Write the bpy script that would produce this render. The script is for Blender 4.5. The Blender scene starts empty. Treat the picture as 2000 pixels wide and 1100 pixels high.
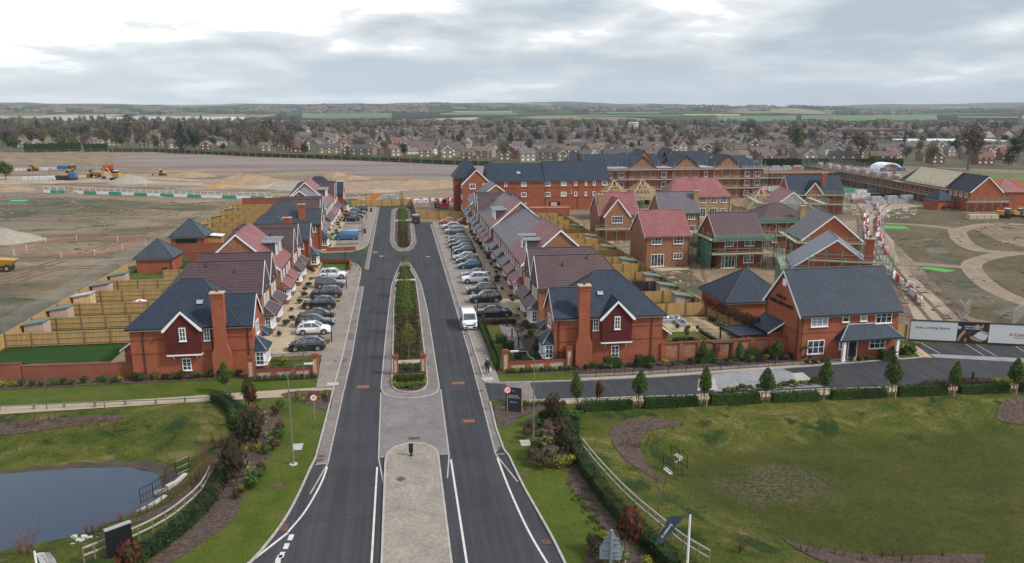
import bpy, bmesh, math, random
from math import sin, cos, pi, radians, sqrt, hypot, atan2
from mathutils import Vector, Matrix
from mathutils.geometry import delaunay_2d_cdt
import mathutils.noise as mnoise
random.seed(7)
S = bpy.context.scene
COL = S.collection

# ------------------------------------------------------------------ camera
CAM_H, PITCH, YAW, FPX = 26.0, radians(12.48), radians(8.27), 1500.0
cam_d = bpy.data.cameras.new('camera'); cam_d.sensor_width = 36; cam_d.lens = 36*FPX/2000
cam_d.clip_start = 0.5; cam_d.clip_end = 30000
cam = bpy.data.objects.new('camera', cam_d); COL.objects.link(cam)
cam.location = (0, 0, CAM_H); cam.rotation_euler = (pi/2-PITCH, 0, -YAW)
S.camera = cam

# ------------------------------------------------------------------ world + sun
SUN_EL, SUN_AZ = radians(42), radians(118)      # azimuth clockwise from +Y
w = bpy.data.worlds.new('World'); S.world = w; w.use_nodes = True
nt = w.node_tree; nt.nodes.clear()
def N(nt, typ, **k):
    n = nt.nodes.new(typ)
    for a, v in k.items():
        if a == 'inp':
            for i, x in v.items(): n.inputs[i].default_value = x
        else: setattr(n, a, v)
    return n
def L(nt, a, b): nt.links.new(a, b)
def math_(nt, op, a, b=None, c=None, clamp=False):
    n = N(nt, 'ShaderNodeMath', operation=op, use_clamp=clamp)
    for i, x in enumerate((a, b, c)):
        if x is None: continue
        if isinstance(x, (int, float)): n.inputs[i].default_value = x
        else: L(nt, x, n.inputs[i])
    return n.outputs[0]
def ramp(nt, fac, stops, interp='LINEAR'):
    n = N(nt, 'ShaderNodeValToRGB'); cr = n.color_ramp; cr.interpolation = interp
    while len(cr.elements) < len(stops): cr.elements.new(0.5)
    for e, (p, c) in zip(cr.elements, stops): e.position = p; e.color = (*c, 1)
    if fac is not None: L(nt, fac, n.inputs[0])
    return n.outputs[0]
def mixc(nt, f, a, b, mode='MIX'):
    n = N(nt, 'ShaderNodeMix', data_type='RGBA', blend_type=mode, clamp_factor=True)
    for s, x in ((0, f), (6, a), (7, b)):
        if isinstance(x, (int, float)): n.inputs[s].default_value = x
        elif isinstance(x, tuple): n.inputs[s].default_value = (*x, 1) if len(x) == 3 else x
        else: L(nt, x, n.inputs[s])
    return n.outputs[2]
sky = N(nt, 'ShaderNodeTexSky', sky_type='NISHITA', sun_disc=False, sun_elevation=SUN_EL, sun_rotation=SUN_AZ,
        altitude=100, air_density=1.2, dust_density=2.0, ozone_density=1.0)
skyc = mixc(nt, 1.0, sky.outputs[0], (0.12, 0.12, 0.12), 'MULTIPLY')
tc = N(nt, 'ShaderNodeTexCoord'); sep = N(nt, 'ShaderNodeSeparateXYZ'); L(nt, tc.outputs['Generated'], sep.inputs[0])
zc = math_(nt, 'MAXIMUM', sep.outputs[2], 0.0)
den = math_(nt, 'ADD', zc, 0.17)
px_ = math_(nt, 'DIVIDE', sep.outputs[0], den); py_ = math_(nt, 'DIVIDE', sep.outputs[1], den)
cv = N(nt, 'ShaderNodeCombineXYZ'); L(nt, px_, cv.inputs[0]); L(nt, py_, cv.inputs[1])
n1 = N(nt, 'ShaderNodeTexNoise', inp={'Scale': 1.15, 'Detail': 10.0, 'Roughness': 0.53, 'Distortion': 0.12}); L(nt, cv.outputs[0], n1.inputs['Vector'])
mp = N(nt, 'ShaderNodeMapping', inp={'Location': (5.2, 3.1, 0)}); L(nt, cv.outputs[0], mp.inputs[0])
n2 = N(nt, 'ShaderNodeTexNoise', inp={'Scale': 0.33, 'Detail': 5.0, 'Roughness': 0.5}); L(nt, mp.outputs[0], n2.inputs['Vector'])
# brightness: clouds are thin and white on the left (towards -X), grey to the right and low down
side = math_(nt, 'MULTIPLY_ADD', sep.outputs[0], -0.58, 0.53)
nn = math_(nt, 'MULTIPLY_ADD', n1.outputs[0], 4.2, -2.1)
n2s = math_(nt, 'MULTIPLY_ADD', n2.outputs[0], 1.8, -0.9)
elev = math_(nt, 'MULTIPLY', zc, 1.2)
def puff(x0, z0, sx_, sz_, amp):          # a cloud bank or break standing in one part of the sky
    u = math_(nt, 'DIVIDE', math_(nt, 'SUBTRACT', sep.outputs[0], x0), sx_); v = math_(nt, 'DIVIDE', math_(nt, 'SUBTRACT', sep.outputs[2], z0), sz_)
    e = math_(nt, 'MULTIPLY', math_(nt, 'ADD', math_(nt, 'MULTIPLY', u, u), math_(nt, 'MULTIPLY', v, v)), -1.0)
    return math_(nt, 'MULTIPLY', math_(nt, 'EXPONENT', e), amp)
for a_ in ((-.08,.050,.26,.026,-.62),(.46,.11,.22,.03,-.06),(.62,.085,.09,.024,.6),(.33,.125,.2,.03,.2),(.15,.075,.10,.02,.30),(.02,.017,.17,.008,.40),(-.30,.10,.2,.05,.30)): elev = math_(nt, 'ADD', elev, puff(*a_))
b = math_(nt, 'ADD', math_(nt, 'ADD', side, nn), math_(nt, 'ADD', n2s, elev), clamp=True)
cloud = ramp(nt, b, [(0.0, (0.43, 0.51, 0.59)), (0.28, (0.55, 0.615, 0.67)), (0.5, (0.68, 0.725, 0.76)), (0.75, (0.86, 0.89, 0.91)), (0.9, (1.18, 1.18, 1.17)), (1.0, (1.3, 1.3, 1.28))])
hz = math_(nt, 'SUBTRACT', 1.0, math_(nt, 'DIVIDE', zc, 0.10), clamp=True)
horizon = mixc(nt, math_(nt, 'MULTIPLY_ADD', sep.outputs[0], 0.9, 0.35, clamp=True), (0.82, 0.90, 0.94), (0.47, 0.56, 0.65))
cloud = mixc(nt, math_(nt, 'MULTIPLY', hz, 0.75), cloud, horizon)
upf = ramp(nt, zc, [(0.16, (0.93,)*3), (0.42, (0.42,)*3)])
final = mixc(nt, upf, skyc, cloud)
bg = N(nt, 'ShaderNodeBackground'); L(nt, final, bg.inputs[0]); bg.inputs[1].default_value = 1.0
wo = N(nt, 'ShaderNodeOutputWorld'); L(nt, bg.outputs[0], wo.inputs[0])
sl = bpy.data.lights.new('sun', 'SUN'); sl.energy = 2.7; sl.angle = radians(6); sl.color = (1, 0.96, 0.9)
so = bpy.data.objects.new('sun', sl); COL.objects.link(so)
sd = Vector((sin(SUN_AZ)*cos(SUN_EL), cos(SUN_AZ)*cos(SUN_EL), sin(SUN_EL)))
so.rotation_euler = sd.to_track_quat('Z', 'Y').to_euler(); so.location = (60, -40, 90)
vs = S.view_settings; vs.view_transform = 'Standard'; vs.look = 'None'; vs.exposure = 0.15; vs.gamma = 1; vs.use_curve_mapping = False
S.cycles.max_bounces = 6; S.cycles.diffuse_bounces = 3; S.cycles.glossy_bounces = 3; S.cycles.volume_bounces = 0
S.cycles.transparent_max_bounces = 6; S.cycles.use_denoising = True

# a photo pixel (2000 x 1100) turned into a point of the place at height z
def ray(px, py):
    x = (px-1000)/FPX; y = (550-py)/FPX
    b = cos(PITCH)+y*sin(PITCH); c = -sin(PITCH)+y*cos(PITCH)
    return (x*cos(YAW)+b*sin(YAW), -x*sin(YAW)+b*cos(YAW), c)
def G(px, py, z=0.0):
    d = ray(px, py); t = (z-CAM_H)/d[2]
    return (d[0]*t, d[1]*t)

# ------------------------------------------------------------------ mesh builder
class MB:
    def __init__(s): s.v = []; s.f = []
    def poly(s, pts):
        n = len(s.v); s.v += [tuple(p) for p in pts]; s.f.append(tuple(range(n, n+len(pts)))); return s
    def add(s, vs, fs):
        n = len(s.v); s.v += [tuple(p) for p in vs]; s.f += [tuple(i+n for i in f) for f in fs]; return s
    def box(s, x0, y0, z0, x1, y1, z1):
        return s.add([(x0,y0,z0),(x1,y0,z0),(x1,y1,z0),(x0,y1,z0),(x0,y0,z1),(x1,y0,z1),(x1,y1,z1),(x0,y1,z1)],
                     [(3,2,1,0),(4,5,6,7),(0,1,5,4),(1,2,6,5),(2,3,7,6),(3,0,4,7)])
    def cbox(s, cx, cy, z0, w, d, h): return s.box(cx-w/2, cy-d/2, z0, cx+w/2, cy+d/2, z0+h)
    def prism(s, pts, z0, z1):            # vertical prism from a plan polygon
        n = len(pts); a = sum(pts[i][0]*pts[(i+1)%n][1]-pts[(i+1)%n][0]*pts[i][1] for i in range(n))
        if a < 0: pts = pts[::-1]
        return s.add([(p[0],p[1],z0) for p in pts]+[(p[0],p[1],z1) for p in pts],
                     [tuple(range(n))[::-1], tuple(range(n,2*n))]+[(i,(i+1)%n,n+(i+1)%n,n+i) for i in range(n)])
    def extr(s, prof, a0, a1, axis='x'):   # profile [(t,z)] extruded along x or y
        n = len(prof); f = (lambda t,z,a:(a,t,z)) if axis == 'x' else (lambda t,z,a:(t,a,z))
        return s.add([f(t,z,a0) for t,z in prof]+[f(t,z,a1) for t,z in prof],
                     [tuple(range(n)), tuple(range(n,2*n))[::-1]]+[(i,n+i,n+(i+1)%n,(i+1)%n) for i in range(n)])
    def tube(s, p, q, r, n=6, r2=None):
        p, q = Vector(p), Vector(q); d = q-p
        if d.length < 1e-6: return s
        d.normalize(); u = d.orthogonal().normalized(); w_ = d.cross(u); r2 = r if r2 is None else r2
        vs = [p+(u*cos(2*pi*i/n)+w_*sin(2*pi*i/n))*r for i in range(n)]+[q+(u*cos(2*pi*i/n)+w_*sin(2*pi*i/n))*r2 for i in range(n)]
        return s.add(vs, [(i,(i+1)%n,n+(i+1)%n,n+i) for i in range(n)]+[tuple(range(n))[::-1], tuple(range(n,2*n))])
    def path(s, pts, r, n=6):
        for a, b in zip(pts, pts[1:]): s.tube(a, b, r, n)
        return s
    def bar(s, p, q, w_, h):               # horizontal-ish bar with box section
        p, q = Vector(p), Vector(q); d = (q-p); side = Vector((-d.y, d.x, 0))
        side = side.normalized()*w_/2 if side.length > 1e-6 else Vector((w_/2,0,0)); up = Vector((0,0,h/2))
        vs = []
        for c in (p, q): vs += [c-side-up, c+side-up, c+side+up, c-side+up]
        return s.add(vs, [(0,1,2,3),(7,6,5,4),(0,4,5,1),(1,5,6,2),(2,6,7,3),(3,7,4,0)])
    def loft(s, rings):
        n = len(rings[0]); b0 = len(s.v)
        for r_ in rings: s.v += [tuple(p) for p in r_]
        for k in range(len(rings)-1):
            for i in range(n):
                j = (i+1) % n; s.f.append((b0+k*n+i, b0+k*n+j, b0+(k+1)*n+j, b0+(k+1)*n+i))
        s.f.append(tuple(b0+i for i in range(n))[::-1]); s.f.append(tuple(b0+(len(rings)-1)*n+i for i in range(n)))
        return s
    def blob(s, c, rx, ry, rz, seg=8, rings=5, jit=0.0, rnd=random):
        vs, fs = [], []
        for i in range(1, rings):
            for j in range(seg):
                a = pi*i/rings; t = 2*pi*j/seg; k = 1+rnd.uniform(-jit, jit)
                vs.append((c[0]+rx*sin(a)*cos(t)*k, c[1]+ry*sin(a)*sin(t)*k, c[2]+rz*cos(a)*k))
        top, bot = len(vs), len(vs)+1; vs += [(c[0],c[1],c[2]+rz),(c[0],c[1],c[2]-rz)]
        for i in range(rings-2):
            for j in range(seg): fs.append((i*seg+j, (i+1)*seg+j, (i+1)*seg+(j+1)%seg, i*seg+(j+1)%seg))
        for j in range(seg): fs.append((top, j, (j+1)%seg)); fs.append((bot, (rings-2)*seg+(j+1)%seg, (rings-2)*seg+j))
        return s.add(vs, fs)
    def mesh(s, name, m=None, smooth=False):
        me = bpy.data.meshes.new(name); me.from_pydata(s.v, [], s.f)
        bm = bmesh.new(); bm.from_mesh(me); bmesh.ops.recalc_face_normals(bm, faces=bm.faces); bm.to_mesh(me); bm.free()
        if m: me.materials.append(m)
        if smooth: me.polygons.foreach_set('use_smooth', [True]*len(me.polygons))
        return me
    def raw(s, name, m=None, smooth=False):
        me = bpy.data.meshes.new(name); me.from_pydata(s.v, [], s.f)
        if m: me.materials.append(m)
        if smooth: me.polygons.foreach_set('use_smooth', [True]*len(me.polygons))
        return me
def obj(name, me, parent=None, loc=(0,0,0), rz=0.0, m=None, smooth=False):
    if isinstance(me, MB): me = me.mesh(name, m, smooth)
    o = bpy.data.objects.new(name, me); COL.objects.link(o); o.location = loc; o.rotation_euler = (0,0,rz)
    if parent: o.parent = parent
    return o
def tag(o, label=None, cat=None, group=None, kind=None):
    if label: o['label'] = label
    if cat: o['category'] = cat
    if group: o['group'] = group
    if kind: o['kind'] = kind
    return o
def thing(name, label, cat, loc=(0,0,0), rz=0.0, group=None):
    o = bpy.data.objects.new(name, None); COL.objects.link(o); o.location = loc; o.rotation_euler = (0,0,rz)
    o.empty_display_size = 0.3
    return tag(o, label, cat, group)
def struct(name, me, m=None, loc=(0,0,0), smooth=False): return tag(obj(name, me, None, loc, 0, m, smooth), kind='structure')
KIDS = {}
def copy_tree(o, parent=None, kids=None):
    if kids is None:
        kids = KIDS.get(o.name)
        if kids is None:
            def rec(x): return [(c, rec(c)) for c in x.children]
            kids = rec(o); KIDS[o.name] = kids
    c = o.copy(); COL.objects.link(c)
    if parent: c.parent = parent
    for ch, sub in kids: copy_tree(ch, c, sub)
    return c
def dup(root, loc, rz, label, group=None, scale=None):
    r = copy_tree(root); r.location = loc; r.rotation_euler = (0,0,rz); r['label'] = label
    if group: r['group'] = group
    if scale: r.scale = (scale,)*3 if isinstance(scale, (int, float)) else scale
    return r
ORD = ['nearest','second','third','fourth','fifth','sixth','seventh','eighth','ninth','tenth','eleventh','twelfth','thirteenth','fourteenth','fifteenth','sixteenth','seventeenth','eighteenth','nineteenth','twentieth']

# ------------------------------------------------------------------ materials
MATS = {}
def newmat(name):
    m = bpy.data.materials.new(name); m.use_nodes = True; nt = m.node_tree; nt.nodes.clear()
    b = N(nt, 'ShaderNodeBsdfPrincipled'); o = N(nt, 'ShaderNodeOutputMaterial'); L(nt, b.outputs[0], o.inputs[0])
    MATS[name] = m; tc = N(nt, 'ShaderNodeTexCoord')
    return m, nt, b, tc
def noise(nt, vec, scale, detail=4, rough=0.55, dist=0.0):
    n = N(nt, 'ShaderNodeTexNoise', inp={'Scale': scale, 'Detail': detail, 'Roughness': rough, 'Distortion': dist}); L(nt, vec, n.inputs['Vector'])
    return n.outputs[0]
def bump(nt, b, h, strength=0.3, dist=0.02):
    n = N(nt, 'ShaderNodeBump', inp={'Strength': strength, 'Distance': dist}); L(nt, h, n.inputs['Height']); L(nt, n.outputs[0], b.inputs['Normal'])
def plain(name, col, rough=0.6, var=0.12, scale=3.0, metal=0.0, spec=0.5, coat=0.0):
    m, nt, b, tc = newmat(name)
    n = noise(nt, tc.outputs['Object'], scale, 4)
    f = ramp(nt, n, [(0.3, (1-var,)*3), (0.7, (1+var,)*3)])
    L(nt, mixc(nt, 1.0, (*col,), f, 'MULTIPLY'), b.inputs['Base Color'])
    b.inputs['Roughness'].default_value = rough; b.inputs['Metallic'].default_value = metal
    b.inputs['Specular IOR Level'].default_value = spec; b.inputs['Coat Weight'].default_value = coat; b.inputs['Coat Roughness'].default_value = 0.08
    return m
def patchy(name, stops, s1=0.15, s2=2.5, amp=0.25, rough=0.95, bs=0.5, bd=0.05, stretch=(1,1,1), dist=0.6, rotz=0.0, s3=None, c3=None, t3=0.6):
    """ground-like material: large patches from a colour ramp, finer grain on top, optional third blotch colour"""
    m, nt, b, tc = newmat(name)
    mp = N(nt, 'ShaderNodeMapping', inp={'Scale': stretch, 'Rotation': (0,0,rotz)}); L(nt, tc.outputs['Object'], mp.inputs[0])
    c = ramp(nt, noise(nt, mp.outputs[0], s1, 6, 0.6, dist), stops)
    fine = noise(nt, tc.outputs['Object'], s2, 6, 0.7)
    g = ramp(nt, fine, [(0.3, (1-amp,)*3), (0.7, (1+amp,)*3)])
    if c3:
        k = noise(nt, mp.outputs[0], s3, 5, 0.65, 0.4)
        c = mixc(nt, ramp(nt, k, [(t3, (0,0,0)), (t3+0.1, (1,1,1))]), c, c3)
    L(nt, mixc(nt, 1.0, c, g, 'MULTIPLY'), b.inputs['Base Color']); b.inputs['Roughness'].default_value = rough
    b.inputs['Specular IOR Level'].default_value = 0.2
    bump(nt, b, fine, bs, bd)
    return m
def sidevec(nt, tc):
    """(coordinate along the wall or roof, height, 0) in the object's own space"""
    s = N(nt, 'ShaderNodeSeparateXYZ'); L(nt, tc.outputs['Object'], s.inputs[0])
    n = N(nt, 'ShaderNodeSeparateXYZ'); L(nt, tc.outputs['Normal'], n.inputs[0])
    g = math_(nt, 'GREATER_THAN', math_(nt, 'ABSOLUTE', n.outputs[0]), math_(nt, 'ABSOLUTE', n.outputs[1]))
    mx = N(nt, 'ShaderNodeMix', data_type='FLOAT'); L(nt, g, mx.inputs[0]); L(nt, s.outputs[0], mx.inputs[2]); L(nt, s.outputs[1], mx.inputs[3])
    c = N(nt, 'ShaderNodeCombineXYZ'); L(nt, mx.outputs[0], c.inputs[0]); L(nt, s.outputs[2], c.inputs[1])
    return c.outputs[0], s
def brick(name, c1, c2, mortar, patch=None, pthr=0.62, soft=1.0, bw=0.225, bh=0.075, ms=0.008):
    m, nt, b, tc = newmat(name); v, s = sidevec(nt, tc)
    t = N(nt, 'ShaderNodeTexBrick', inp={'Scale': 1.0, 'Mortar Size': ms, 'Bias': 0.0, 'Brick Width': bw, 'Row Height': bh, 'Color1': (*c1,1), 'Color2': (*c2,1), 'Mortar': (*mortar,1)})
    L(nt, v, t.inputs[0]); c = t.outputs[0]
    big = noise(nt, v, 0.55, 5, 0.6)
    c = mixc(nt, 1.0, c, ramp(nt, big, [(0.3, (0.84,)*3), (0.7, (1.14,)*3)]), 'MULTIPLY')
    if patch:
        mp = N(nt, 'ShaderNodeMapping', inp={'Scale': (1.0, 2.6, 1)}); L(nt, v, mp.inputs[0])
        k = noise(nt, mp.outputs[0], 2.2, 5, 0.8)
        c = mixc(nt, ramp(nt, k, [(pthr-0.06, (0,0,0)), (pthr+0.04, (1,1,1))]), c, patch)
    z = math_(nt, 'MULTIPLY', s.outputs[2], 1/0.30); fr = math_(nt, 'FRACT', z)
    L(nt, c, b.inputs['Base Color']); b.inputs['Roughness'].default_value = 0.9; b.inputs['Specular IOR Level'].default_value = 0.2
    bump(nt, b, t.outputs[1], -0.35, 0.01)
    return m
def tiles(name, c1, c2, row=0.24, wid=0.32, line=0.5, rough=0.55, spec=0.35, jitter=0.18, lw=0.16):
    m, nt, b, tc = newmat(name); v, s = sidevec(nt, tc)
    t = N(nt, 'ShaderNodeTexBrick', inp={'Scale': 1.0, 'Mortar Size': 0.004, 'Bias': 0.0, 'Brick Width': wid, 'Row Height': row, 'Color1': (*c1,1), 'Color2': (*c2,1), 'Mortar': (c1[0]*0.6,c1[1]*0.6,c1[2]*0.6,1)})
    L(nt, v, t.inputs[0]); c = t.outputs[0]
    c = mixc(nt, 1.0, c, ramp(nt, noise(nt, v, 0.35, 5, 0.6), [(0.3, (1-jitter,)*3), (0.7, (1+jitter,)*3)]), 'MULTIPLY')
    c = mixc(nt, 1.0, c, ramp(nt, noise(nt, v, 6.0, 3, 0.6), [(0.3, (0.9,)*3), (0.7, (1.1,)*3)]), 'MULTIPLY')
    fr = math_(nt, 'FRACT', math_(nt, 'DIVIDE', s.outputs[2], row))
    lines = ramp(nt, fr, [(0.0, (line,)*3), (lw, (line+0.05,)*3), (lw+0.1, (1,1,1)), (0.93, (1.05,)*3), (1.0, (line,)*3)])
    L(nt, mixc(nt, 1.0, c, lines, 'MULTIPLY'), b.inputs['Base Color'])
    b.inputs['Roughness'].default_value = rough; b.inputs['Specular IOR Level'].default_value = spec
    bump(nt, b, fr, 0.4, 0.03)
    return m
def foliage(name, c1, c2, c3=None, t3=0.6, trans=0.25):
    m, nt, b, tc = newmat(name)
    gi = N(nt, 'ShaderNodeNewGeometry')
    rnd = gi.outputs['Random Per Island']
    c = ramp(nt, rnd, [(0.0, c1), (1.0, c2)])
    c = mixc(nt, 1.0, c, ramp(nt, noise(nt, tc.outputs['Object'], 1.3, 3), [(0.3, (0.7,)*3), (0.7, (1.25,)*3)]), 'MULTIPLY')
    if c3:
        wn = N(nt, 'ShaderNodeTexWhiteNoise', noise_dimensions='1D'); L(nt, rnd, wn.inputs['W'])
        c = mixc(nt, math_(nt, 'GREATER_THAN', wn.outputs[0], t3), c, c3)
    oi = N(nt, 'ShaderNodeObjectInfo')
    c = mixc(nt, 1.0, c, ramp(nt, oi.outputs['Random'], [(0.0, (0.82,0.86,0.82)), (1.0, (1.18,1.12,1.12))]), 'MULTIPLY')
    L(nt, c, b.inputs['Base Color']); b.inputs['Roughness'].default_value = 0.75; b.inputs['Specular IOR Level'].default_value = 0.25
    if trans:
        tr = N(nt, 'ShaderNodeBsdfTranslucent'); L(nt, c, tr.inputs[0]); ms = N(nt, 'ShaderNodeMixShader', inp={0: trans})
        L(nt, b.outputs[0], ms.inputs[1]); L(nt, tr.outputs[0], ms.inputs[2])
        o = [n for n in nt.nodes if n.type == 'OUTPUT_MATERIAL'][0]; L(nt, ms.outputs[0], o.inputs[0])
    return m

M_BRICK_RED = brick('orange_red_brick', (0.35,0.098,0.046), (0.26,0.066,0.034), (0.30,0.14,0.085), patch=(0.24,0.07,0.045), pthr=0.60)
M_BRICK_RED2 = brick('dark_red_brick', (0.24,0.062,0.038), (0.19,0.048,0.030), (0.20,0.09,0.06))
M_BRICK_MULTI = brick('mixed_brown_brick', (0.30,0.125,0.065), (0.20,0.075,0.045), (0.26,0.17,0.12), patch=(0.40,0.22,0.11), pthr=0.56)
M_BRICK_BROWN = brick('brown_purple_brick', (0.17,0.085,0.062), (0.24,0.12,0.075), (0.20,0.13,0.10), patch=(0.27,0.15,0.09))
M_BRICK_BUFF = brick('buff_brick', (0.36,0.24,0.12), (0.29,0.19,0.10), (0.33,0.25,0.16))
M_BRICK_WALL = brick('weathered_garden_brick', (0.27,0.085,0.05), (0.22,0.065,0.042), (0.24,0.12,0.08), patch=(0.36,0.25,0.20), pthr=0.7)
M_HUNG = tiles('dark_red_hung_tiles', (0.125,0.028,0.026), (0.10,0.022,0.022), row=0.11, wid=0.17, line=0.72, rough=0.8, spec=0.2)
M_FLINT = patchy('knapped_flint', [(0.35,(0.20,0.18,0.14)),(0.5,(0.42,0.38,0.29)),(0.65,(0.55,0.50,0.40))], s1=9, s2=25, amp=0.3, bs=0.6)
M_SLATE = tiles('blue_grey_slate', (0.025,0.037,0.058), (0.034,0.048,0.070), row=0.20, wid=0.33, line=0.76, rough=0.6, spec=0.2, jitter=0.12)
M_TILE_PURPLE = tiles('purple_brown_tile', (0.078,0.045,0.050), (0.094,0.055,0.059), row=0.27, wid=0.42, line=0.50, rough=0.55)
M_TILE_RED = tiles('pinkish_red_tile', (0.215,0.070,0.070), (0.26,0.088,0.085), row=0.27, wid=0.42, line=0.62, rough=0.5)
M_TILE_GREY = tiles('mauve_grey_tile', (0.105,0.088,0.108), (0.125,0.105,0.125), row=0.27, wid=0.42, line=0.62, rough=0.45)
M_SLATE_TILE = tiles('grey_blue_lapped_tile', (0.038,0.050,0.066), (0.050,0.063,0.080), row=0.27, wid=0.42, line=0.52, rough=0.5)
M_RIDGE = plain('dark_ridge', (0.045,0.045,0.055), 0.6)
M_WHITE = plain('white_paint', (0.80,0.81,0.82), 0.4, 0.04)
M_BLACK = plain('black_metal', (0.013,0.014,0.016), 0.35, 0.2)
M_BLACKP = plain('black_plastic', (0.02,0.02,0.022), 0.5, 0.2)
M_LEAD = plain('lead_grey_flashing', (0.30,0.32,0.35), 0.45, 0.25, 2.0)
M_STONE = plain('pale_coping_stone', (0.46,0.38,0.27), 0.8, 0.15, 5)
M_CONC = plain('concrete', (0.42,0.41,0.38), 0.9, 0.18, 2.0)
M_SLAB = patchy('buff_paving_slab', [(0.35,(0.36,0.29,0.20)),(0.65,(0.46,0.38,0.27))], s1=0.8, s2=6, amp=0.1, bs=0.1)
M_KERB = plain('pale_kerb', (0.36,0.34,0.31), 0.85, 0.18, 2.5)
M_WOOD = patchy('new_fence_timber', [(0.3,(0.31,0.185,0.070)),(0.5,(0.43,0.275,0.11)),(0.7,(0.50,0.345,0.16))], s1=1.6, s2=7, amp=0.25, bs=0.3, bd=0.02, stretch=(4,4,0.25))
M_WOOD_Y = patchy('yellow_fence_timber', [(0.3,(0.30,0.17,0.05)),(0.5,(0.42,0.26,0.085)),(0.7,(0.48,0.31,0.12))], s1=1.4, s2=7, amp=0.2, bs=0.3, bd=0.02, stretch=(4,4,0.25))
M_PINE = plain('pale_pine', (0.58,0.43,0.24), 0.8, 0.2, 4)
M_BOARD = plain('scaffold_board', (0.48,0.42,0.29), 0.9, 0.25, 1.5)
M_FELT = plain('green_shed_felt', (0.11,0.17,0.15), 0.9, 0.2, 2)
M_SHEDPINK = plain('pale_shed_boards', (0.46,0.33,0.27), 0.85, 0.12, 2)
M_SCAFG = plain('green_scaffold_tube', (0.16,0.30,0.24), 0.5, 0.3, 3)
M_GALV = plain('galvanised_steel', (0.34,0.36,0.37), 0.4, 0.15, 3, metal=0.5)
M_NET = plain('green_netting', (0.12,0.22,0.18), 0.9, 0.3, 1.5)
M_TRUNK = plain('bark', (0.13,0.10,0.075), 0.9, 0.25, 4)
M_TWIG = plain('bare_twigs', (0.13,0.085,0.065), 0.95, 0.3, 3)
M_WGLASS, _nt, _b, _tc = newmat('window_glass')
L(_nt, ramp(_nt, noise(_nt, _tc.outputs['Object'], 1.7, 2), [(0.4,(0.012,0.016,0.022)),(0.62,(0.10,0.115,0.13))]), _b.inputs['Base Color'])
_b.inputs['Roughness'].default_value = 0.06; _b.inputs['Specular IOR Level'].default_value = 0.8
M_BLIND = plain('window_with_blind', (0.30,0.33,0.34), 0.2, 0.1, 3, spec=0.6)
M_CGLASS = plain('car_glass', (0.06,0.08,0.09), 0.04, 0.1, spec=1.0)  # base raised so the glass colour holds some reflected sky
M_TYRE = plain('tyre_rubber', (0.018,0.018,0.019), 0.85)
M_RIM = plain('alloy_rim', (0.42,0.43,0.45), 0.3, 0.1, metal=0.7)
M_TAIL = plain('red_lens', (0.45,0.012,0.02), 0.15)
M_LAMP = plain('clear_lens', (0.75,0.77,0.8), 0.1)
def paint(name, c, metal=0.25): return plain(name, c, 0.28, 0.03, 1, metal=metal, spec=0.6, coat=1.0)
P = {'black': paint('black_car_paint', (0.010,0.011,0.013)), 'navy': paint('navy_car_paint', (0.012,0.018,0.035)), 'white': paint('white_car_paint', (0.78,0.79,0.80), 0.0),
     'silver': paint('silver_car_paint', (0.42,0.44,0.46), 0.6), 'grey': paint('grey_car_paint', (0.13,0.135,0.14), 0.5), 'dgrey': paint('dark_grey_car_paint', (0.045,0.05,0.055), 0.4),
     'blue': paint('blue_car_paint', (0.02,0.07,0.22), 0.3), 'vblue': paint('mid_blue_van_paint', (0.045,0.17,0.36), 0.3), 'orange': paint('orange_car_paint', (0.50,0.13,0.05), 0.1),
     'red': paint('red_car_paint', (0.33,0.035,0.02), 0.1), 'teal': paint('dark_teal_car_paint', (0.02,0.045,0.05), 0.3)}
M_YELLOW = plain('machine_yellow', (0.45,0.235,0.03), 0.5, 0.15)
M_ORANGE = plain('orange_panel', (0.60,0.17,0.03), 0.6, 0.15)
M_REDP = plain('red_plastic', (0.50,0.03,0.05), 0.5, 0.2)
M_GREENP = plain('green_plastic', (0.02,0.33,0.18), 0.5, 0.15)
M_BLUEP = plain('blue_sheet', (0.03,0.10,0.24), 0.5, 0.15)
M_SHEENSLATE = tiles('sky_sheen_slate', (0.125,0.145,0.17), (0.15,0.17,0.195), row=0.22, wid=0.33, line=0.8, rough=0.45, spec=0.4, jitter=0.1)  # slate lightened in colour to stand for sky reflected off the roof
M_ONET, _nt, _b, _tc = newmat('orange_mesh_netting')
_b.inputs['Base Color'].default_value = (0.50,0.17,0.11,1); _b.inputs['Alpha'].default_value = 0.26; _b.inputs['Roughness'].default_value = 0.8
M_MESH, _nt, _b, _tc = newmat('steel_mesh_panel')
_b.inputs['Base Color'].default_value = (0.45,0.46,0.46,1); _b.inputs['Alpha'].default_value = 0.22; _b.inputs['Metallic'].default_value = 0.4; _b.inputs['Roughness'].default_value = 0.5
M_WRAP = plain('plastic_wrapped_blocks', (0.50,0.50,0.52), 0.4, 0.45, 2.5)
M_PBRICK = plain('pack_of_bricks', (0.26,0.12,0.10), 0.8, 0.4, 3)

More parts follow.
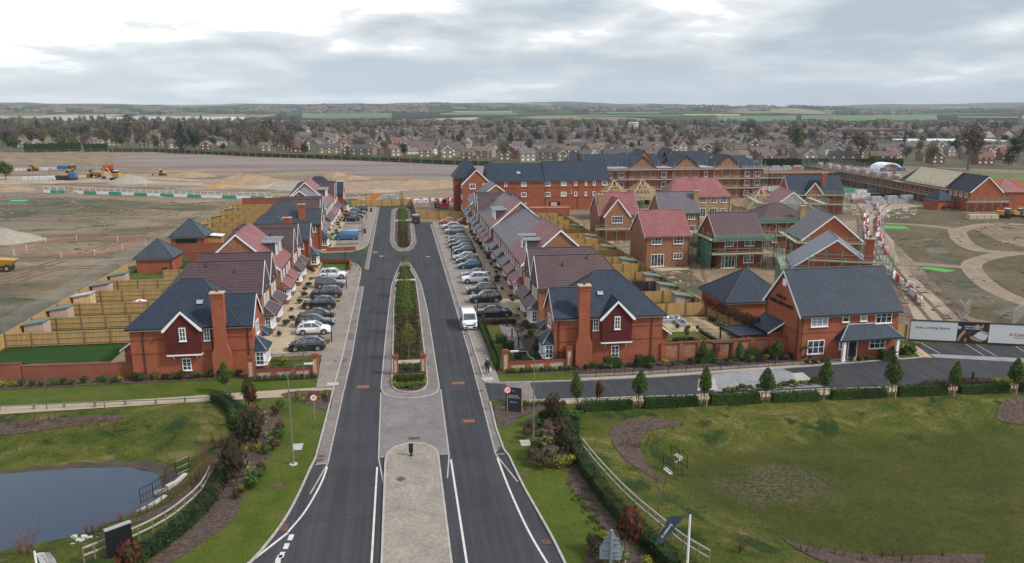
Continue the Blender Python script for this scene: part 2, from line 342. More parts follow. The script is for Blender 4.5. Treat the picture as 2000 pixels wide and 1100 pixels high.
M_GRASS = patchy('rough_bank_grass', [(0.25,(0.023,0.049,0.005)),(0.42,(0.056,0.074,0.009)),(0.56,(0.094,0.094,0.019)),(0.70,(0.170,0.146,0.058))], s1=0.22, s2=4.5, amp=0.42, bs=1.0, bd=0.10, dist=1.6, s3=0.30, c3=(0.018,0.042,0.008), t3=0.52)
M_LAWN = patchy('mown_lawn', [(0.3,(0.042,0.068,0.007)),(0.5,(0.068,0.092,0.010)),(0.72,(0.098,0.102,0.024))], s1=0.35, s2=6.0, amp=0.22, bs=0.5, bd=0.04)
M_LAWN_D = patchy('dark_striped_turf', [(0.4,(0.014,0.046,0.008)),(0.6,(0.024,0.062,0.011))], s1=0.9, s2=6.0, amp=0.2, bs=0.4, bd=0.03, stretch=(0.05,1.4,1), dist=0)
M_BASIN = patchy('basin_floor_grass', [(0.3,(0.040,0.052,0.012)),(0.5,(0.060,0.066,0.015)),(0.7,(0.088,0.084,0.025))], s1=0.10, s2=2.2, amp=0.28, bs=0.8, bd=0.06, stretch=(0.6,1.5,1), s3=0.5, c3=(0.030,0.036,0.015), t3=0.58)
def _worn(m):
    nt = m.node_tree; b = [n for n in nt.nodes if n.type == 'BSDF_PRINCIPLED'][0]; src = b.inputs['Base Color'].links[0].from_socket; tc = [n for n in nt.nodes if n.type == 'TEX_COORD'][0]
    mp = N(nt, 'ShaderNodeMapping', inp={'Location': (-28.0*0.16,-50.3*0.24,0), 'Scale': (0.16,0.24,0)}); L(nt, tc.outputs['Object'], mp.inputs[0])
    vl = N(nt, 'ShaderNodeVectorMath', operation='LENGTH'); L(nt, mp.outputs[0], vl.inputs[0])
    d = math_(nt, 'ADD', vl.outputs['Value'], math_(nt, 'MULTIPLY_ADD', noise(nt, tc.outputs['Object'], 0.4, 4), 1.2, -0.6))
    tuft = ramp(nt, noise(nt, tc.outputs['Object'], 3.4, 5, 0.65), [(0.40,(0.032,0.030,0.014)),(0.5,(0.078,0.068,0.036)),(0.65,(0.12,0.105,0.066))])
    L(nt, mixc(nt, ramp(nt, d, [(0.55,(0.85,)*3),(0.95,(0,0,0))]), src, tuft), b.inputs['Base Color'])
_worn(M_BASIN)
def _hollow(m, other):      # wetter, flatter grass takes over on the floor of the basin
    nt = m.node_tree; b = [n for n in nt.nodes if n.type == 'BSDF_PRINCIPLED'][0]; src = b.inputs['Base Color'].links[0].from_socket; tc = [n for n in nt.nodes if n.type == 'TEX_COORD'][0]
    sp = N(nt, 'ShaderNodeSeparateXYZ'); L(nt, tc.outputs['Object'], sp.inputs[0])
    fine = noise(nt, tc.outputs['Object'], 2.2, 6, 0.7)
    mp = N(nt, 'ShaderNodeMapping', inp={'Scale': (0.6,1.5,1)}); L(nt, tc.outputs['Object'], mp.inputs[0])
    c = ramp(nt, noise(nt, mp.outputs[0], 0.10, 6, 0.6, 0.6), [(0.3,(0.033,0.046,0.006)),(0.5,(0.050,0.058,0.009)),(0.7,(0.077,0.076,0.017))])
    c = mixc(nt, 1.0, c, ramp(nt, fine, [(0.3,(0.74,)*3),(0.7,(1.26,)*3)]), 'MULTIPLY')
    mq = N(nt, 'ShaderNodeMapping', inp={'Location': (-28.0*0.16,-50.3*0.24,0), 'Scale': (0.16,0.24,0)}); L(nt, tc.outputs['Object'], mq.inputs[0])
    vl = N(nt, 'ShaderNodeVectorMath', operation='LENGTH'); L(nt, mq.outputs[0], vl.inputs[0])
    d = math_(nt, 'ADD', vl.outputs['Value'], math_(nt, 'MULTIPLY_ADD', noise(nt, tc.outputs['Object'], 0.4, 4), 1.2, -0.6))
    tuft = ramp(nt, noise(nt, tc.outputs['Object'], 3.4, 5, 0.65), [(0.40,(0.034,0.034,0.014)),(0.5,(0.078,0.070,0.034)),(0.65,(0.125,0.11,0.066))])
    c = mixc(nt, ramp(nt, d, [(0.55,(0.85,)*3),(0.95,(0,0,0))]), c, tuft)
    k = math_(nt, 'ADD', math_(nt, 'MULTIPLY', sp.outputs[2], -0.6), math_(nt, 'MULTIPLY_ADD', noise(nt, tc.outputs['Object'], 0.25, 4), 0.6, -0.3))
    k = math_(nt, 'MULTIPLY', ramp(nt, k, [(0.62,(0,0,0)),(1.0,(0.9,)*3)]), math_(nt, 'GREATER_THAN', sp.outputs[0], 5.0))
    L(nt, mixc(nt, k, src, c), b.inputs['Base Color'])
_hollow(M_GRASS, M_BASIN)
M_SPARSE = patchy('sparse_worn_grass', [(0.4,(0.085,0.080,0.038)),(0.52,(0.14,0.12,0.075)),(0.62,(0.045,0.045,0.02))], s1=1.1, s2=4, amp=0.35, bs=0.8)
M_MULCH = patchy('bark_mulch', [(0.3,(0.045,0.030,0.024)),(0.5,(0.085,0.060,0.050)),(0.7,(0.14,0.105,0.088))], s1=3.5, s2=12, amp=0.5, bs=1.0, bd=0.05)
M_MUD = patchy('wet_dark_mud', [(0.3,(0.045,0.036,0.028)),(0.7,(0.085,0.068,0.052))], s1=1.0, s2=5, amp=0.3, rough=0.7)
M_ASPHALT, _nt, _b, _tc = newmat('asphalt')
_c = ramp(_nt, noise(_nt, _tc.outputs['Object'], 0.22, 5, 0.6, 0.5), [(0.3,(0.042,0.043,0.048)),(0.7,(0.056,0.057,0.063))])
_mp = N(_nt, 'ShaderNodeMapping', inp={'Scale': (2.2,0.05,1)}); L(_nt, _tc.outputs['Object'], _mp.inputs[0])
_c = mixc(_nt, 1.0, _c, ramp(_nt, noise(_nt, _mp.outputs[0], 1.0, 3), [(0.35,(0.84,)*3),(0.65,(1.16,)*3)]), 'MULTIPLY')
_f = noise(_nt, _tc.outputs['Object'], 14, 5, 0.8)
_c = mixc(_nt, 1.0, _c, ramp(_nt, _f, [(0.3,(0.62,)*3),(0.7,(1.45,)*3)]), 'MULTIPLY')
L(_nt, _c, _b.inputs['Base Color']); _b.inputs['Roughness'].default_value = 0.9; _b.inputs['Specular IOR Level'].default_value = 0.15; bump(_nt, _b, _f, 0.5, 0.02)
def blockpave(name, c1, c2, mort, bw=0.2, bh=0.1, stain=None, rough=0.85):
    m, nt, b, tc = newmat(name)
    t = N(nt, 'ShaderNodeTexBrick', inp={'Scale': 1.0, 'Mortar Size': 0.006, 'Bias': 0.0, 'Brick Width': bw, 'Row Height': bh, 'Color1': (*c1,1), 'Color2': (*c2,1), 'Mortar': (*mort,1)})
    L(nt, tc.outputs['Object'], t.inputs[0]); c = t.outputs[0]
    c = mixc(nt, 1.0, c, ramp(nt, noise(nt, tc.outputs['Object'], 0.5, 6, 0.65, 0.6), [(0.3,(0.78,0.78,0.8)),(0.5,(1,1,1)),(0.7,(1.2,1.18,1.15))]), 'MULTIPLY')
    wn = noise(nt, tc.outputs['Object'], 5.0, 2, 0.5)
    c = mixc(nt, 1.0, c, ramp(nt, wn, [(0.35,(0.85,0.85,0.88)),(0.65,(1.15,1.12,1.08))]), 'MULTIPLY')
    if stain: c = mixc(nt, ramp(nt, noise(nt, tc.outputs['Object'], 0.28, 5, 0.7, 1.0), [(0.5,(0,0,0)),(0.68,(0.75,)*3)]), c, stain)
    L(nt, c, b.inputs['Base Color']); b.inputs['Roughness'].default_value = rough; b.inputs['Specular IOR Level'].default_value = 0.25
    return m
M_PAVE = blockpave('pale_block_paving', (0.285,0.25,0.215), (0.24,0.215,0.195), (0.18,0.16,0.14), stain=(0.19,0.155,0.13))
M_STRIP = blockpave('grey_channel_setts', (0.225,0.205,0.195), (0.185,0.17,0.165), (0.11,0.10,0.10), stain=(0.12,0.095,0.085))
M_MEDP = blockpave('mixed_grey_setts', (0.215,0.195,0.185), (0.175,0.165,0.17), (0.12,0.115,0.11))
M_COBBLE = blockpave('buff_and_blue_cobbles', (0.31,0.265,0.205), (0.235,0.225,0.215), (0.20,0.18,0.15), bw=0.17, bh=0.11)
M_LBAY = blockpave('light_grey_road_blocks', (0.27,0.28,0.29), (0.23,0.24,0.255), (0.2,0.2,0.2))
M_PATH = patchy('buff_gravel_path', [(0.35,(0.32,0.255,0.185)),(0.65,(0.40,0.33,0.25))], s1=0.7, s2=9, amp=0.12, bs=0.2)
M_SITEPATH = patchy('dusty_site_path', [(0.35,(0.20,0.155,0.115)),(0.65,(0.28,0.225,0.17))], s1=0.4, s2=4, amp=0.15, bs=0.2)
M_PATIO = patchy('golden_gravel', [(0.35,(0.36,0.27,0.15)),(0.65,(0.46,0.36,0.22))], s1=0.9, s2=10, amp=0.2, bs=0.3)
M_LINE = plain('road_line_white', (0.55,0.55,0.52), 0.8, 0.2, 4)
M_DIRT = patchy('sandy_site_earth', [(0.28,(0.105,0.075,0.050)),(0.42,(0.17,0.125,0.085)),(0.56,(0.235,0.18,0.125)),(0.72,(0.32,0.255,0.18))], s1=0.045, s2=0.5, amp=0.3, stretch=(0.5,1.6,1), bs=0.5, bd=0.3, s3=0.07, c3=(0.20,0.11,0.068), t3=0.62)
M_DIRT2 = patchy('churned_plot_earth', [(0.3,(0.12,0.085,0.052)),(0.5,(0.21,0.155,0.10)),(0.7,(0.29,0.225,0.15))], s1=0.12, s2=1.1, amp=0.3, bs=0.7, bd=0.2, s3=0.2, c3=(0.075,0.075,0.032), t3=0.58)
M_ROUGH = patchy('rough_field', [(0.28,(0.060,0.062,0.032)),(0.42,(0.115,0.095,0.058)),(0.52,(0.18,0.14,0.092)),(0.70,(0.25,0.20,0.14))], s1=0.035, s2=0.6, amp=0.34, stretch=(0.55,1.9,1), bs=0.7, bd=0.2, rotz=-0.12, s3=0.12, c3=(0.060,0.070,0.032), t3=0.56)
M_WEED = patchy('grey_green_weeds', [(0.32,(0.052,0.056,0.032)),(0.5,(0.092,0.088,0.054)),(0.66,(0.17,0.145,0.105))], s1=0.11, s2=1.2, amp=0.35, bs=0.8, bd=0.2, stretch=(0.8,1.3,1))
M_HEATH = patchy('dead_mauve_heath', [(0.3,(0.155,0.118,0.105)),(0.5,(0.20,0.16,0.145)),(0.7,(0.255,0.215,0.19))], s1=0.02, s2=0.45, amp=0.22, stretch=(0.4,2.5,1), bs=0.6, bd=0.2)
M_HAUL = patchy('dusty_concrete_haul_road', [(0.3,(0.25,0.195,0.14)),(0.5,(0.32,0.26,0.195)),(0.7,(0.38,0.32,0.25))], s1=0.12, s2=1.5, amp=0.14, bs=0.2)
M_MEADOW = patchy('weedy_meadow', [(0.3,(0.060,0.058,0.028)),(0.5,(0.105,0.085,0.050)),(0.7,(0.15,0.118,0.075))], s1=0.06, s2=1.0, amp=0.3, bs=0.8, bd=0.15, s3=0.09, c3=(0.042,0.065,0.016), t3=0.6)
M_TOWN = patchy('village_ground', [(0.3,(0.055,0.062,0.030)),(0.5,(0.080,0.078,0.045)),(0.7,(0.12,0.105,0.072))], s1=0.012, s2=0.2, amp=0.3)
M_WATER, _nt, _b, _tc = newmat('pond_water')
_b.inputs['Base Color'].default_value = (0.012,0.032,0.062,1); _b.inputs['Roughness'].default_value = 0.04; _b.inputs['Specular IOR Level'].default_value = 0.5  # blue base adds reflected sky to the water's own colour
_mp = N(_nt, 'ShaderNodeMapping', inp={'Scale': (1,2.2,1)}); L(_nt, _tc.outputs['Object'], _mp.inputs[0])
bump(_nt, _b, noise(_nt, _mp.outputs[0], 2.2, 5, 0.65), 0.2, 0.05)
F_GREEN = foliage('mid_green_leaves', (0.035,0.075,0.014), (0.085,0.135,0.028))
F_DARK = foliage('dark_green_leaves', (0.014,0.032,0.010), (0.035,0.062,0.018))
F_BOX = foliage('clipped_hedge_leaves', (0.020,0.045,0.010), (0.050,0.090,0.020))
F_YEL = foliage('yellow_leaves', (0.20,0.21,0.018), (0.42,0.38,0.030), (0.09,0.12,0.02), 0.7)
F_CREAM = foliage('cream_striped_leaves', (0.30,0.32,0.14), (0.52,0.52,0.28), (0.10,0.15,0.04), 0.6)
F_RED = foliage('red_photinia_leaves', (0.10,0.014,0.012), (0.26,0.035,0.028), (0.045,0.045,0.015), 0.62)
F_PURP = foliage('purple_brown_leaves', (0.055,0.022,0.020), (0.11,0.045,0.036), (0.035,0.04,0.015), 0.7)
F_LAV = foliage('grey_green_lavender', (0.045,0.062,0.045), (0.085,0.105,0.075))
F_SPRING = foliage('fresh_spring_leaves', (0.085,0.125,0.022), (0.16,0.19,0.045))
F_HEATHY = foliage('brown_green_groundcover', (0.040,0.048,0.012), (0.085,0.082,0.024), (0.09,0.055,0.025), 0.75)
F_BARE = foliage('bare_winter_crown', (0.085,0.066,0.057), (0.15,0.122,0.105), trans=0.0)
F_OLIVE = foliage('olive_budding_crown', (0.085,0.090,0.032), (0.15,0.14,0.058), trans=0.1)
F_CONIF = foliage('dark_conifer_needles', (0.014,0.030,0.015), (0.034,0.055,0.028), trans=0.0)
F_BLOS = foliage('pale_blossom', (0.20,0.17,0.15), (0.30,0.27,0.23), trans=0.1)
M_SEAM = plain('tar_seam', (0.02,0.02,0.022), .6, .2); M_APATCH = patchy('newer_asphalt', [(0.3,(0.037,0.038,0.042)),(0.7,(0.047,0.048,0.053))], s1=1.0, s2=14, amp=0.4, bs=.4, bd=.02)
# ================================================================== GROUND
POND_RIM = [(-70,69.5),(-36,68.2),(-24,67.8),(-17.5,66),(-14.8,62),(-14.3,56),(-15.6,50.5),(-18.5,46.8),(-23,44.2),(-30,41.8),(-44,39),(-70,38)]
POND_WAT = [(-70,60.2),(-31.3,59.8),(-26,60.1),(-21.9,59.7),(-19.1,58.1),(-18.1,55.8),(-18.3,52.8),(-21.8,49.6),(-26.1,48.3),(-34,46.5),(-70,44)]
BAS_RIM = [(13.2,60.5),(18,62.2),(32,61.4),(58,60.2),(100,58),(100,24),(38,26),(27,31),(20,37),(16,43.5),(14,50),(12.6,55)]
BAS_FLOOR = [(22.2,52.6),(26,54.6),(32,55.4),(58,54.6),(92,52),(92,33),(46,33.5),(38,36),(31,39.5),(26,44.5),(22.6,49)]
WZ, BZ = -1.3, -1.7
def inpoly(p, poly):
    x, y = p; c = False; j = len(poly)-1
    for i in range(len(poly)):
        xi, yi = poly[i]; xj, yj = poly[j]
        if (yi > y) != (yj > y) and x < (xj-xi)*(y-yi)/(yj-yi)+xi: c = not c
        j = i
    return c
def dpoly(p, poly):
    best = 1e9
    for (ax, ay), (bx, by) in zip(poly, poly[1:]+poly[:1]):
        dx, dy = bx-ax, by-ay; t = max(0, min(1, ((p[0]-ax)*dx+(p[1]-ay)*dy)/(dx*dx+dy*dy+1e-9)))
        best = min(best, hypot(p[0]-ax-dx*t, p[1]-ay-dy*t))
    return best
def h(x, y):
    for rim, inner, z0, extra in ((POND_RIM, POND_WAT, WZ, 0.8), (BAS_RIM, BAS_FLOOR, BZ, 0.0)):
        if y < 75 and inpoly((x,y), rim):
            if inpoly((x,y), inner):
                d = dpoly((x,y), inner); return z0-extra*min(1, d/3)+(0.05*sin(x*0.9)*cos(y*0.7) if not extra else 0)
            a, b = dpoly((x,y), rim), dpoly((x,y), inner); t = a/(a+b+1e-6)
            return z0*(0.35*t+0.65*(3*t*t-2*t**3))
    return 0.0
def smooth(pts, n=6, closed=False):
    P = [Vector((p[0],p[1],0)) for p in pts]; out = []; m = len(P); rng = range(m if closed else m-1)
    for i in rng:
        p0 = P[(i-1) % m] if (closed or i > 0) else P[0]; p1 = P[i]; p2 = P[(i+1) % m]; p3 = P[(i+2) % m] if (closed or i+2 < m) else P[-1]
        for k in range(n):
            t = k/n; q = 0.5*((2*p1)+(-p0+p2)*t+(2*p0-5*p1+4*p2-p3)*t*t+(-p0+3*p1-3*p2+p3)*t**3); out.append((q.x, q.y))
    if not closed: out.append((P[-1].x, P[-1].y))
    return out
def flat(name, poly, z, m, kind=True):
    mb = MB().poly([(p[0],p[1],z) for p in poly]); me = mb.mesh(name, m)
    if me.polygons[0].normal.z < 0: me.flip_normals()
    o = obj(name, me); tag(o, kind='structure') if kind else None
    return o
def slab_(name, poly, z0, z1, m): return struct(name, MB().prism(poly, z0, z1), m)
def drape(name, poly, off, m, step=0.8):
    xs = [p[0] for p in poly]; ys = [p[1] for p in poly]; pts = []
    n = len(poly); out = []
    for i in range(n):
        a, b = poly[i], poly[(i+1) % n]; k = max(1, int(hypot(b[0]-a[0], b[1]-a[1])/step))
        for j in range(k): out.append((a[0]+(b[0]-a[0])*j/k, a[1]+(b[1]-a[1])*j/k))
    vs = [Vector(p) for p in out]; y = min(ys)+step/2
    while y < max(ys):
        x = min(xs)+step/2
        while x < max(xs):
            if inpoly((x,y), poly) and dpoly((x,y), poly) > step*0.4: vs.append(Vector((x,y)))
            x += step
        y += step
    no = len(out); r = delaunay_2d_cdt(vs, [], [tuple(range(no))], 1, 1e-5)
    mb = MB(); mb.v = [(v.x, v.y, h(v.x,v.y)+off) for v in r[0]]; mb.f = [tuple(f) for f in r[2]]
    me = mb.raw(name, m, True)
    if me.polygons and me.polygons[0].normal.z < 0: me.flip_normals()
    return struct(name, me)
def ribbon(mb, line, w_, z0, z1, closed=False):
    """solid kerb-like band following a plan line"""
    n = len(line); L_, R_ = [], []
    for i in range(n):
        a = line[i-1] if (i or closed) else line[i]; b = line[(i+1) % n] if (i < n-1 or closed) else line[i]
        dx, dy = b[0]-a[0], b[1]-a[1]; l = hypot(dx, dy) or 1; nx, ny = -dy/l*w_/2, dx/l*w_/2
        L_.append((line[i][0]+nx, line[i][1]+ny)); R_.append((line[i][0]-nx, line[i][1]-ny))
    vs = []
    for a, b in zip(L_, R_): vs += [(a[0],a[1],z0),(b[0],b[1],z0),(b[0],b[1],z1),(a[0],a[1],z1)]
    fs = []
    for i in range(n if closed else n-1):
        p, q = 4*i, 4*((i+1) % n)
        for k in range(4): fs.append((p+k, p+(k+1)%4, q+(k+1)%4, q+k))
    if not closed: fs += [(3,2,1,0), (4*n-4,4*n-3,4*n-2,4*n-1)]
    mb.add(vs, fs); return mb
def kerb(name, line, w_=0.14, z0=-0.05, z1=0.12, m=None, closed=False): return struct(name, ribbon(MB(), line, w_, z0, z1, closed), m or M_KERB)

# base terrain: fine near the basins, coarse towards the horizon
def axis(a, b, fine, lo, hi):
    v = []; x = a
    while x <= b: v.append(x); x += fine
    s = fine; x = b
    while x < hi: s *= 1.45; x += s; v.append(x)
    s = fine; x = a
    while x > lo: s *= 1.45; x -= s; v.insert(0, x)
    return v
gx, gy = axis(-62, 100, 1.0, -14000, 14000), axis(24, 76, 1.0, -3000, 15000)
mb = MB(); mb.v = [(x, y, h(x,y)) for y in gy for x in gx]; nx = len(gx)
mb.f = [(j*nx+i, j*nx+i+1, (j+1)*nx+i+1, (j+1)*nx+i) for j in range(len(gy)-1) for i in range(nx-1)]
o = struct('ground', mb.raw('ground', None, True)); me = o.data; me.materials.append(M_GRASS); me.materials.append(M_TOWN); me.materials.append(M_BASIN)
for p in me.polygons:
    c = p.center
    p.material_index = 1 if c.y > 240 or abs(c.x) > 320 else 0
# pond
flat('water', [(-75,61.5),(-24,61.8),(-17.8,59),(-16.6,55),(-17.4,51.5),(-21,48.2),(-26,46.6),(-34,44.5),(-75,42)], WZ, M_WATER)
wl = smooth([(-40,60.0),(-31.3,60.2),(-26,60.6),(-21.9,60.3),(-18.6,58.8),(-17.3,55.6),(-17.6,53.4)], 6)
wl2 = [(x+.15+.2*sin(i), y+.1+.25*sin(i*1.7) if x < -18.7 else y) for i, (x, y) in enumerate(wl)]
wl = [(x-(0.8 if x > -20 else 0), y-1.0) for x, y in wl]; drape('pond_margin', wl+wl2[::-1], 0.04, M_MUD, 0.6)
drape('mulch_bed', smooth([(-40,65.5),(-33,65.3),(-28,66.1),(-24.6,66.9),(-25.8,67.7),(-31,67.5),(-36,67.2),(-40,66.8)], 5, True), 0.04, M_MULCH)
drape('mulch_bed', smooth([G(450,860),G(440,905),G(408,950),G(360,985),G(310,1010),G(250,1025),G(190,1038),G(150,1050),G(160,1042),G(240,1012),G(300,992),G(345,965),G(390,925),G(425,885)], 4, True), 0.04, M_MULCH, 0.7)

# lawns
flat('lawn', [(-60,69.6)]+[(-60,76.8),(-12.0,77.2),(-9.5,75.5),(-8.0,71.9),(-11.3,71.7),(-24,71.0),(-60,70.0)][0:7], 0.02, M_LAWN)
VL = smooth([G(640,805),G(628,850),G(612,900),G(590,952),G(560,1010),G(520,1065),G(470,1120),G(420,1165)], 6)          # verge edge beside the left carriageway
vl = VL+[G(240,1165),G(330,1098),G(385,1030),G(440,960),G(462,905),G(520,830),G(500,790),G(520,778),G(560,775)]
drape('verge_lawn', vl, 0.03, M_LAWN, 1.2)
drape('mulch_bed', smooth([G(530,885),G(515,905),G(498,940),G(478,950),G(470,985),G(452,1020),G(405,1055),G(352,1090),G(300,1120),G(270,1118),G(330,1070),G(385,1020),G(425,960),G(450,905),G(440,870),G(470,830),G(500,880)], 4, True), 0.055, M_MULCH, 0.7)
drape('mulch_bed', smooth([G(535,800),G(552,822),G(552,850),G(530,880),G(495,898),G(470,880),G(478,830),G(505,800)], 4, True), 0.058, M_MULCH, 0.7)
drape('mulch_bed', smooth([G(548,772),G(580,765),G(622,764),G(648,764),G(648,790),G(640,804),G(612,795),G(575,782)], 4, True), 0.058, M_MULCH, 0.7)
VR = smooth([G(962,800),G(976,850),G(998,900),G(1022,950),G(1050,1000),G(1078,1050),G(1105,1105),G(1130,1160)], 6)
vr = VR+[G(1300,1160),G(1250,1080),G(1195,1000),G(1135,905),G(1112,850),G(1140,806),G(1110,790),G(1070,795),G(990,830)]
drape('verge_lawn', vr, 0.03, M_LAWN, 1.2)
drape('mulch_bed', smooth([G(963,800),G(985,790),G(1020,786),G(1100,788),G(1062,800),G(1015,816),G(985,838),G(975,830)], 4, True), 0.06, M_MULCH, 0.7)
drape('mulch_bed', smooth([G(1030,820),G(1062,806),G(1100,800),G(1112,850),G(1135,905),G(1190,985),G(1235,1050),G(1200,1070),G(1150,1000),G(1108,945),G(1110,922),G(1050,910),G(1030,895),G(1045,862),G(1062,850),G(1025,840)], 4, True), 0.058, M_MULCH, 0.7)
drape('mulch_bed', smooth([G(1152,1062),G(1178,1050),G(1215,1055),G(1270,1100),G(1270,1140),G(1150,1120)], 4, True), 0.062, M_MULCH, 0.7)
# beds in the right basin
drape('mulch_bed', smooth([G(1190,845,-.4),G(1215,830,-.4),G(1265,822,-.4),G(1332,826,-.4),G(1300,838,-.6),G(1262,850,-.8),G(1250,872,-.9),G(1265,905,-.9),G(1295,938,-.8),G(1255,920,-.7),G(1215,890,-.5)], 5, True), 0.05, M_MULCH, 0.7)
drape('mulch_bed', smooth([G(1530,1052,-1.2),G(1580,1066,-1.2),G(1700,1074,-1.2),G(1850,1072,-1.2),G(1925,1070,-1.2),G(1900,1100,-1.),G(1780,1112,-.9),G(1640,1108,-.9),G(1570,1082,-1.)], 5, True), 0.05, M_MULCH, 0.8)
drape('mulch_bed', smooth([G(1945,820,-1),G(1962,795,-.7),G(2010,785,-.6),G(2080,800,-.8),G(2080,825,-1.1),G(1990,828,-1.1)], 5, True), 0.05, M_MULCH, 0.8)

# carriageways
RZ = 0.02
left_edge = [(-6.75,218),(-6.65,129.8)]
road = [(-6.6,218),(-6.5,129),(-6.6,115),(-6.9,80),(-6.85,62),(-7.1,54)]+[(x-0.0,y) for x, y in VL if y < 53.5]+[(-16,20),(16,20)]+[(x,y) for x, y in VR[::-1] if y < 53.5]+[(7.6,60),(7.5,71),(7.4,100),(7.3,184),(3.2,184),(3.0,218)]
flat('road', road, RZ, M_ASPHALT)
side = smooth([(-6.4,149.5),(-7.6,146.2),(-10.5,144.6),(-16,144.3),(-27,144.3)], 5)+smooth([(-27,139.2),(-16,139.0),(-10.5,138.2),(-7.9,134.8),(-6.7,129.8)], 5)
flat('side_road', side, RZ+0.004, M_ASPHALT)
cross = [(7.4,71.0),(9.0,70.6),(15.8,70.2),(25,70.1),(40.5,70.9),(49,71.6),(55.0,72.0),(58.6,77.2),(64,75.6),(76,71.8),(90,66),(90,60),(60.0,62.9),(48.2,64.2),(40,64.6),(27.5,64.9),(14.3,65.6),(9.7,66.1),(7.4,66.6)]
flat('cross_road', cross, RZ+0.008, M_ASPHALT)
flat('road_block_band', [(29.4,70.2),(38.6,70.9),(39.9,65.2),(29.0,65.4)], RZ+0.014, M_LBAY)
flat('road_block_band', [G(1365,740),G(1395,738),G(1402,762),G(1362,764)], RZ+0.02, M_KERB)
flat('road_block_band', [G(1545,730),G(1568,728),G(1592,748),G(1560,750)], RZ+0.02, M_KERB)
flat('crossing_blocks', [(9.6,70.5),(12.0,70.4),(11.9,65.9),(9.9,66.1)], RZ+0.02, M_STRIP)
flat('parking_strip', [G(1815,692),G(1826,699),G(2010,709),G(2010,701)], RZ+0.022, M_LBAY)
# block channels between kerb and asphalt
flat('block_channel', [(-6.9,55),(-6.05,55.2),(-5.9,71),(-5.75,81),(-5.95,116),(-6.75,116),(-6.8,81),(-6.95,65)], RZ+0.012, M_STRIP)
flat('block_channel', [(-6.4,130),(-5.75,128.5),(-5.9,216),(-6.6,216)], RZ+0.012, M_STRIP)
flat('block_channel', [(7.4,56.5),(7.6,71),(7.6,118),(7.5,181),(6.85,181),(6.95,118),(6.95,80),(6.85,68),(6.7,55)], RZ+0.012, M_STRIP)
# median: setts, raised island, planted islands
med = smooth([(-2.4,72.5),(-2.3,70.2),(-1.6,68.6),(0.3,67.9),(2.2,68.4),(3.05,69.8),(3.15,72.5)], 5)
flat('median_paving', [(-2.4,69.8),(-2.25,55.7),(-1.7,55.7),(-1.7,20),(2.3,20),(2.3,55.6),(3.1,55.6),(3.25,69.8)], RZ+0.012, M_MEDP)
slab_('median_paving', med+[(3.1,100),(2.75,116),(2.1,125),(1.2,133.6),(0.6,135.6),(-0.3,133.6),(-1.1,125),(-1.75,116),(-2.2,90)], -0.05, 0.07, M_STRIP)
slab_('median_paving', [(-2.5,209),(-2.5,157.5),(-1.7,149),(-0.6,145.2),(1.2,145.0),(2.2,148.5),(3.05,156),(2.95,181),(2.6,209),(1.5,214),(-1.2,214)], -0.05, 0.07, M_STRIP)
bed1 = smooth([(-1.35,76),(-1.35,71.6),(-0.8,69.9),(0.35,69.3),(1.5,69.8),(2.05,71.6),(2.1,76)], 5)+[(2.08,103),(1.95,121),(1.15,129),(0.55,131.5),(0,129),(-1.05,121),(-1.35,103)]
bed2 = [(-1.55,206),(-1.55,158),(-0.9,150.5),(-0.2,148.0),(0.9,147.8),(1.5,150.5),(2.1,156),(2.15,180),(1.9,206),(1.0,211),(-0.8,211)]
for b_ in (bed1, bed2):
    flat('planting_bed', b_, 0.12, M_MULCH); kerb('kerb', b_, 0.13, 0.0, 0.17, closed=True)
kerb('kerb', med+[(3.1,100),(2.75,116),(2.1,125),(1.2,133.6),(0.6,135.6),(-0.3,133.6),(-1.1,125),(-1.75,116),(-2.2,90)], 0.12, 0, 0.095, closed=True)
for yy in (77.6, 118.5): flat('crossing_slabs', [(-1.3,yy),(2.02,yy),(2.0,yy+1.3),(-1.3,yy+1.3)], 0.15, M_SLAB)
flat('crossing_slabs', [(-1.45,186),(2.1,186),(2.05,188.5),(-1.45,188.5)], 0.15, M_SLAB)
isl = smooth([(-1.75,54.2),(-1.62,56.0),(-0.9,57.3),(0.3,57.75),(1.5,57.3),(2.2,56.0),(2.28,54.2)], 5)+[(2.35,20),(-1.75,20)]
slab_('raised_island', isl, 0, 0.13, M_COBBLE); kerb('kerb', isl[:-2], 0.14, 0, 0.15)
kerb('kerb', [(2.28,54.2),(2.35,20)], 0.14, 0, 0.15); kerb('kerb', [(-1.75,54.2),(-1.75,20)], 0.14, 0, 0.15)
for ln in ([(-2.4,69.8),(-2.28,55.6),(-1.85,51.5)], [(3.25,69.8),(3.12,55.3),(2.75,51.5)], [(-2.2,55.7),(-1.72,55.7)], [(2.3,55.5),(3.1,55.5)], [(-6.05,55.2),(-6.95,55.1)], [(-6.05,55.2),(-6.85,50.5)], [(6.7,54.9),(7.4,54.9)], [(6.7,54.9),(7.7,50.2)]):
    kerb('edging', ln, 0.1, 0.0, RZ+0.02)
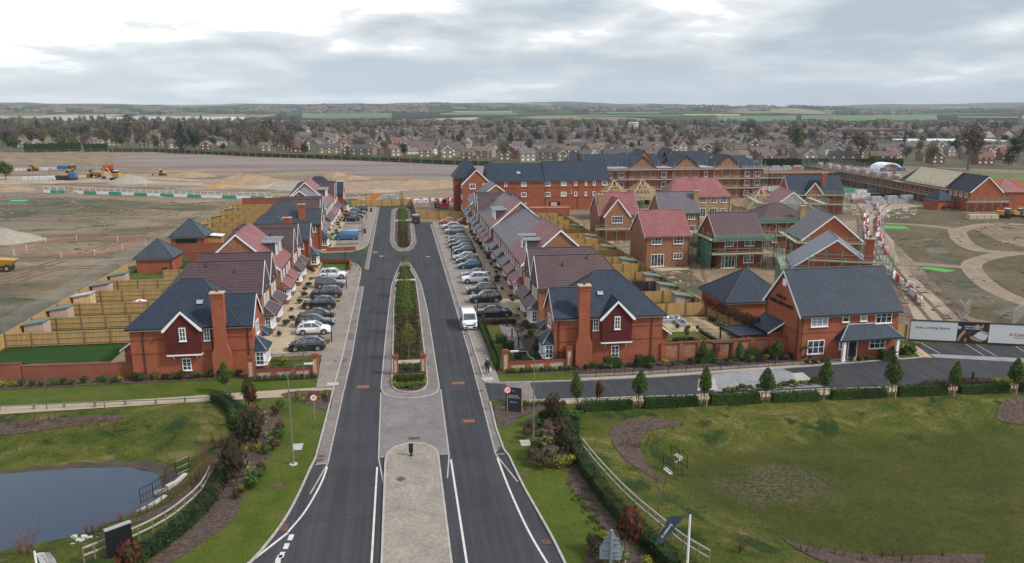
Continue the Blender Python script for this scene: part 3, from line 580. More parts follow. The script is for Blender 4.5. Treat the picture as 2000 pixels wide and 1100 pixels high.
# kerbs
kL = [(-6.8,116.0),(-6.75,81),(-6.9,72.9),(-6.95,65),(-7.05,56.2)]+[(x,y) for x, y in VL if y < 55]
kerb('kerb', kL); kerb('kerb', [(-6.85,81),(-6.75,81)])
kerb('kerb', [(7.55,184),(7.6,118),(7.62,88),(7.65,71.0)]); kerb('kerb', [(7.55,65.8),(7.35,60),(7.45,55.5)]+[(x,y) for x, y in VR if y < 55])
kerb('edging', [(-5.95,116),(-5.75,81),(-5.9,71),(-6.05,55.2)], 0.1, 0, RZ+0.02); kerb('edging', [(6.85,181),(6.95,118),(6.95,80),(6.85,68),(6.7,55)], 0.1, 0, RZ+0.02)
kerb('edging', [(-6.6,116),(-5.9,116)], 0.1, 0, RZ+0.02); kerb('edging', [(-5.9,216),(-5.75,128.5),(-6.4,130)], 0.1, 0, RZ+0.02)
kerb('kerb', smooth([(-17,137.0),(-11.8,136.6),(-8.6,135.0),(-7.3,131),(-6.85,126),(-6.8,116)], 5))
kerb('kerb', smooth([(-17,146.0),(-10.6,146.4),(-8.2,148.5),(-6.9,153),(-6.65,160)], 5)+[(-6.6,216)])
kerb('kerb', [(7.6,71.1),(9.0,70.75),(15.8,70.35),(25,70.2),(40.5,71.0),(49,71.7)]+smooth([(49,71.7),(55.0,72.1),(56.0,72.9),(55.8,74.0),(54.4,80)], 5))
kerb('kerb', [(9.7,65.9),(14.3,65.45),(27.5,64.75),(40,64.5),(48.2,64.0),(60,62.7),(90,59.6)])
kerb('kerb', [(55.6,78.9),(60,77.5),(70,74.3),(80,71)])
# pavements and parking courts (real step up from the road)
PZ = 0.10
slab_('pavement', [(-14.5,82.2),(-9.0,82.2),(-8.6,71.8),(-7.0,71.8),(-6.82,81),(-6.87,116),(-6.9,126),(-7.4,131),(-8.7,134.9),(-11.8,136.4),(-17,136.8),(-16.4,86),(-15.2,85.5)], -0.1, PZ, M_PAVE)
slab_('pavement', [(-17,146.1),(-10.6,146.5),(-8.3,148.6),(-7.0,153),(-6.75,160),(-6.7,217),(-16.5,217)], -0.1, PZ, M_PAVE)
slab_('pavement', [(7.72,71.0),(9.1,70.9),(9.15,93.6),(13.2,93.6),(13.2,183.8),(7.7,183.8)], -0.1, PZ, M_PAVE)
flat('garden_path', [(-16.4,85.2),(-14.3,83.2),(-12.6,83.2),(-12.9,95),(-13.4,136.4),(-17,136.4)], PZ+0.02, M_SLAB)
flat('garden_path', [(-13.2,148),(-13.4,216),(-16.2,216),(-16.2,148)], PZ+0.02, M_SLAB)
slab_('garden_path', [(13.2,92),(17,92),(17,200),(13.2,200)], -0.1, PZ+0.01, M_PATH)
slab_('garden_path', [(11.6,74.2),(13.2,74.2),(13.2,92),(11.6,92)], -0.1, 0.06, M_STRIP)
flat('front_lawn', [(9.35,74.4),(11.6,74.4),(11.6,92.2),(9.35,92.2)], 0.05, M_LAWN)
flat('front_lawn', [(7.9,71.2),(16.6,70.7),(16.8,73.0),(9.2,73.4)][::-1], 0.03, M_LAWN)
flat('front_lawn', [(-13.6,77.9),(-9.2,77.9),(-8.9,82.1),(-13.6,82.1)], 0.06, M_LAWN)
flat('front_lawn', [(-13.8,128.4),(-9.2,128.4),(-8.5,133.8),(-13.8,134.6)], PZ+0.03, M_LAWN)
for (x0, x1, y0, y1) in ((-12.6,-8.6,86.2,88.2),(-13.0,-8.8,106.2,107.3),(-12.6,-8.8,98.8,99.9),(-12.9,-8.6,154.3,155.4),(-12.9,-8.6,163.6,164.6),(-12.9,-8.6,170.5,172),(-12.9,-9.2,184,185),
                         (9.3,13.1,98.4,100.2),(9.3,13.1,110.2,112.2),(9.3,13.1,121.6,123.2),(9.0,13.1,136.6,138),(9.0,13.1,159.2,161.5),(9.0,13.1,169.6,171)):
    flat('lawn_strip', [(x0,y0),(x1,y0),(x1,y1),(x0,y1)], PZ+0.03, M_LAWN)
# paths
flat('path', [(-60,70.0),(-36,70.9),(-23,71.2),(-11.3,71.9),(-8.6,72.0),(-8.2,73.6),(-7.0,73.6),(-7.0,69.5),(-9.4,70.3),(-11.1,69.9),(-22.8,69.6),(-36,69.1),(-60,68.5)], 0.045, M_PATH)
flat('path', [(9.9,65.8),(27.5,64.7),(48,63.9),(60,62.6),(60,61.6),(48,62.8),(27,63.6),(15.5,64.4),(9.8,64.4)], 0.05, M_PATH)
flat('path', [(17.0,70.5),(25,70.35),(40.5,71.15),(47,71.6),(47,71.9),(40.5,71.7),(25,71.0),(17,71.1)], 0.05, M_PATH)
flat('shop_forecourt', [(52.0,71.7),(54.9,72.3),(57.6,78.0),(53.5,78.6),(52.5,74)], 0.06, M_LAWN)
flat('shop_forecourt', [G(1775,680),G(1790,677),G(1822,700),G(1798,699)], 0.075, M_PATIO)
flat('gravel_bed', [(17.1,71.15),(25,71.05),(40.5,71.75),(47.2,72.0),(47.2,72.9),(40.5,72.5),(25,72.0),(17.1,72.0)], 0.07, M_PAVE)
flat('mulch_bed', [(16.8,72.0),(47.0,72.6),(47,74.2),(41,74.0),(41,76.8),(27.3,76.4),(27.3,75.2),(16.0,75.2)], 0.05, M_MULCH)
flat('mulch_bed', [(13.2,76),(15.3,76),(16.6,91.8),(13.2,91.8)], 0.05, M_MULCH)
flat('mulch_bed', [(-60,76.8),(-26,76.9),(-14.8,76.9),(-9.2,76.6),(-9.0,75.9),(-12,75.6),(-26,75.8),(-60,75.6)], 0.06, M_MULCH)
flat('mulch_bed', [(9.3,73.3),(16.7,73.0),(16.7,74.2),(9.3,74.4)], 0.045, M_MULCH)
# gardens: rear lawns and patios
flat('garden_lawn', [(-44.4,83.9),(-31,83.9),(-31,89.9),(-44.4,89.9)], 0.04, M_LAWN_D)
flat('garden_patio', [(-31,82.9),(-27,83.0),(-27,89.9),(-31,89.9)], 0.04, M_PATIO)
for k in range(21):
    y0 = 90.1+6.9*k
    if 136 < y0 < 150: continue
    flat('garden_lawn', [(-44.4,y0),(-30.5,y0),(-30.5,y0+6.7),(-44.4,y0+6.7)], 0.04, M_LAWN if k % 3 else M_LAWN_D)
    flat('garden_patio', [(-30.5,y0),(-27,y0),(-27,y0+6.7),(-30.5,y0+6.7)], 0.04, M_SLAB)
flat('show_garden_lawn', [(28.6,77.4),(35.0,77.6),(34.8,85.2),(28.6,85.8)], 0.06, M_LAWN)
flat('show_garden_path', [(27.2,76.8),(28.6,76.9),(28.6,85.8),(34.8,85.2),(35.3,77.6),(40.9,77.4),(39.8,87.5),(39,91.8),(27.2,91.8)], 0.045, M_PATIO)
for k in range(16): flat('garden_lawn', [(28.5,94+6.6*k),(38,94+6.6*k),(38,100.4+6.6*k),(28.5,100.4+6.6*k)], 0.04, M_LAWN)

# fields and building site
ED = [G(0,322),G(250,325),G(350,330),G(500,334),G(700,341),G(872,347)]
TOP = [G(-60,296),G(60,298),G(230,294),G(300,296),G(500,305),G(700,312),G(870,320),G(1010,327)]
site = [(-330,84),(-45,84),(-45,238),(-8,238),(-8,218.5),(3,218.5),(3,184.2),(14,184.2),(14,200),(28,200),(39.5,196),(39.5,92),(41,88),(53,82),(56,78.6),(80,71),(92,66),(170,96),(240,180),G(2060,335),G(1700,322),G(1500,322)]+[G(1100,330)]+ED[::-1]+[G(-60,320)]
flat('site_ground', site, 0.012, M_DIRT)
flat('heath', ED+[G(1010,352),G(1010,327),G(870,320),G(700,312),G(500,305),G(300,296),G(230,294),G(60,298),G(-60,297),G(-60,320)], 0.016, M_HEATH)
flat('bare_slope', [G(-60,297),G(60,298),G(230,294),G(300,296),G(250,303),G(215,312),G(250,325),G(0,324),G(-60,322)], 0.03, M_DIRT2)
flat('rough_field', [(-44.9,84),(-44.9,180),(-45.5,215),G(478,400),G(430,399),G(300,393),G(100,384),G(-80,392),(-330,200),(-330,84)], 0.02, M_ROUGH)
flat('weedy_field', [(-45.0,84),(-45.0,112),(-60,118),(-80,112),(-150,118),(-330,110),(-330,84)], 0.03, M_WEED)
flat('weedy_field', smooth([G(-60,400),G(100,386),G(300,396),G(420,402),G(470,406),G(380,412),G(250,408),G(120,420),G(0,425),G(-80,430)], 4, True), 0.032, M_WEED)
flat('site_track', smooth([G(-60,350),G(0,346),G(200,342),G(400,352),G(600,362),G(760,362),G(870,352),G(870,362),G(760,376),G(600,374),G(400,364),G(200,356),G(0,364),G(-60,366)], 4, True), 0.02, M_HAUL)
flat('plot_ground', [(39.6,92),(41,88),(53,82),(57,90),(66,110),(92,150),(100,180),(60,196),(40,190)], 0.022, M_DIRT2)
flat('raked_topsoil', [G(1258,530),G(1345,527),G(1398,578),G(1395,592)], 0.035, M_WEED)
flat('patio_slabs', [G(1280,525),G(1342,522),G(1350,527),G(1290,530)], 0.045, M_SLAB)
haul = smooth([G(1610,360),G(1650,385),G(1690,410),G(1700,450),G(1695,500),G(1745,545),G(1775,600),G(1800,640),G(1880,640),G(1840,590),G(1790,545),G(1752,500),G(1745,450),G(1760,425),G(1800,405),G(1860,398),G(1820,385),G(1740,385),G(1690,365),G(1640,345)], 4, True)
flat('haul_road', haul, 0.03, M_HAUL)
mead = smooth([G(1720,438),G(1745,410),G(1820,405),G(1900,418),G(2060,425),G(2100,700),G(1990,640),G(1900,620),G(1860,590),G(1800,525),G(1765,490)], 3, True)
flat('meadow', mead, 0.04, M_MEADOW)
flat('weedy_slope', smooth([G(1800,470),G(1830,520),G(1880,570),G(1960,620),G(2060,660),G(2060,600),G(1940,560),G(1880,520),G(1830,470)], 3, True), 0.045, M_WEED)
flat('playing_field', [G(1760,335),G(2060,338),G(2060,372),G(1960,362),G(1830,345)], 0.05, plain('field_green', (0.085,0.125,0.03), 0.95, 0.2, 0.1))
for k_, (pl, w_) in enumerate((([G(1722,437),G(1790,440),G(1850,446),G(1870,454)],2.6),([G(1870,454),G(1890,445),G(1940,438),G(2010,440),G(2070,445)],3.2),([G(1868,452),G(1878,470),G(1905,487),G(1950,493),G(2070,499)],3.6),
            ([G(1985,495),G(1945,500),G(1908,510),G(1897,522),G(1915,546),G(1960,576),G(2070,616)],3.2),([G(1740,516),G(1800,517),G(1868,522),G(1900,524)],2.8))):
    struct('path', ribbon(MB(), smooth(pl, 6), w_, 0.02-.004*k_, 0.062+.005*k_), M_SITEPATH)
flat('churned_patch', smooth([G(1895,440),G(1960,440),G(2060,455),G(2060,485),G(1980,480),G(1930,462)], 3, True), 0.055, M_DIRT2)
flat('green_sheeting', [G(1724,441),G(1765,443),G(1778,448),G(1724,447)], 0.08, plain('bright_green_sheet', (0.05,0.32,0.02), 0.6, 0.2))
flat('green_sheeting', [G(1790,524),G(1812,522),G(1868,529),G(1848,533)], 0.08, MATS['bright_green_sheet'])
# wheel ruts over the site
M_RUT = patchy('wheel_rut', [(0.35,(0.11,0.078,0.052)),(0.65,(0.17,0.125,0.085))], s1=0.5, s2=4, amp=0.3)
for k_, pl in enumerate(([G(-40,362),G(100,360),G(300,370),G(500,378),G(620,372),G(760,366)],[G(60,348),G(250,350),G(420,356),G(560,350),G(700,352)],[G(130,400),G(260,420),G(380,410),G(520,392)],[G(0,560),G(120,525),G(300,520),G(350,480),G(470,400)],[G(0,545),G(150,500),G(330,440),G(440,402)],
            [G(1730,640),G(1745,600),G(1722,540),G(1690,480),G(1680,420),G(1650,380)],[G(1840,636),G(1800,590),G(1750,540),G(1715,480),G(1700,430),G(1740,395),G(1800,392)],[G(1370,560),G(1360,520),G(1362,470),G(1390,440)],[G(1480,380),G(1560,372),G(1640,372),G(1700,392)])):
    for o_ in (-.95,.95):
        q = smooth(pl, 6); n_ = len(q); q2 = []
        for i_ in range(n_):
            a, b = q[max(0,i_-1)], q[min(n_-1,i_+1)]; l_ = hypot(b[0]-a[0],b[1]-a[1]) or 1; q2.append((q[i_][0]-(b[1]-a[1])/l_*o_, q[i_][1]+(b[0]-a[0])/l_*o_))
        struct('wheel_ruts', ribbon(MB(), q2, .5, .0, .068+.002*k_+(.001 if o_ > 0 else 0)), M_RUT)
# painted lines
lm = MB(); lz = RZ+0.012
def dash(a, b, w_): lm.v and None; ribbon(lm, [a, b], w_, RZ, lz)
ribbon(lm, smooth([(-6.05,54.6),(-6.25,52.0),(-6.9,48.2),(-7.7,45.6)], 6), 0.13, RZ, lz)
ribbon(lm, [(-2.35,54.0),(-2.35,20)], 0.13, RZ, lz); ribbon(lm, [(3.2,54.5),(3.22,20)], 0.14, RZ, lz)
ribbon(lm, smooth([(6.75,54.3),(7.0,48.5),(7.45,43),(8.2,38)], 6), 0.14, RZ, lz)
ribbon(lm, [(-7.7,45.5),(-9.4,42.6),(-11.6,39.8)], 0.16, RZ, lz)
for k in range(6):
    a = G(570-7*k*1.25, 1045+k*17); b_ = G(566-7*k*1.25, 1056+k*17); dash(a, b_, 0.3)
    if k > 1: a = G(548-9*(k-2)*1.3, 1085+(k-2)*16); b_ = G(542-9*(k-2)*1.3, 1096+(k-2)*16); dash(a, b_, 0.3)
for (a, b_) in ((G(1800,671),G(1837,692)),(G(1886,673),G(1924,696)),(G(1907,674),G(1948,697)),(G(1985,678),G(2020,700))):
    for k in range(9): t0, t1 = k/9, (k+0.55)/9; dash((a[0]+(b_[0]-a[0])*t0, a[1]+(b_[1]-a[1])*t0), (a[0]+(b_[0]-a[0])*t1, a[1]+(b_[1]-a[1])*t1), 0.12)
struct('road_markings', lm, M_LINE)
# seams and worn patches in the asphalt
for a, b in (((-6.9,46.6),(-1.8,46.6)),((-6.8,62.2),(-2.4,62.4)),((2.4,47.4),(7.5,47.2)),((3.3,71.6),(6.85,71.4)),((-6.8,93),(-2.3,93)),((3.2,112),(6.9,112.1)),((-6.6,136.2),(6.9,136.6))):
    struct('tar_seam', ribbon(MB(), [a,((a[0]+b[0])/2,a[1]+.04),b], .07, RZ, RZ+.007), M_SEAM)
for x0, y0, w_, d_ in ((4.6,66,1.1,3.4),(-4.4,101,1.6,2),(-1.5,139.6,3.2,1.6)):
    flat('asphalt_patch', [(x0,y0),(x0+w_,y0+.1),(x0+w_,y0+d_),(x0-.05,y0+d_)], RZ+.006, M_APATCH)
# ironwork in the surfaces
def cover(px, py, w_, d_, z, name='drain_cover', m=None, rot=0):
    x, y = G(px, py); mb = MB(); mb.cbox(0,0,0,w_,d_,0.012)
    for k in range(4): mb.box(-w_*0.42, -d_*0.4+k*d_*0.22, 0.012, w_*0.42, -d_*0.4+k*d_*0.22+d_*0.1, 0.018)
    o = obj(name, mb.mesh(name, m or M_IRON), None, (x, y, z), rot); tag(o, kind='structure'); return o
M_IRON = plain('rusty_iron', (0.11,0.055,0.045), 0.8, 0.4, 4)
M_RUST = plain('orange_marking_paint', (0.22,0.09,0.05), 0.9, 0.3, 3)
for (a) in ((709,756,1.2,0.8,RZ+.004,M_RUST),(895,749,1.2,0.7,RZ+.004,M_RUST),(916,823,1.0,.6,RZ+.004,M_RUST),(809,857,.9,.5,RZ+.014,None),(783,939,.55,.55,.135,None),(628,892,.45,.35,RZ+.02,None),(626,900,.45,.35,RZ+.02,None),
            (674,702,.5,.3,RZ+.02,None),(672,706,.5,.3,RZ+.02,None),(686,662,.4,.25,RZ+.02,None),(553,1032,.6,.9,RZ+.02,None),(940,764,.45,.3,RZ+.02,None),(907,653,.4,.3,RZ+.02,None),(919,692,.45,.25,RZ+.02,None),(920,696,.45,.25,RZ+.02,None),
            (978,876,.45,.4,RZ+.02,None),(1067,1060,.55,.5,RZ+.02,None),(542,949,.7,.6,.045,None),(1022,927,.6,.6,.045,None),(655,707,.3,.3,PZ,None),(691,592,.4,.25,RZ+.02,None),(867,555,.3,.3,RZ+.02,None),(733,493,.9,.6,RZ+.03,M_CONC),(745,501,.7,.6,RZ+.03,M_CONC),(836,502,.7,.6,RZ+.03,M_CONC)):
    cover(*a[:5], m=a[5], rot=0.78 if a[0] == 783 else 0)
for (px, py, w_, d_) in ((581,874,.8,1.2),(1026,866,.8,1.1)): cover(px, py, w_, d_, 0.045, 'concrete_cover', M_CONC)
cover(650,752,1.1,.8,PZ,'concrete_cover',M_CONC); cover(952,742,1.1,.8,PZ,'concrete_cover',M_CONC)

# far country: rolling downs with fields
def hillz(x, y):
    r = hypot(x, y)
    if r < 2300: return -3.0
    t = min(1, (r-2300)/6200); a = atan2(x, y)
    base = 132*(t**1.15)
    f = 0.5+0.75*mnoise.noise(Vector((a*4.2+3, r*0.00028, 1.3)))+0.35*mnoise.noise(Vector((a*11, r*0.0007, 4.1)))+0.12*mnoise.noise(Vector((a*34, r*0.0021, 7.7)))
    side = 1.0+0.16*math.exp(-((a-0.36)/0.14)**2)+0.10*math.exp(-((a+0.05)/0.16)**2)-0.06*math.exp(-((a+0.62)/0.2)**2)
    return -3.0+base*(0.55+0.62*max(0, f))*side*0.98
rs = [2200*(1.018**k) for k in range(82)]; az = [radians(-52)+radians(104)*k/420 for k in range(421)]
mb = MB(); mb.v = [(r*sin(a), r*cos(a), hillz(r*sin(a), r*cos(a))) for r in rs for a in az]; na = len(az)
mb.f = [(j*na+i, j*na+i+1, (j+1)*na+i+1, (j+1)*na+i) for j in range(len(rs)-1) for i in range(na-1)]
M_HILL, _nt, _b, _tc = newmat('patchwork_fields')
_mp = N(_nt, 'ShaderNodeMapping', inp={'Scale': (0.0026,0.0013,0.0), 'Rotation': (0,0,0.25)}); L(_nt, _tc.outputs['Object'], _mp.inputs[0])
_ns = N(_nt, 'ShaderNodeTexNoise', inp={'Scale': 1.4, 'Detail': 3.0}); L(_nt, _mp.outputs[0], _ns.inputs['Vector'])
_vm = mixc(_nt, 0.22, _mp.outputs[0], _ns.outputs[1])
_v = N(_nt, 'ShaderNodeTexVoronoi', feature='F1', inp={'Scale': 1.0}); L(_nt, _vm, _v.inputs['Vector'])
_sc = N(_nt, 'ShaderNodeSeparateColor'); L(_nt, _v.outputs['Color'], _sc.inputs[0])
_c = ramp(_nt, _sc.outputs[0], [(0.0,(0.030,0.032,0.018)),(0.14,(0.052,0.050,0.030)),(0.20,(0.045,0.085,0.022)),(0.46,(0.075,0.120,0.034)),(0.58,(0.120,0.125,0.055)),(0.70,(0.21,0.185,0.11)),(0.80,(0.34,0.30,0.18)),(0.87,(0.060,0.095,0.03)),(1.0,(0.10,0.13,0.045))], 'CONSTANT')  # pale tan steps paint sun-lit patches into the field colours
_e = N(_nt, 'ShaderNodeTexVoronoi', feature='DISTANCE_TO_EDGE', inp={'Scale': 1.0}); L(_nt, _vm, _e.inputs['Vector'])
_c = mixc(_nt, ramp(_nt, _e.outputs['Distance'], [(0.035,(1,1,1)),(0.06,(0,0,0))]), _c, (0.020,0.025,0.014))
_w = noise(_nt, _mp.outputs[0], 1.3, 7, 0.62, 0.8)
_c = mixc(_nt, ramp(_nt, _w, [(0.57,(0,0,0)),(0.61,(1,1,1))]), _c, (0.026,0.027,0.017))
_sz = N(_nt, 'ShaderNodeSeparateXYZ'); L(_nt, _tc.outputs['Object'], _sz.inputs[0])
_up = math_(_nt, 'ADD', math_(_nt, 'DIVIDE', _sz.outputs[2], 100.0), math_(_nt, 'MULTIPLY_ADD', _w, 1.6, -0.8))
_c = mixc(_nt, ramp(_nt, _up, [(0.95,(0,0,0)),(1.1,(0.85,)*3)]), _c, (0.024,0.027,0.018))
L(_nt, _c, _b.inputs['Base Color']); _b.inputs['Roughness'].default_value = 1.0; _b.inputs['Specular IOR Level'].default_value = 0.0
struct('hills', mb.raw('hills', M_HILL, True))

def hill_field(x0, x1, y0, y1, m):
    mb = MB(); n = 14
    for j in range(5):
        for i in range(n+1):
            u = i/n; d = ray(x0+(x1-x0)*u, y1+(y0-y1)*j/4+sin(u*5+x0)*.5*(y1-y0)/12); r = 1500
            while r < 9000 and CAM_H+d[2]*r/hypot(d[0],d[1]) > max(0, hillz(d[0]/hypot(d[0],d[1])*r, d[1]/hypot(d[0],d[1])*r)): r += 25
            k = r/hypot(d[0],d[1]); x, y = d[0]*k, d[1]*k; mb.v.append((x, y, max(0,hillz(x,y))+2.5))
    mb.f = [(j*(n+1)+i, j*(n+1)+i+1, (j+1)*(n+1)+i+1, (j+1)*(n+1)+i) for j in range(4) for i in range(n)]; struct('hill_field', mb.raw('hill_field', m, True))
_fg = plain('spring_crop', (0.065,0.125,0.035), 1, .15, .004); _fp = plain('sunlit_stubble', (0.36,0.31,0.19), 1, .12, .004); _fo = plain('olive_pasture', (0.095,0.12,0.045), 1, .2, .004)  # the tan stubble carries sun-lit patches of the downs in its colour
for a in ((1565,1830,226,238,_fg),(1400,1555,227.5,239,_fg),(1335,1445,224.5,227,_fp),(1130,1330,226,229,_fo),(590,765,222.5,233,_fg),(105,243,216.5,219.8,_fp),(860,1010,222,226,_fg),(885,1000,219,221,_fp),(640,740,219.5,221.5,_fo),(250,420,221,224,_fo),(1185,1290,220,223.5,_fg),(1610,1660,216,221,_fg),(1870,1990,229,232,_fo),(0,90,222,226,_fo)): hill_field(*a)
M_DCHEEK = plain('dark_slate_cheek', (0.06,0.075,0.085), .5, .15)
# ================================================================== BUILDING KIT
FACE = {'S': 0.0, 'E': pi/2, 'N': pi, 'W': -pi/2}
WCACHE = {}
def win_meshes(w_, h_, c, r, blind=False, fr=0.075, bar=0.04, frame=None):
    k = (round(w_,2), round(h_,2), c, r, blind, fr, frame.name if frame else '')
    if k not in WCACHE:
        f = MB(); d0, d1 = -0.05, 0.06       # stands slightly proud of the wall (towards -Y)
        f.box(-w_/2, d0, 0, -w_/2+fr, d1, h_); f.box(w_/2-fr, d0, 0, w_/2, d1, h_)
        f.box(-w_/2+fr, d0, 0, w_/2-fr, d1, fr); f.box(-w_/2+fr, d0, h_-fr, w_/2-fr, d1, h_)
        for i in range(1, c):
            x = -w_/2+w_*i/c; f.box(x-bar/2-0.01, d0+0.012, fr, x+bar/2+0.01, d1-0.01, h_-fr)
        for j in range(1, r):
            z = h_*j/r
            for i in range(c):
                xa = -w_/2+w_*i/c+(fr if i == 0 else bar/2+0.01); xb = -w_/2+w_*(i+1)/c-(fr if i == c-1 else bar/2+0.01)
                f.box(xa, d0+0.016, z-bar/2, xb, d1-0.02, z+bar/2)
        f.box(-w_/2-0.06, d0-0.06, -0.07, w_/2+0.06, d1, -0.002)
        p = MB().box(-w_/2+fr+0.002, d0+0.04, fr+0.002, w_/2-fr-0.002, d0+0.055, h_-fr-0.002)
        WCACHE[k] = (f.mesh('window', frame or M_WHITE), p.mesh('pane', M_BLIND if blind else M_WGLASS))
    return WCACHE[k]
def window(t, x, y, z, w_, h_, c=2, r=2, face='S', blind=False, name='window', frame=None, **k):
    a, b = win_meshes(w_, h_, c, r, blind, frame=frame, **k)
    o = obj(name, a, t, (x, y, z), FACE[face]); obj('pane', b, o); return o
def door(t, x, y, z, face='S', w_=1.0, h_=2.1, m=None):
    o = obj('door', MB().box(-w_/2, -0.04, 0, w_/2, 0.03, h_), t, (x, y, z), FACE[face], m=m or M_BLACK)
    f = MB(); f.box(-w_/2-0.08,-0.06,0,-w_/2,0.03,h_+0.08).box(w_/2,-0.06,0,w_/2+0.08,0.03,h_+0.08).box(-w_/2,-0.06,h_,w_/2,0.03,h_+0.08)
    obj('door_frame', f, o, m=M_WHITE); obj('handle', MB().box(w_/2-0.18,-0.1,0.95,w_/2-0.12,-0.04,1.1), o, m=M_GALV)
    return o
def bat(prof_l, prof_r): pass
def roof_gable(t, x0, x1, y0, y1, e, rz_, axis, m, over=0.32, verge=0.18, th=0.13, boards=True, ends=(1,1), name='roof', gut=True, base=0.0):
    """pitched roof with its ridge along axis; e eave height, rz_ ridge height"""
    if axis == 'x': a0, a1, b0, b1 = x0, x1, y0, y1
    else: a0, a1, b0, b1 = y0, y1, x0, x1
    c = (b0+b1)/2; hw = (b1-b0)/2; sl = (rz_-e)/hw; el = e-sl*over
    prof = [(b0-over, el+th), (c, rz_+th), (b1+over, el+th), (b1+over, el), (c, rz_), (b0-over, el)]
    s0, s1 = a0-(verge if ends[0] else 0), a1+(verge if ends[1] else 0)
    r_ = obj(name, MB().extr(prof, s0, s1, axis), t, m=m)
    cap = MB(); f = (lambda a,b,z:(a,b,z)) if axis == 'x' else (lambda a,b,z:(b,a,z))
    cap.tube(f(s0,c,rz_+th+0.0), f(s1,c,rz_+th+0.0), 0.09, 6); obj('ridge_tiles', cap, r_, m=M_RIDGE if m is not M_TILE_RED else M_TILE_RED)
    if boards:
        for k, s in enumerate((s0, s1)):
            if not ends[k]: continue
            q = -0.035 if k == 0 else 0.035; bh = 0.24
            pr = [(b0-over-0.02, el+0.05), (c, rz_+0.06), (b1+over+0.02, el+0.05), (b1+over+0.02, el+0.05-bh), (b1+over-0.22, el+0.02-bh*0.6), (c, rz_+0.06-bh*1.15), (b0-over+0.22, el+0.02-bh*0.6), (b0-over-0.02, el+0.05-bh)]
            obj('bargeboard', MB().extr(pr, min(s,s+q), max(s,s+q), axis), t, m=M_WHITE)
    if gut:
        for b, sg in ((b0, -1), (b1, 1)):
            p = MB(); lo, hi = sorted((b+sg*(over-0.05), b+sg*0.02)); g = (lambda u0,v0,z0,u1,v1,z1: MB().box(u0,v0,z0,u1,v1,z1)) if axis == 'x' else (lambda u0,v0,z0,u1,v1,z1: MB().box(v0,u0,z0,v1,u1,z1))
            obj('fascia', g(a0+0.01, lo, el-0.10, a1-0.01, hi, el+0.01), t, m=M_WHITE)
            q0, q1 = sorted((b+sg*(over+0.003), b+sg*(over+0.10)))
            obj('gutter', g(s0, q0, el-0.02, s1, q1, el+0.07), t, m=M_BLACKP)
    return r_
def roof_hip(t, x0, x1, y0, y1, e, rz_, m, over=0.32, th=0.12, hips=(1,1), axis=None, name='roof', gut=True, steep=1.0):
    axis = axis or ('x' if (x1-x0) >= (y1-y0) else 'y')
    if axis == 'x': a0, a1, b0, b1 = x0, x1, y0, y1
    else: a0, a1, b0, b1 = y0, y1, x0, x1
    c = (b0+b1)/2; hw = (b1-b0)/2; sl = (rz_-e)/hw; el = e-sl*over
    r0 = a0+(hw*steep if hips[0] else -over*0.5); r1 = a1-(hw*steep if hips[1] else -over*0.5)
    if r0 > r1: r0 = r1 = (a0+a1)/2
    A0, A1 = a0-(over if hips[0] else over*0.5), a1+(over if hips[1] else over*0.5); B0, B1 = b0-over, b1+over
    f = (lambda a,b,z:(a,b,z)) if axis == 'x' else (lambda a,b,z:(b,a,z))
    vs = [f(A0,B0,el),f(A1,B0,el),f(A1,B1,el),f(A0,B1,el),f(A0,B0,el+th),f(A1,B0,el+th),f(A1,B1,el+th),f(A0,B1,el+th),f(r0,c,rz_+th),f(r1,c,rz_+th)]
    if abs(r0-r1) < 1e-4: vs = vs[:9]; fs = [(0,1,2,3),(0,1,5,4),(1,2,6,5),(2,3,7,6),(3,0,4,7),(4,5,8),(5,6,8),(6,7,8),(7,4,8)]
    else: fs = [(0,1,2,3),(0,1,5,4),(1,2,6,5),(2,3,7,6),(3,0,4,7),(4,5,9,8),(6,7,8,9),(5,6,9),(7,4,8)]
    r_ = obj(name, MB().add(vs, fs), t, m=m)
    cap = MB(); z = rz_+th; k = el+th
    if abs(r0-r1) > 1e-4: cap.tube(f(r0,c,z), f(r1,c,z), 0.08, 6)
    if hips[0]: cap.tube(f(A0,B0,k), f(r0,c,z), 0.07, 5); cap.tube(f(A0,B1,k), f(r0,c,z), 0.07, 5)
    if hips[1]: cap.tube(f(A1,B0,k), f(r1,c,z), 0.07, 5); cap.tube(f(A1,B1,k), f(r1,c,z), 0.07, 5)
    if cap.v: obj('ridge_tiles', cap, r_, m=M_RIDGE if m is not M_TILE_RED else M_TILE_RED)
    if gut:
        g = MB(); o_ = over+0.003; g.box(x0-o_-0.09, y0-o_-0.09, el-0.02, x1+o_+0.09, y0-o_, el+0.06).box(x0-o_-0.09, y1+o_, el-0.02, x1+o_+0.09, y1+o_+0.09, el+0.06).box(x0-o_-0.09, y0-o_, el-0.02, x0-o_, y1+o_, el+0.06).box(x1+o_, y0-o_, el-0.02, x1+o_+0.09, y1+o_, el+0.06)
        obj('gutter', g, t, m=M_BLACKP)
        obj('fascia', MB().box(x0-over+0.06, y0-over+0.06, el-0.13, x1+over-0.06, y1+over-0.06, el-0.002), t, m=M_WHITE)
    return r_
def walls_gable(t, x0, x1, y0, y1, e, rz_, axis, m, name='wall', z0=0.0):
    if axis == 'x': pr = [(y0,z0),(y1,z0),(y1,e),((y0+y1)/2,rz_-0.01),(y0,e)]; mb = MB().extr(pr, x0, x1, 'x')
    else: pr = [(x0,z0),(x1,z0),(x1,e),((x0+x1)/2,rz_-0.01),(x0,e)]; mb = MB().extr(pr, y0, y1, 'y')
    return obj(name, mb, t, m=m)
def walls_box(t, x0, x1, y0, y1, e, m, name='wall', z0=0.0): return obj(name, MB().box(x0,y0,z0,x1,y1,e), t, m=m)
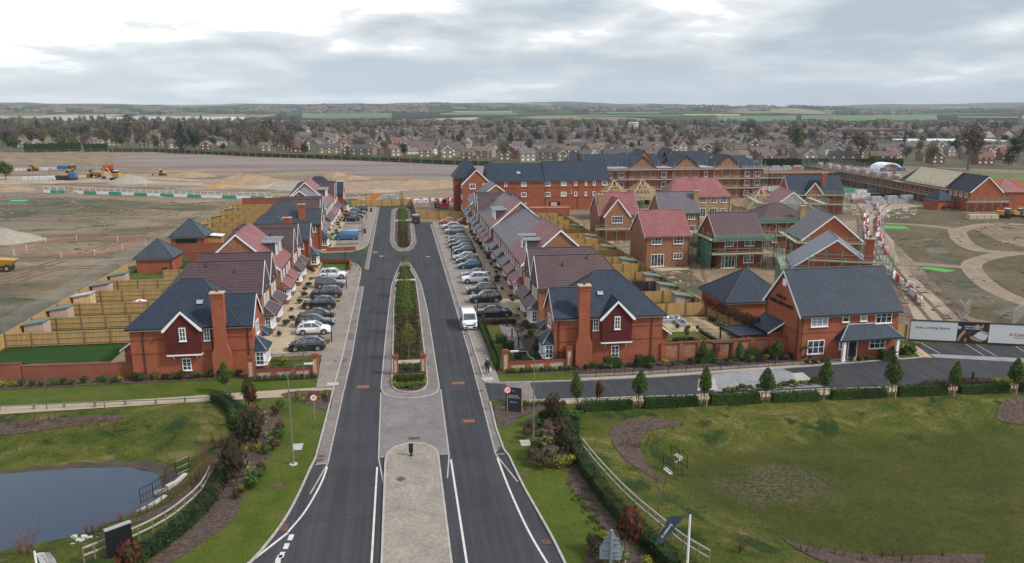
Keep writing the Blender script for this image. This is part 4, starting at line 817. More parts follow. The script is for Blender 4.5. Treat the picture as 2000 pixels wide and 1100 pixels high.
def chimney(t, x, y, z0, z1, w_=1.0, d_=0.75, m=None, shoulder=None, pots=1):
    mb = MB(); mb.cbox(x,y,z0,w_,d_,z1-z0)
    if shoulder:
        sw, sz = shoulder; mb.add([(x-sw/2,y-d_/2-0.02,z0),(x+sw/2,y-d_/2-0.02,z0),(x+sw/2,y+d_/2,z0),(x-sw/2,y+d_/2,z0),(x-sw/2,y-d_/2-0.02,sz),(x+sw/2,y-d_/2-0.02,sz),(x+sw/2,y+d_/2,sz),(x-sw/2,y+d_/2,sz),
                (x-w_/2,y-d_/2-0.02,sz+0.8),(x+w_/2,y-d_/2-0.02,sz+0.8),(x+w_/2,y+d_/2,sz+0.8),(x-w_/2,y+d_/2,sz+0.8)],
               [(0,1,5,4),(1,2,6,5),(2,3,7,6),(3,0,4,7),(4,5,9,8),(5,6,10,9),(6,7,11,10),(7,4,8,11),(8,9,10,11),(3,2,1,0)])
    mb.cbox(x,y,z1-0.42,w_+0.10,d_+0.10,0.12).cbox(x,y,z1-0.14,w_+0.12,d_+0.12,0.12)
    o = obj('chimney', mb, t, m=m or M_BRICK_RED)
    obj('chimney_cap', MB().cbox(x,y,z1,w_+0.2,d_+0.2,0.12), o, m=M_STONE)
    for i in range(pots):
        px = x+(i-(pots-1)/2)*0.45; obj('chimney_pot', MB().tube((px,y,z1+0.12),(px,y,z1+0.55),0.15,8,0.11), o, m=M_BRICK_RED2)
    return o
def downpipe(t, x, y, z1, z0=0.0): return obj('downpipe', MB().tube((x,y,z0),(x,y,z1),0.045,6), t, m=M_BLACKP)
def dormer(t, x, y, z, face, w_=1.3, depth=2.0):
    w_, depth = 1.5, 2.6
    o = obj('dormer', MB().box(-w_/2,0.02,0,w_/2,depth,1.75), t, (x,y,z), FACE[face], m=M_DCHEEK)
    r = MB(); r.box(-w_/2-0.22,-0.4,1.75,w_/2+0.22,depth,1.9)
    for i in range(5): xx = -w_/2-0.1+i*(w_+0.2)/4; r.box(xx-0.03,-0.4,1.9,xx+0.03,depth,1.95)
    obj('dormer_roof', r, o, m=M_LEAD)
    obj('dormer_face', MB().box(-w_/2-.03,-.05,0,-w_/2+.16,.1,1.74).box(w_/2-.16,-.05,0,w_/2+.03,.1,1.74).box(-w_/2+.16,-.05,0,w_/2-.16,.1,.16), o, m=M_WHITE)
    a, b = win_meshes(w_-0.3, 1.5, 2, 2); q = obj('window', a, t, (x,y,z+0.08), FACE[face]); obj('pane', b, q)
    return o
def vent(t, x, y, z): return obj('roof_vent', MB().tube((x,y,z-0.3),(x,y,z+0.55),0.06,6).tube((x,y,z+0.55),(x,y,z+0.65),0.09,6), t, m=M_BLACKP)
def bay(t, x, y, side, w_=2.2, d_=0.9, h_=2.35, m=None, roof='hip', brickm=None, hw=None):
    """white bay window projecting from a street front; side +1 looks to +X, -1 to -X; (x,y) on the wall"""
    b = obj('bay_window', MB().box(0,-w_/2,0.75,d_,w_/2,h_), t, (x,y,0), 0 if side > 0 else pi, m=M_WHITE)
    obj('bay_base', MB().box(0,-w_/2-0.02,0,d_+0.02,w_/2+0.02,0.75), b, m=brickm or M_BRICK_RED)
    for i in range(3):
        yy = -w_/2+w_*(i+0.5)/3; a, p = win_meshes(w_/3-0.08, 1.4, 2, 3); q = obj('window', a, b, (d_+0.06,yy,0.85), FACE['E']); obj('pane', p, q)
    for sg in (-1, 1):
        a, p = win_meshes(d_-0.2, 1.4, 2, 3); q = obj('window', a, b, (d_/2,sg*(w_/2+0.06),0.85), FACE['S' if sg < 0 else 'N']); obj('pane', p, q)
    return b
def canopy(t, x, y0, y1, side, m, z=2.45, d_=1.25, rise=0.95, endhip=0.9):
    """lean-to roof along a street front with hipped ends"""
    s = side; X0, X1 = x, x+s*d_
    vs = [(X0,y0,z),(X1,y0,z),(X1,y1,z),(X0,y1,z),(X0,y0,z+0.1),(X1,y0,z+0.1),(X1,y1,z+0.1),(X0,y1,z+0.1),(X0,y0+endhip,z+0.1+rise),(X0,y1-endhip,z+0.1+rise)]
    o = obj('porch_roof', MB().add(vs, [(0,1,2,3),(0,1,5,4),(1,2,6,5),(2,3,7,6),(3,0,4,7),(5,6,9,8),(4,5,8),(6,7,9),(7,4,8,9)]), t, m=m)
    g = MB().box(min(X1,X1+s*0.09),y0,z-0.03,max(X1,X1+s*0.09),y1,z+0.07)
    obj('gutter', g, t, m=M_BLACKP)
    c = MB(); c.tube((X0,y0+endhip,z+rise+0.12),(X0,y1-endhip,z+rise+0.12),0.07,5).tube((X1,y0,z+0.1),(X0,y0+endhip,z+rise+0.1),0.05,5).tube((X1,y1,z+0.1),(X0,y1-endhip,z+rise+0.1),0.05,5)
    obj('flashing', c, o, m=M_LEAD)
    return o
def chequer(): pass

# ================================================================== CORNER HOUSES (near ends of the two rows)
def corner_house(name, label, loc, mir, group='detached corner houses with red brick chimneys'):
    """built for the left row: street on +X. mir=-1 mirrors it for the right row"""
    t = thing(name, label, 'house', loc, 0, group); s = mir
    X = lambda a, b: tuple(sorted((s*a, s*b)))
    # local x: 0 at the street front, negative towards the garden; y: 0 at the camera side wall
    a0, a1 = X(-11.6, 0)
    walls_box(t, *X(-11.6,-3.2), 0, 8.2, 5.4, M_BRICK_RED)
    walls_gable(t, *X(-3.2, 0), 0, 5.0, 5.4, 7.75, 'x', M_BRICK_RED, 'street_wing_wall')
    walls_box(t, *X(-3.2,-0.6), 5.0, 8.2, 5.4, M_BRICK_RED, 'wall')
    # main hipped roof
    roof_hip(t, *X(-11.6,-3.2+2.0), 0, 8.2, 5.4, 9.15, M_SLATE)
    # lower wing roof with its gable to the street
    gx0, gx1 = X(-4.6, 0)
    roof_gable(t, gx0, gx1, 0, 5.0, 5.4, 7.75, 'x', M_SLATE, ends=(0,1) if s > 0 else (1,0))
    # projecting tile hung gable towards the camera
    p0, p1 = X(-8.1,-4.9); pc = (p0+p1)/2
    obj('hung_tile_bay', MB().add([(p0,-0.55,2.55),(p1,-0.55,2.55),(p1,0.4,2.55),(p0,0.4,2.55),(p0,-0.55,5.3),(p1,-0.55,5.3),(p1,0.4,5.3),(p0,0.4,5.3),(pc,-0.55,6.85),(pc,0.4,6.85)],
        [(0,1,5,8,4),(3,2,6,9,7),(0,1,2,3),(1,2,6,5),(3,0,4,7),(4,8,9,7),(8,5,6,9)]), t, m=M_HUNG)
    roof_gable(t, p0, p1, -0.55, 2.6, 5.35, 6.95, 'y', M_SLATE, over=0.28, ends=(1,0), gut=False, name='dormer_roof')
    obj('bressummer', MB().box(p0-0.06,-0.62,2.42,p1+0.06,0.0,2.55), t, m=M_WHITE)
    for q in (p0+0.5, p1-0.5): obj('bracket', MB().extr([(-0.5,2.42),(-0.38,2.42),(-0.02,2.0),(-0.02,1.85),(-0.5,2.36)], q-0.05, q+0.05, 'x'), t, m=M_WHITE)
    window(t, pc, -0.6, 3.95, 0.62, 1.35, 2, 3); window(t, pc, -0.05, 0.75, 0.85, 1.25, 2, 3)
    window(t, s*-4.35, -0.05, 3.75, 0.6, 1.3, 2, 3)
    chimney(t, s*-3.0, -0.25, 0, 8.6, 1.15, 0.8, shoulder=(1.75, 2.5))
    for q in (-10.4, -3.95, -0.45): downpipe(t, s*q, -0.08, 5.2)
    for zz in (2.55, 3.95):
        obj('brick_band', MB().box(a0-0.012, -0.03, zz, a1+0.012, 0.0, zz+0.15), t, m=M_BRICK_RED2)
    fc = 'E' if s > 0 else 'W'
    window(t, s*0.05, 2.5, 3.6, 1.5, 1.4, 3, 2, fc)
    for q in (6.4,): window(t, s*-0.55, q, 3.6, 0.9, 1.2, 2, 2, fc)
    # bay with slate roof on the street front
    bay(t, 0, 1.6, s, 2.5, 1.0)
    canopy(t, 0, 0.1, 3.1, s, M_SLATE, 2.35, 1.25, 1.25, 1.3)
    canopy(t, s*-0.55, 5.2, 7.6, s, M_SLATE, 2.5, 1.2, 0.8, 0.8); door(t, s*-0.55, 6.4, 0.1, fc)
    # low rear outshut
    r0, r1 = X(-13.0,-11.6)
    walls_box(t, r0, r1, 2.2, 7.6, 2.5, M_BRICK_RED, 'rear_wall')
    hi, lo = (r1, r0) if s > 0 else (r0, r1); k = -0.35*s
    obj('rear_roof', MB().add([(hi,1.9,3.75),(lo+k,1.9,2.45),(lo+k,7.9,2.45),(hi,7.9,3.75),(hi,1.9,3.9),(lo+k,1.9,2.6),(lo+k,7.9,2.6),(hi,7.9,3.9)], [(0,1,2,3),(4,5,6,7),(0,1,5,4),(1,2,6,5),(2,3,7,6),(3,0,4,7)]), t, m=M_SLATE)
    obj('bargeboard', MB().add([(hi,1.86,3.60),(lo+k,1.86,2.32),(lo+k,1.9,2.32),(hi,1.9,3.6),(hi,1.86,3.82),(lo+k,1.86,2.54),(lo+k,1.9,2.54),(hi,1.9,3.82)], [(0,1,2,3),(4,5,6,7),(0,1,5,4),(1,2,6,5),(2,3,7,6),(3,0,4,7)]), t, m=M_WHITE)
    obj('rear_gable', MB().add([(hi,2.2,2.5),(lo,2.2,2.5),(hi,2.2,3.6),(hi,7.6,2.5),(lo,7.6,2.5),(hi,7.6,3.6)], [(0,1,2),(3,4,5),(0,1,4,3),(1,2,5,4),(2,0,3,5)]), t, m=M_BRICK_RED)
    obj('roof_window', MB().add([(s*-5.2-.3,1.55,7.12),(s*-5.2+.3,1.55,7.12),(s*-5.2+.3,1.9,7.44),(s*-5.2-.3,1.9,7.44),(s*-5.2-.3,1.5,7.17),(s*-5.2+.3,1.5,7.17),(s*-5.2+.3,1.85,7.49),(s*-5.2-.3,1.85,7.49)],[(0,1,2,3),(4,5,6,7),(0,1,5,4),(1,2,6,5),(2,3,7,6),(3,0,4,7)]), t, m=M_LEAD)
    return t
corner_house('corner_house', 'slate roofed red brick corner house beside the long garden wall, left of the road', (-15.1, 77.0, 0), 1)
corner_house('corner_house', 'slate roofed red brick corner house beside the black railings, right of the road', (15.35, 75.0, 0), -1)

# ================================================================== TWIN-GABLED PAIRS (ridges across the street axis)
def twin_house(label, xf, y0, y1, s, roofm, wallm, eave=5.4, rz_=8.6, hip=True, depth=11.0, porchm=None, name='twin_gabled_house', group='twin gabled houses in the two rows', ridges=2, fence_gap=0, bays=True):
    """s=+1: left row, street towards +X; s=-1: right row"""
    t = thing(name, label, 'house', (xf, y0, 0), 0, group); L_ = y1-y0; ul = L_/ridges
    X = lambda a, b: tuple(sorted((s*a, s*b)))
    x0, x1 = X(-depth, 0)
    for k in range(ridges):
        w0, w1 = k*ul, (k+1)*ul
        wb = w1-0.004 if k < ridges-1 else w1
        if hip:
            walls_box(t, *X(-depth, -ul/2-0.6), w0, wb, eave-0.06, wallm, 'rear_wall'); walls_gable(t, *X(-ul/2-0.6, 0), w0, wb, eave, rz_-0.02, 'x', wallm)
        else: walls_gable(t, x0, x1, w0, wb, eave, rz_-0.02, 'x', wallm)
        if hip: roof_hip(t, x0, x1, w0, w1, eave, rz_, roofm, hips=(1,0) if s > 0 else (0,1), axis='x', over=0.3, gut=False)
        else: roof_gable(t, x0, x1, w0, w1, eave, rz_, 'x', roofm, ends=(1,1), gut=False)
        # white verge boards on the street gable
        c = (w0+w1)/2; e2 = eave-0.25; xs = sorted((s*0.15, s*0.19))
        pr = [(w0-0.3,e2+0.1),(c,rz_+0.12),(w1+0.3,e2+0.1),(w1+0.3,e2-0.12),(c,rz_-0.14),(w0-0.3,e2-0.12)]
        obj('bargeboard', MB().extr(pr, xs[0], xs[1], 'x'), t, m=M_WHITE)
        fc = 'E' if s > 0 else 'W'
        window(t, s*0.05, c-0.9, 3.3, 0.95, 1.5, 2, 3, fc); window(t, s*0.05, c+1.1, 3.3, 0.8, 1.3, 2, 3, fc)
        if rz_-eave > 2.8: window(t, s*0.05, c, 5.6, 0.5, 0.8, 1, 2, fc)
        # ground floor: bay, door, canopy
        canopy(t, 0, w0+0.25, w1-0.25, s, porchm or roofm, 2.4, 1.35, 1.0, 0.8)
        bay(t, 0, c-0.95, s, 2.3, 0.85, brickm=wallm); door(t, s*0.04, c+1.45, 0.1, fc, 0.95)
        obj('porch_wall', MB().box(min(0,s*0.9), c+0.55, 0.1, max(0,s*0.9), c+0.7, 2.4), t, m=M_WHITE)
    obj('gutter', MB().box(x0-0.2, -0.38, eave-0.33, x1+0.15, -0.29, eave-0.24), t, m=M_BLACKP)
    obj('fascia', MB().box(x0, -0.28, eave-0.42, x1, -0.02, eave-0.28), t, m=M_WHITE)
    downpipe(t, s*-1.0, -0.1, eave-0.3); downpipe(t, s*0.12, ul, eave)
    for k in range(3): vent(t, s*(-3.2-k*1.6), 1.6+0.3*k, eave+(1.6+0.3*k)*(rz_-eave)/(ul/2)+0.02) if k != 1 else None
    # rear openings
    for k in range(ridges*2): window(t, s*-depth-s*0.05, 1.4+k*ul/2, 3.5, 0.9, 1.2, 2, 2, 'W' if s > 0 else 'E')
    return t
def row_house(label, xf, y0, y1, s, roofm, wallm, eave=5.4, rz_=10.0, depth=10.6, porchm=None, dormers=(), wins=None, name='long_ridged_house', group='long ridged houses in the two rows', porches=2, near_gable=True, far_gable=True, gablem=None):
    """ridge parallel to the street"""
    t = thing(name, label, 'house', (xf, y0, 0), 0, group); L_ = y1-y0
    X = lambda a, b: tuple(sorted((s*a, s*b)))
    x0, x1 = X(-depth, 0); fc = 'E' if s > 0 else 'W'
    walls_gable(t, x0, x1, 0, L_, eave, rz_-0.02, 'y', wallm)
    roof_gable(t, x0, x1, 0, L_, eave, rz_, 'y', roofm, ends=(1,1))
    sl = (rz_-eave)/(depth/2)
    for dy in dormers: dormer(t, s*-0.95, dy, eave+0.95*sl+0.1, fc, 1.25, 2.2)
    n = wins or max(3, int(L_/2.2))
    for k in range(n):
        yy = L_*(k+0.5)/n; window(t, s*0.05, yy, 3.35, 0.85 if k % 2 else 1.05, 1.45, 2, 3, fc)
        window(t, s*-depth-s*0.05, yy, 3.35, 0.9, 1.2, 2, 2, 'W' if s > 0 else 'E')
    for k in range(porches):
        a, b = L_*k/porches+0.3, L_*(k+1)/porches-0.3; c = (a+b)/2
        canopy(t, 0, a, b if b-a < 5.5 else a+5.2, s, porchm or roofm, 2.4, 1.4, 1.0, 0.8)
        bay(t, 0, a+1.5, s, 2.2, 0.85, brickm=wallm); door(t, s*0.04, min(b-0.7, a+3.6), 0.1, fc, 0.95)
    for yy in (0.15, L_*0.5): downpipe(t, s*0.1, yy, eave-0.3)
    for k in range(2): vent(t, s*(-depth/2-0.25), L_*(0.25+0.5*k), rz_+0.05)
    for zz in (2.6,): obj('brick_band', MB().box(x0-0.01,-0.025,zz,x1+0.01,L_+0.02,zz+0.15), t, m=M_BRICK_RED2)
    return t
# left row, from the camera outwards
twin_house('purple roofed twin gabled house just behind the near slate corner house, left row', -16.4, 90.5, 101.4, 1, M_TILE_PURPLE, M_BRICK_MULTI, porchm=M_TILE_PURPLE)
row_house('pink red roofed house with two dormers, the nearer one in the left row', -16.5, 105.0, 115.4, 1, M_TILE_RED, M_BRICK_MULTI, rz_=10.1, dormers=(5.4, 8.4), porchm=M_TILE_RED)
twin_house('purple roofed twin gabled house between the near red roof and the side road, left row', -16.3, 116.9, 126.7, 1, M_TILE_PURPLE, M_BRICK_MULTI, porchm=M_TILE_PURPLE)
def side_house(label, xf, y0, s=1, depth=11.5, L_=8.0, rz_=9.1):
    t = thing('side_road_house', label, 'house', (xf, y0, 0), 0, 'slate roofed houses flanking the side road')
    X = lambda a, b: tuple(sorted((s*a, s*b)))
    walls_box(t, *X(-depth,-3), 0, L_, 5.4, M_BRICK_RED); walls_gable(t, *X(-3,0), 1.2, 6.0, 5.4, 7.6, 'x', M_BRICK_RED, 'street_wing_wall')
    roof_hip(t, *X(-depth,-1.6), 0, L_, 5.4, rz_, M_SLATE_TILE); g = X(-5.0,0)
    roof_gable(t, *g, 1.2, 6.0, 5.4, 7.6, 'x', M_SLATE_TILE, ends=(0,1))
    window(t, 0.05, 3.6, 3.5, 1.3, 1.4, 2, 3, 'E'); bay(t, 0, 3.2, 1, 2.5, 1.1); canopy(t, 0, 1.4, 4.9, 1, M_SLATE_TILE, 2.35, 1.4, 1.3, 1.5)
    window(t, -1.2, 1.15, 3.6, 0.6, 1.2, 1, 3, 'S')
    chimney(t, -3.3, 1.0, 0, 8.9, 1.2, 0.8, shoulder=(1.7,2.5)); downpipe(t, -0.3, 1.1, 5.1)
    return t
side_house('slate tiled house with brick chimney on the near corner of the side road', -15.3, 128.8)
side_house('slate tiled house with brick chimney on the far corner of the side road', -15.2, 147.6)
twin_house('purple roofed twin gabled house beyond the side road, left row', -16.2, 156.4, 167.0, 1, M_TILE_PURPLE, M_BRICK_MULTI, porchm=M_TILE_GREY)
row_house('mauve grey roofed house before the far red roof in the left row', -16.4, 172.0, 182.2, 1, M_TILE_GREY, M_BRICK_MULTI, rz_=9.2, porches=2, porchm=M_TILE_PURPLE)
row_house('pink red roofed house with two dormers near the far end of the left row', -16.4, 182.4, 193.4, 1, M_TILE_RED, M_BRICK_MULTI, rz_=10.1, dormers=(3.2, 6.4), porchm=M_TILE_RED)
twin_house('purple roofed house squeezed before the last slate house, left row', -16.2, 193.6, 203.0, 1, M_TILE_PURPLE, M_BRICK_MULTI, porchm=M_TILE_PURPLE)
corner_house('corner_house', 'last slate hipped house of the left row, next to the far timber fence', (-14.8, 204.6, 0), 1)
# right row
twin_house('purple roofed twin gabled house just behind the near slate corner house, right row', 16.2, 88.9, 99.5, -1, M_TILE_PURPLE, M_BRICK_MULTI, porchm=M_TILE_PURPLE)
row_house('pink red roofed house with two grey dormers, nearer one in the right row', 16.6, 103.6, 116.0, -1, M_TILE_RED, M_BRICK_MULTI, rz_=9.95, dormers=(3.8, 7.6), porchm=M_TILE_RED)
row_house('long mauve grey roofed house between the two red roofed ones, right row', 16.7, 116.1, 138.2, -1, M_TILE_GREY, M_BRICK_RED2, rz_=8.9, depth=10.8, porchm=M_TILE_GREY, porches=3, wins=9)
row_house('pink red roofed house with two dormers, the farther one in the right row', 16.4, 138.4, 148.6, -1, M_TILE_RED, M_BRICK_MULTI, rz_=9.9, dormers=(3.6, 6.8), porchm=M_TILE_RED)
row_house('mauve grey roofed house right behind the farther red roof, right row', 16.4, 148.7, 159.4, -1, M_TILE_GREY, M_BRICK_RED2, rz_=9.4, porchm=M_TILE_GREY, wins=7)
twin_house('purple roofed twin gabled house in front of the apartment block, right row', 16.2, 160.2, 170.8, -1, M_TILE_PURPLE, M_BRICK_MULTI, porchm=M_TILE_GREY)
row_house('last mauve grey roofed house of the right row, against the apartment block', 16.2, 176.5, 187.0, -1, M_TILE_GREY, M_BRICK_MULTI, rz_=9.5, depth=11.4, porchm=M_TILE_GREY)

# ================================================================== GARAGES AND SMALL BUILDINGS
def garage(name, label, x0, x1, y0, y1, e, rz_, roofm, wallm=None, opening=None, group=None, rot=0.0, cat='garage'):
    cx, cy = (x0+x1)/2, (y0+y1)/2; a, b = (x1-x0)/2, (y1-y0)/2
    t = thing(name, label, cat, (cx,cy,0), rot, group)
    walls_box(t, -a, a, -b, b, e, wallm or M_BRICK_RED); roof_hip(t, -a, a, -b, b, e, rz_, roofm, over=0.35)
    if opening == 'dark': obj('opening', MB().box(-a+0.9,-b-0.03,0.9,a-1.3,-b+0.02,e-0.15), t, m=M_BLACK)
    if opening == 'vents':
        for k in (-1,1): obj('louvre', MB().box(k*0.95-0.6,-b-0.03,0.35,k*0.95+0.6,-b+0.02,0.95), t, m=M_BLACK)
        obj('door', MB().box(a-0.02,-0.6,0.05,a+0.04,0.6,2.0), t, m=M_BRICK_RED2)
    downpipe(t, a-0.2, -b-0.08, e-0.1)
    return t
garage('brick_garage', 'pyramid roofed brick garage, the nearer of two behind the left row', -43.2, -37.6, 131.2, 136.8, 2.7, 5.2, M_SLATE_TILE, group='pyramid roofed garages behind the left row')
garage('brick_garage', 'pyramid roofed garage with a dark opening, farther of two behind the left row', -42.8, -36.8, 149.6, 155.4, 3.3, 6.0, M_SLATE_TILE, opening='dark', group='pyramid roofed garages behind the left row')
garage('double_garage', 'large brick garage with pyramid slate roof just left of the sales house', 40.3, 48.6, 89.0, 97.2, 2.7, 5.9, M_SLATE)
_k = garage('brick_kiosk', 'small brick kiosk with pyramid roof on the grass right of the haul road', 143.3, 148.6, 188.4, 193.6, 2.9, 4.9, M_SLATE, opening='vents', cat='kiosk', rot=0.12)

# sales house
def text_mesh(body, size, m, ext=0.01, align='CENTER', shear=0.0, name='lettering', space=1.0):
    c = bpy.data.curves.new(name, 'FONT'); c.body = body; c.size = size; c.extrude = ext; c.align_x = align; c.align_y = 'CENTER'; c.shear = shear; c.space_character = space; c.resolution_u = 3
    o = bpy.data.objects.new('tmp', c); COL.objects.link(o); bpy.context.view_layer.update()
    me = bpy.data.meshes.new_from_object(o.evaluated_get(bpy.context.evaluated_depsgraph_get())); me.name = name
    bpy.data.objects.remove(o); me.materials.clear(); me.materials.append(m); return me
def text(body, size, m, parent, loc, face='S', **k):
    o = obj('lettering', text_mesh(body, size, m, **k), parent, loc); o.rotation_euler = (pi/2, 0, FACE[face] if isinstance(face, str) else face); return o
t = thing('sales_house', 'red brick sales house with slate roof, white porch posts and gable lettering', 'house', (41.3, 72.9, 0), radians(2.2))
W_, D_ = 11.6, 7.3
walls_gable(t, 0, W_, 0, D_, 5.35, 9.15, 'x', M_BRICK_RED)
roof_gable(t, 0, W_, 0, D_, 5.35, 9.15, 'x', M_SLATE, over=0.4, verge=0.22)
obj('brick_band', MB().box(-0.012,-0.03,3.0,W_+0.012,D_+0.03,3.15), t, m=M_BRICK_RED2)
window(t, 2.2,-0.05,3.75,1.95,1.4,3,2, blind=True); window(t, 9.75,-0.05,3.75,1.95,1.4,3,2, blind=False)
window(t, 5.25,-0.05,4.1,0.8,1.0,1,2); window(t, 7.35,-0.05,4.1,0.8,1.0,1,2, blind=True)
window(t, 2.0,-0.05,0.75,1.95,1.5,3,2); window(t, 9.3,-0.05,0.95,1.9,1.15,3,2); window(t, 5.0,-0.05,1.1,0.45,0.9,1,2)
door(t, 6.35,-0.05,0.1,'S',0.95,2.1)
pr = obj('porch_roof', MB().add([(4.1,-1.2,2.3),(11.6,-1.2,2.3),(11.6,0,2.3),(4.1,0,2.3),(4.1,-1.2,2.42),(11.6,-1.2,2.42),(11.6,0,2.42),(4.1,0,2.42),(5.6,0,3.75),(10.1,0,3.75)],
    [(0,1,2,3),(0,1,5,4),(1,2,6,5),(2,3,7,6),(3,0,4,7),(4,5,9,8),(4,8,7),(5,6,9),(7,8,9,6)]), t, m=M_SLATE)
obj('flashing', MB().tube((5.6,0,3.78),(10.1,0,3.78),0.08,6).tube((4.1,-1.2,2.42),(5.6,0,3.76),0.06,5).tube((11.6,-1.2,2.42),(10.1,0,3.76),0.06,5), pr, m=M_LEAD)
obj('gutter', MB().box(4.05,-1.32,2.27,11.65,-1.21,2.38), t, m=M_BLACKP)
for q in (4.7, 11.0): obj('porch_post', MB().cbox(q,-1.0,0,0.3,0.3,2.3).cbox(q,-1.0,0,0.4,0.4,0.25), t, m=M_WHITE)
obj('doorstep', MB().box(5.7,-0.9,0,7.0,-0.05,0.12), t, m=M_CONC)
obj('alarm_box', MB().cbox(6.5,-0.08,4.85,0.28,0.12,0.25), t, m=M_WHITE)
obj('hanging_basket', MB().blob((0.7,-0.35,1.7),0.32,0.28,0.25,8,5,0.2), t, m=F_GREEN)
downpipe(t, -0.1, 0.3, 5.1); downpipe(t, 0.25, -0.1, 5.1); downpipe(t, -0.1, D_-0.3, 5.1)
obj('wall_plaque', MB().box(-0.04,3.3,7.45,0,4.0,8.2), t, m=M_WHITE)
text('SALES &', 0.6, M_BLACK, t, (-0.06, 4.1, 6.1), 'W', ext=0.03); text('MARKETING SUITE', 0.58, M_BLACK, t, (-0.06, 4.0, 5.4), 'W', ext=0.03)
walls_box(t, -1.4, 0, 3.4, 7.0, 2.3, M_BRICK_RED, 'side_wall')
obj('side_roof', MB().add([(0,3.1,3.4),(-1.9,3.1,2.3),(-1.9,7.3,2.3),(0,7.3,3.4),(0,3.1,3.55),(-1.9,3.1,2.45),(-1.9,7.3,2.45),(0,7.3,3.55)],[(0,1,2,3),(4,5,6,7),(0,1,5,4),(1,2,6,5),(2,3,7,6),(3,0,4,7)]), t, m=M_SLATE)
obj('bargeboard', MB().add([(0,3.06,3.3),(-1.9,3.06,2.2),(-1.9,3.1,2.2),(0,3.1,3.3),(0,3.06,3.5),(-1.9,3.06,2.4),(-1.9,3.1,2.4),(0,3.1,3.5)],[(0,1,2,3),(4,5,6,7),(0,1,5,4),(1,2,6,5),(2,3,7,6),(3,0,4,7)]), t, m=M_WHITE)

# ================================================================== APARTMENT BLOCK AT THE END
def flatwin(t, x, z, w_, y=-0.05, h_=1.15, face='S', c=2, blind=False): return window(t, x, y, z, w_, h_, c, 2, face, blind, fr=0.16)
t = thing('apartment_block', 'three storey red brick apartment block with slate roof behind the right row', 'apartments', (16.6, 203.2, 0))
walls_gable(t, 6.2, 39.6, 0, 10.5, 8.0, 12.1, 'x', M_BRICK_RED)
roof_gable(t, 6.2, 22.0, 0, 10.5, 8.0, 12.1, 'x', M_SLATE, boards=False, ends=(0,0)); roof_gable(t, 22.01, 39.6, 0, 10.5, 8.1, 12.55, 'x', M_SLATE, boards=False, ends=(1,1), gut=True)
walls_gable(t, -0.6, 6.6, -5.0, 12, 8.0, 11.4, 'y', M_BRICK_RED, 'wing_wall'); roof_gable(t, -0.6, 6.6, -5.0, 12, 8.0, 11.4, 'y', M_SLATE, ends=(1,0), gut=False)
walls_box(t, -2.2, 4.4, 1.5, 8.0, 9.6, M_BRICK_RED2, 'tower_wall'); roof_hip(t, -2.2, 4.4, 1.5, 8.0, 9.6, 14.0, M_SLATE, over=0.5)
for z in (0.9, 3.7, 6.5):
    for k, (x, w_) in enumerate(((10.3,0.8),(13.4,0.8),(18.8,1.45),(25.4,1.45),(30.2,0) ,(29.6,1.5),(32.8,0.8),(36.2,0.9) ,(24.0+12.7,0))):
        pass
    for x, w_ in ((8.2,0.8),(11.2,0.8),(16.1,1.45),(22.6,1.5),(27.0,1.5),(30.3,0.8),(35.4,0.8)):
        if z < 1 and x in (22.6, 27.0, 30.3): continue
        flatwin(t, x, z, w_, c=2 if w_ > 1 else 1, blind=(int(x*3+z) % 3 == 0))
    flatwin(t, 38.3, z, 1.5); flatwin(t, 33.1, z, 0.6, c=1) if z > 1 else None
    flatwin(t, 1.9, z, 1.6, y=-5.05, h_=1.3); flatwin(t, 5.2, z, 1.4, y=-5.05, h_=1.3)
    for yy in (-3.4, -0.6): flatwin(t, -0.65, z, 1.2, y=yy, face='W')
for x in (22.0, 30.9, 6.8): downpipe(t, x, -0.12, 7.6)
obj('archway', MB().box(23.0,-0.03,0,26.0,0.02,2.3), t, m=M_BLACK); obj('archway_light', MB().box(23.5,-0.06,0.9,25.2,-0.035,2.1), t, m=M_CONC)
for x, z in ((14.5,9.9),(31.0,9.9)): obj('roof_window', MB().add([(x,1.9,z-0.3),(x+1.0,1.9,z-0.3),(x+1.0,2.6,z+0.28),(x,2.6,z+0.28),(x,1.8,z-0.2),(x+1.0,1.8,z-0.2),(x+1.0,2.5,z+0.38),(x,2.5,z+0.38)],[(0,1,2,3),(4,5,6,7),(0,1,5,4),(1,2,6,5),(2,3,7,6),(3,0,4,7)]), t, m=M_BLIND)
for x in (9.5,13,19,24,28,33,37): vent(t, x, 3.4, 10.6)
obj('efflorescence', MB().box(29.0,-0.015,4.35,29.2,0.0,5.6).box(29.2,-0.015,4.3,31.5,0.0,4.42).box(26.0,-0.015,4.3,28.6,0.0,4.42), t, m=plain('lime_stain', (0.45,0.33,0.30), 0.9, 0.4))
for zz in (3.2, 5.95): obj('brick_band', MB().box(6.25,-0.03,zz,39.6,0,zz+0.15), t, m=M_BRICK_RED2)
# service building in front of the apartments
t = thing('bin_store', 'low brick store with dark louvred opening in front of the apartment block', 'store', (28.0, 190.5, 0))
walls_box(t, 0, 14.5, 0, 4, 2.2, M_BRICK_RED); obj('louvre', MB().box(2.6,-0.03,0.6,4.6,0.02,1.9), t, m=M_BLACK); obj('coping', MB().box(-0.05,-0.05,2.2,14.55,0.25,2.3), t, m=M_CONC)
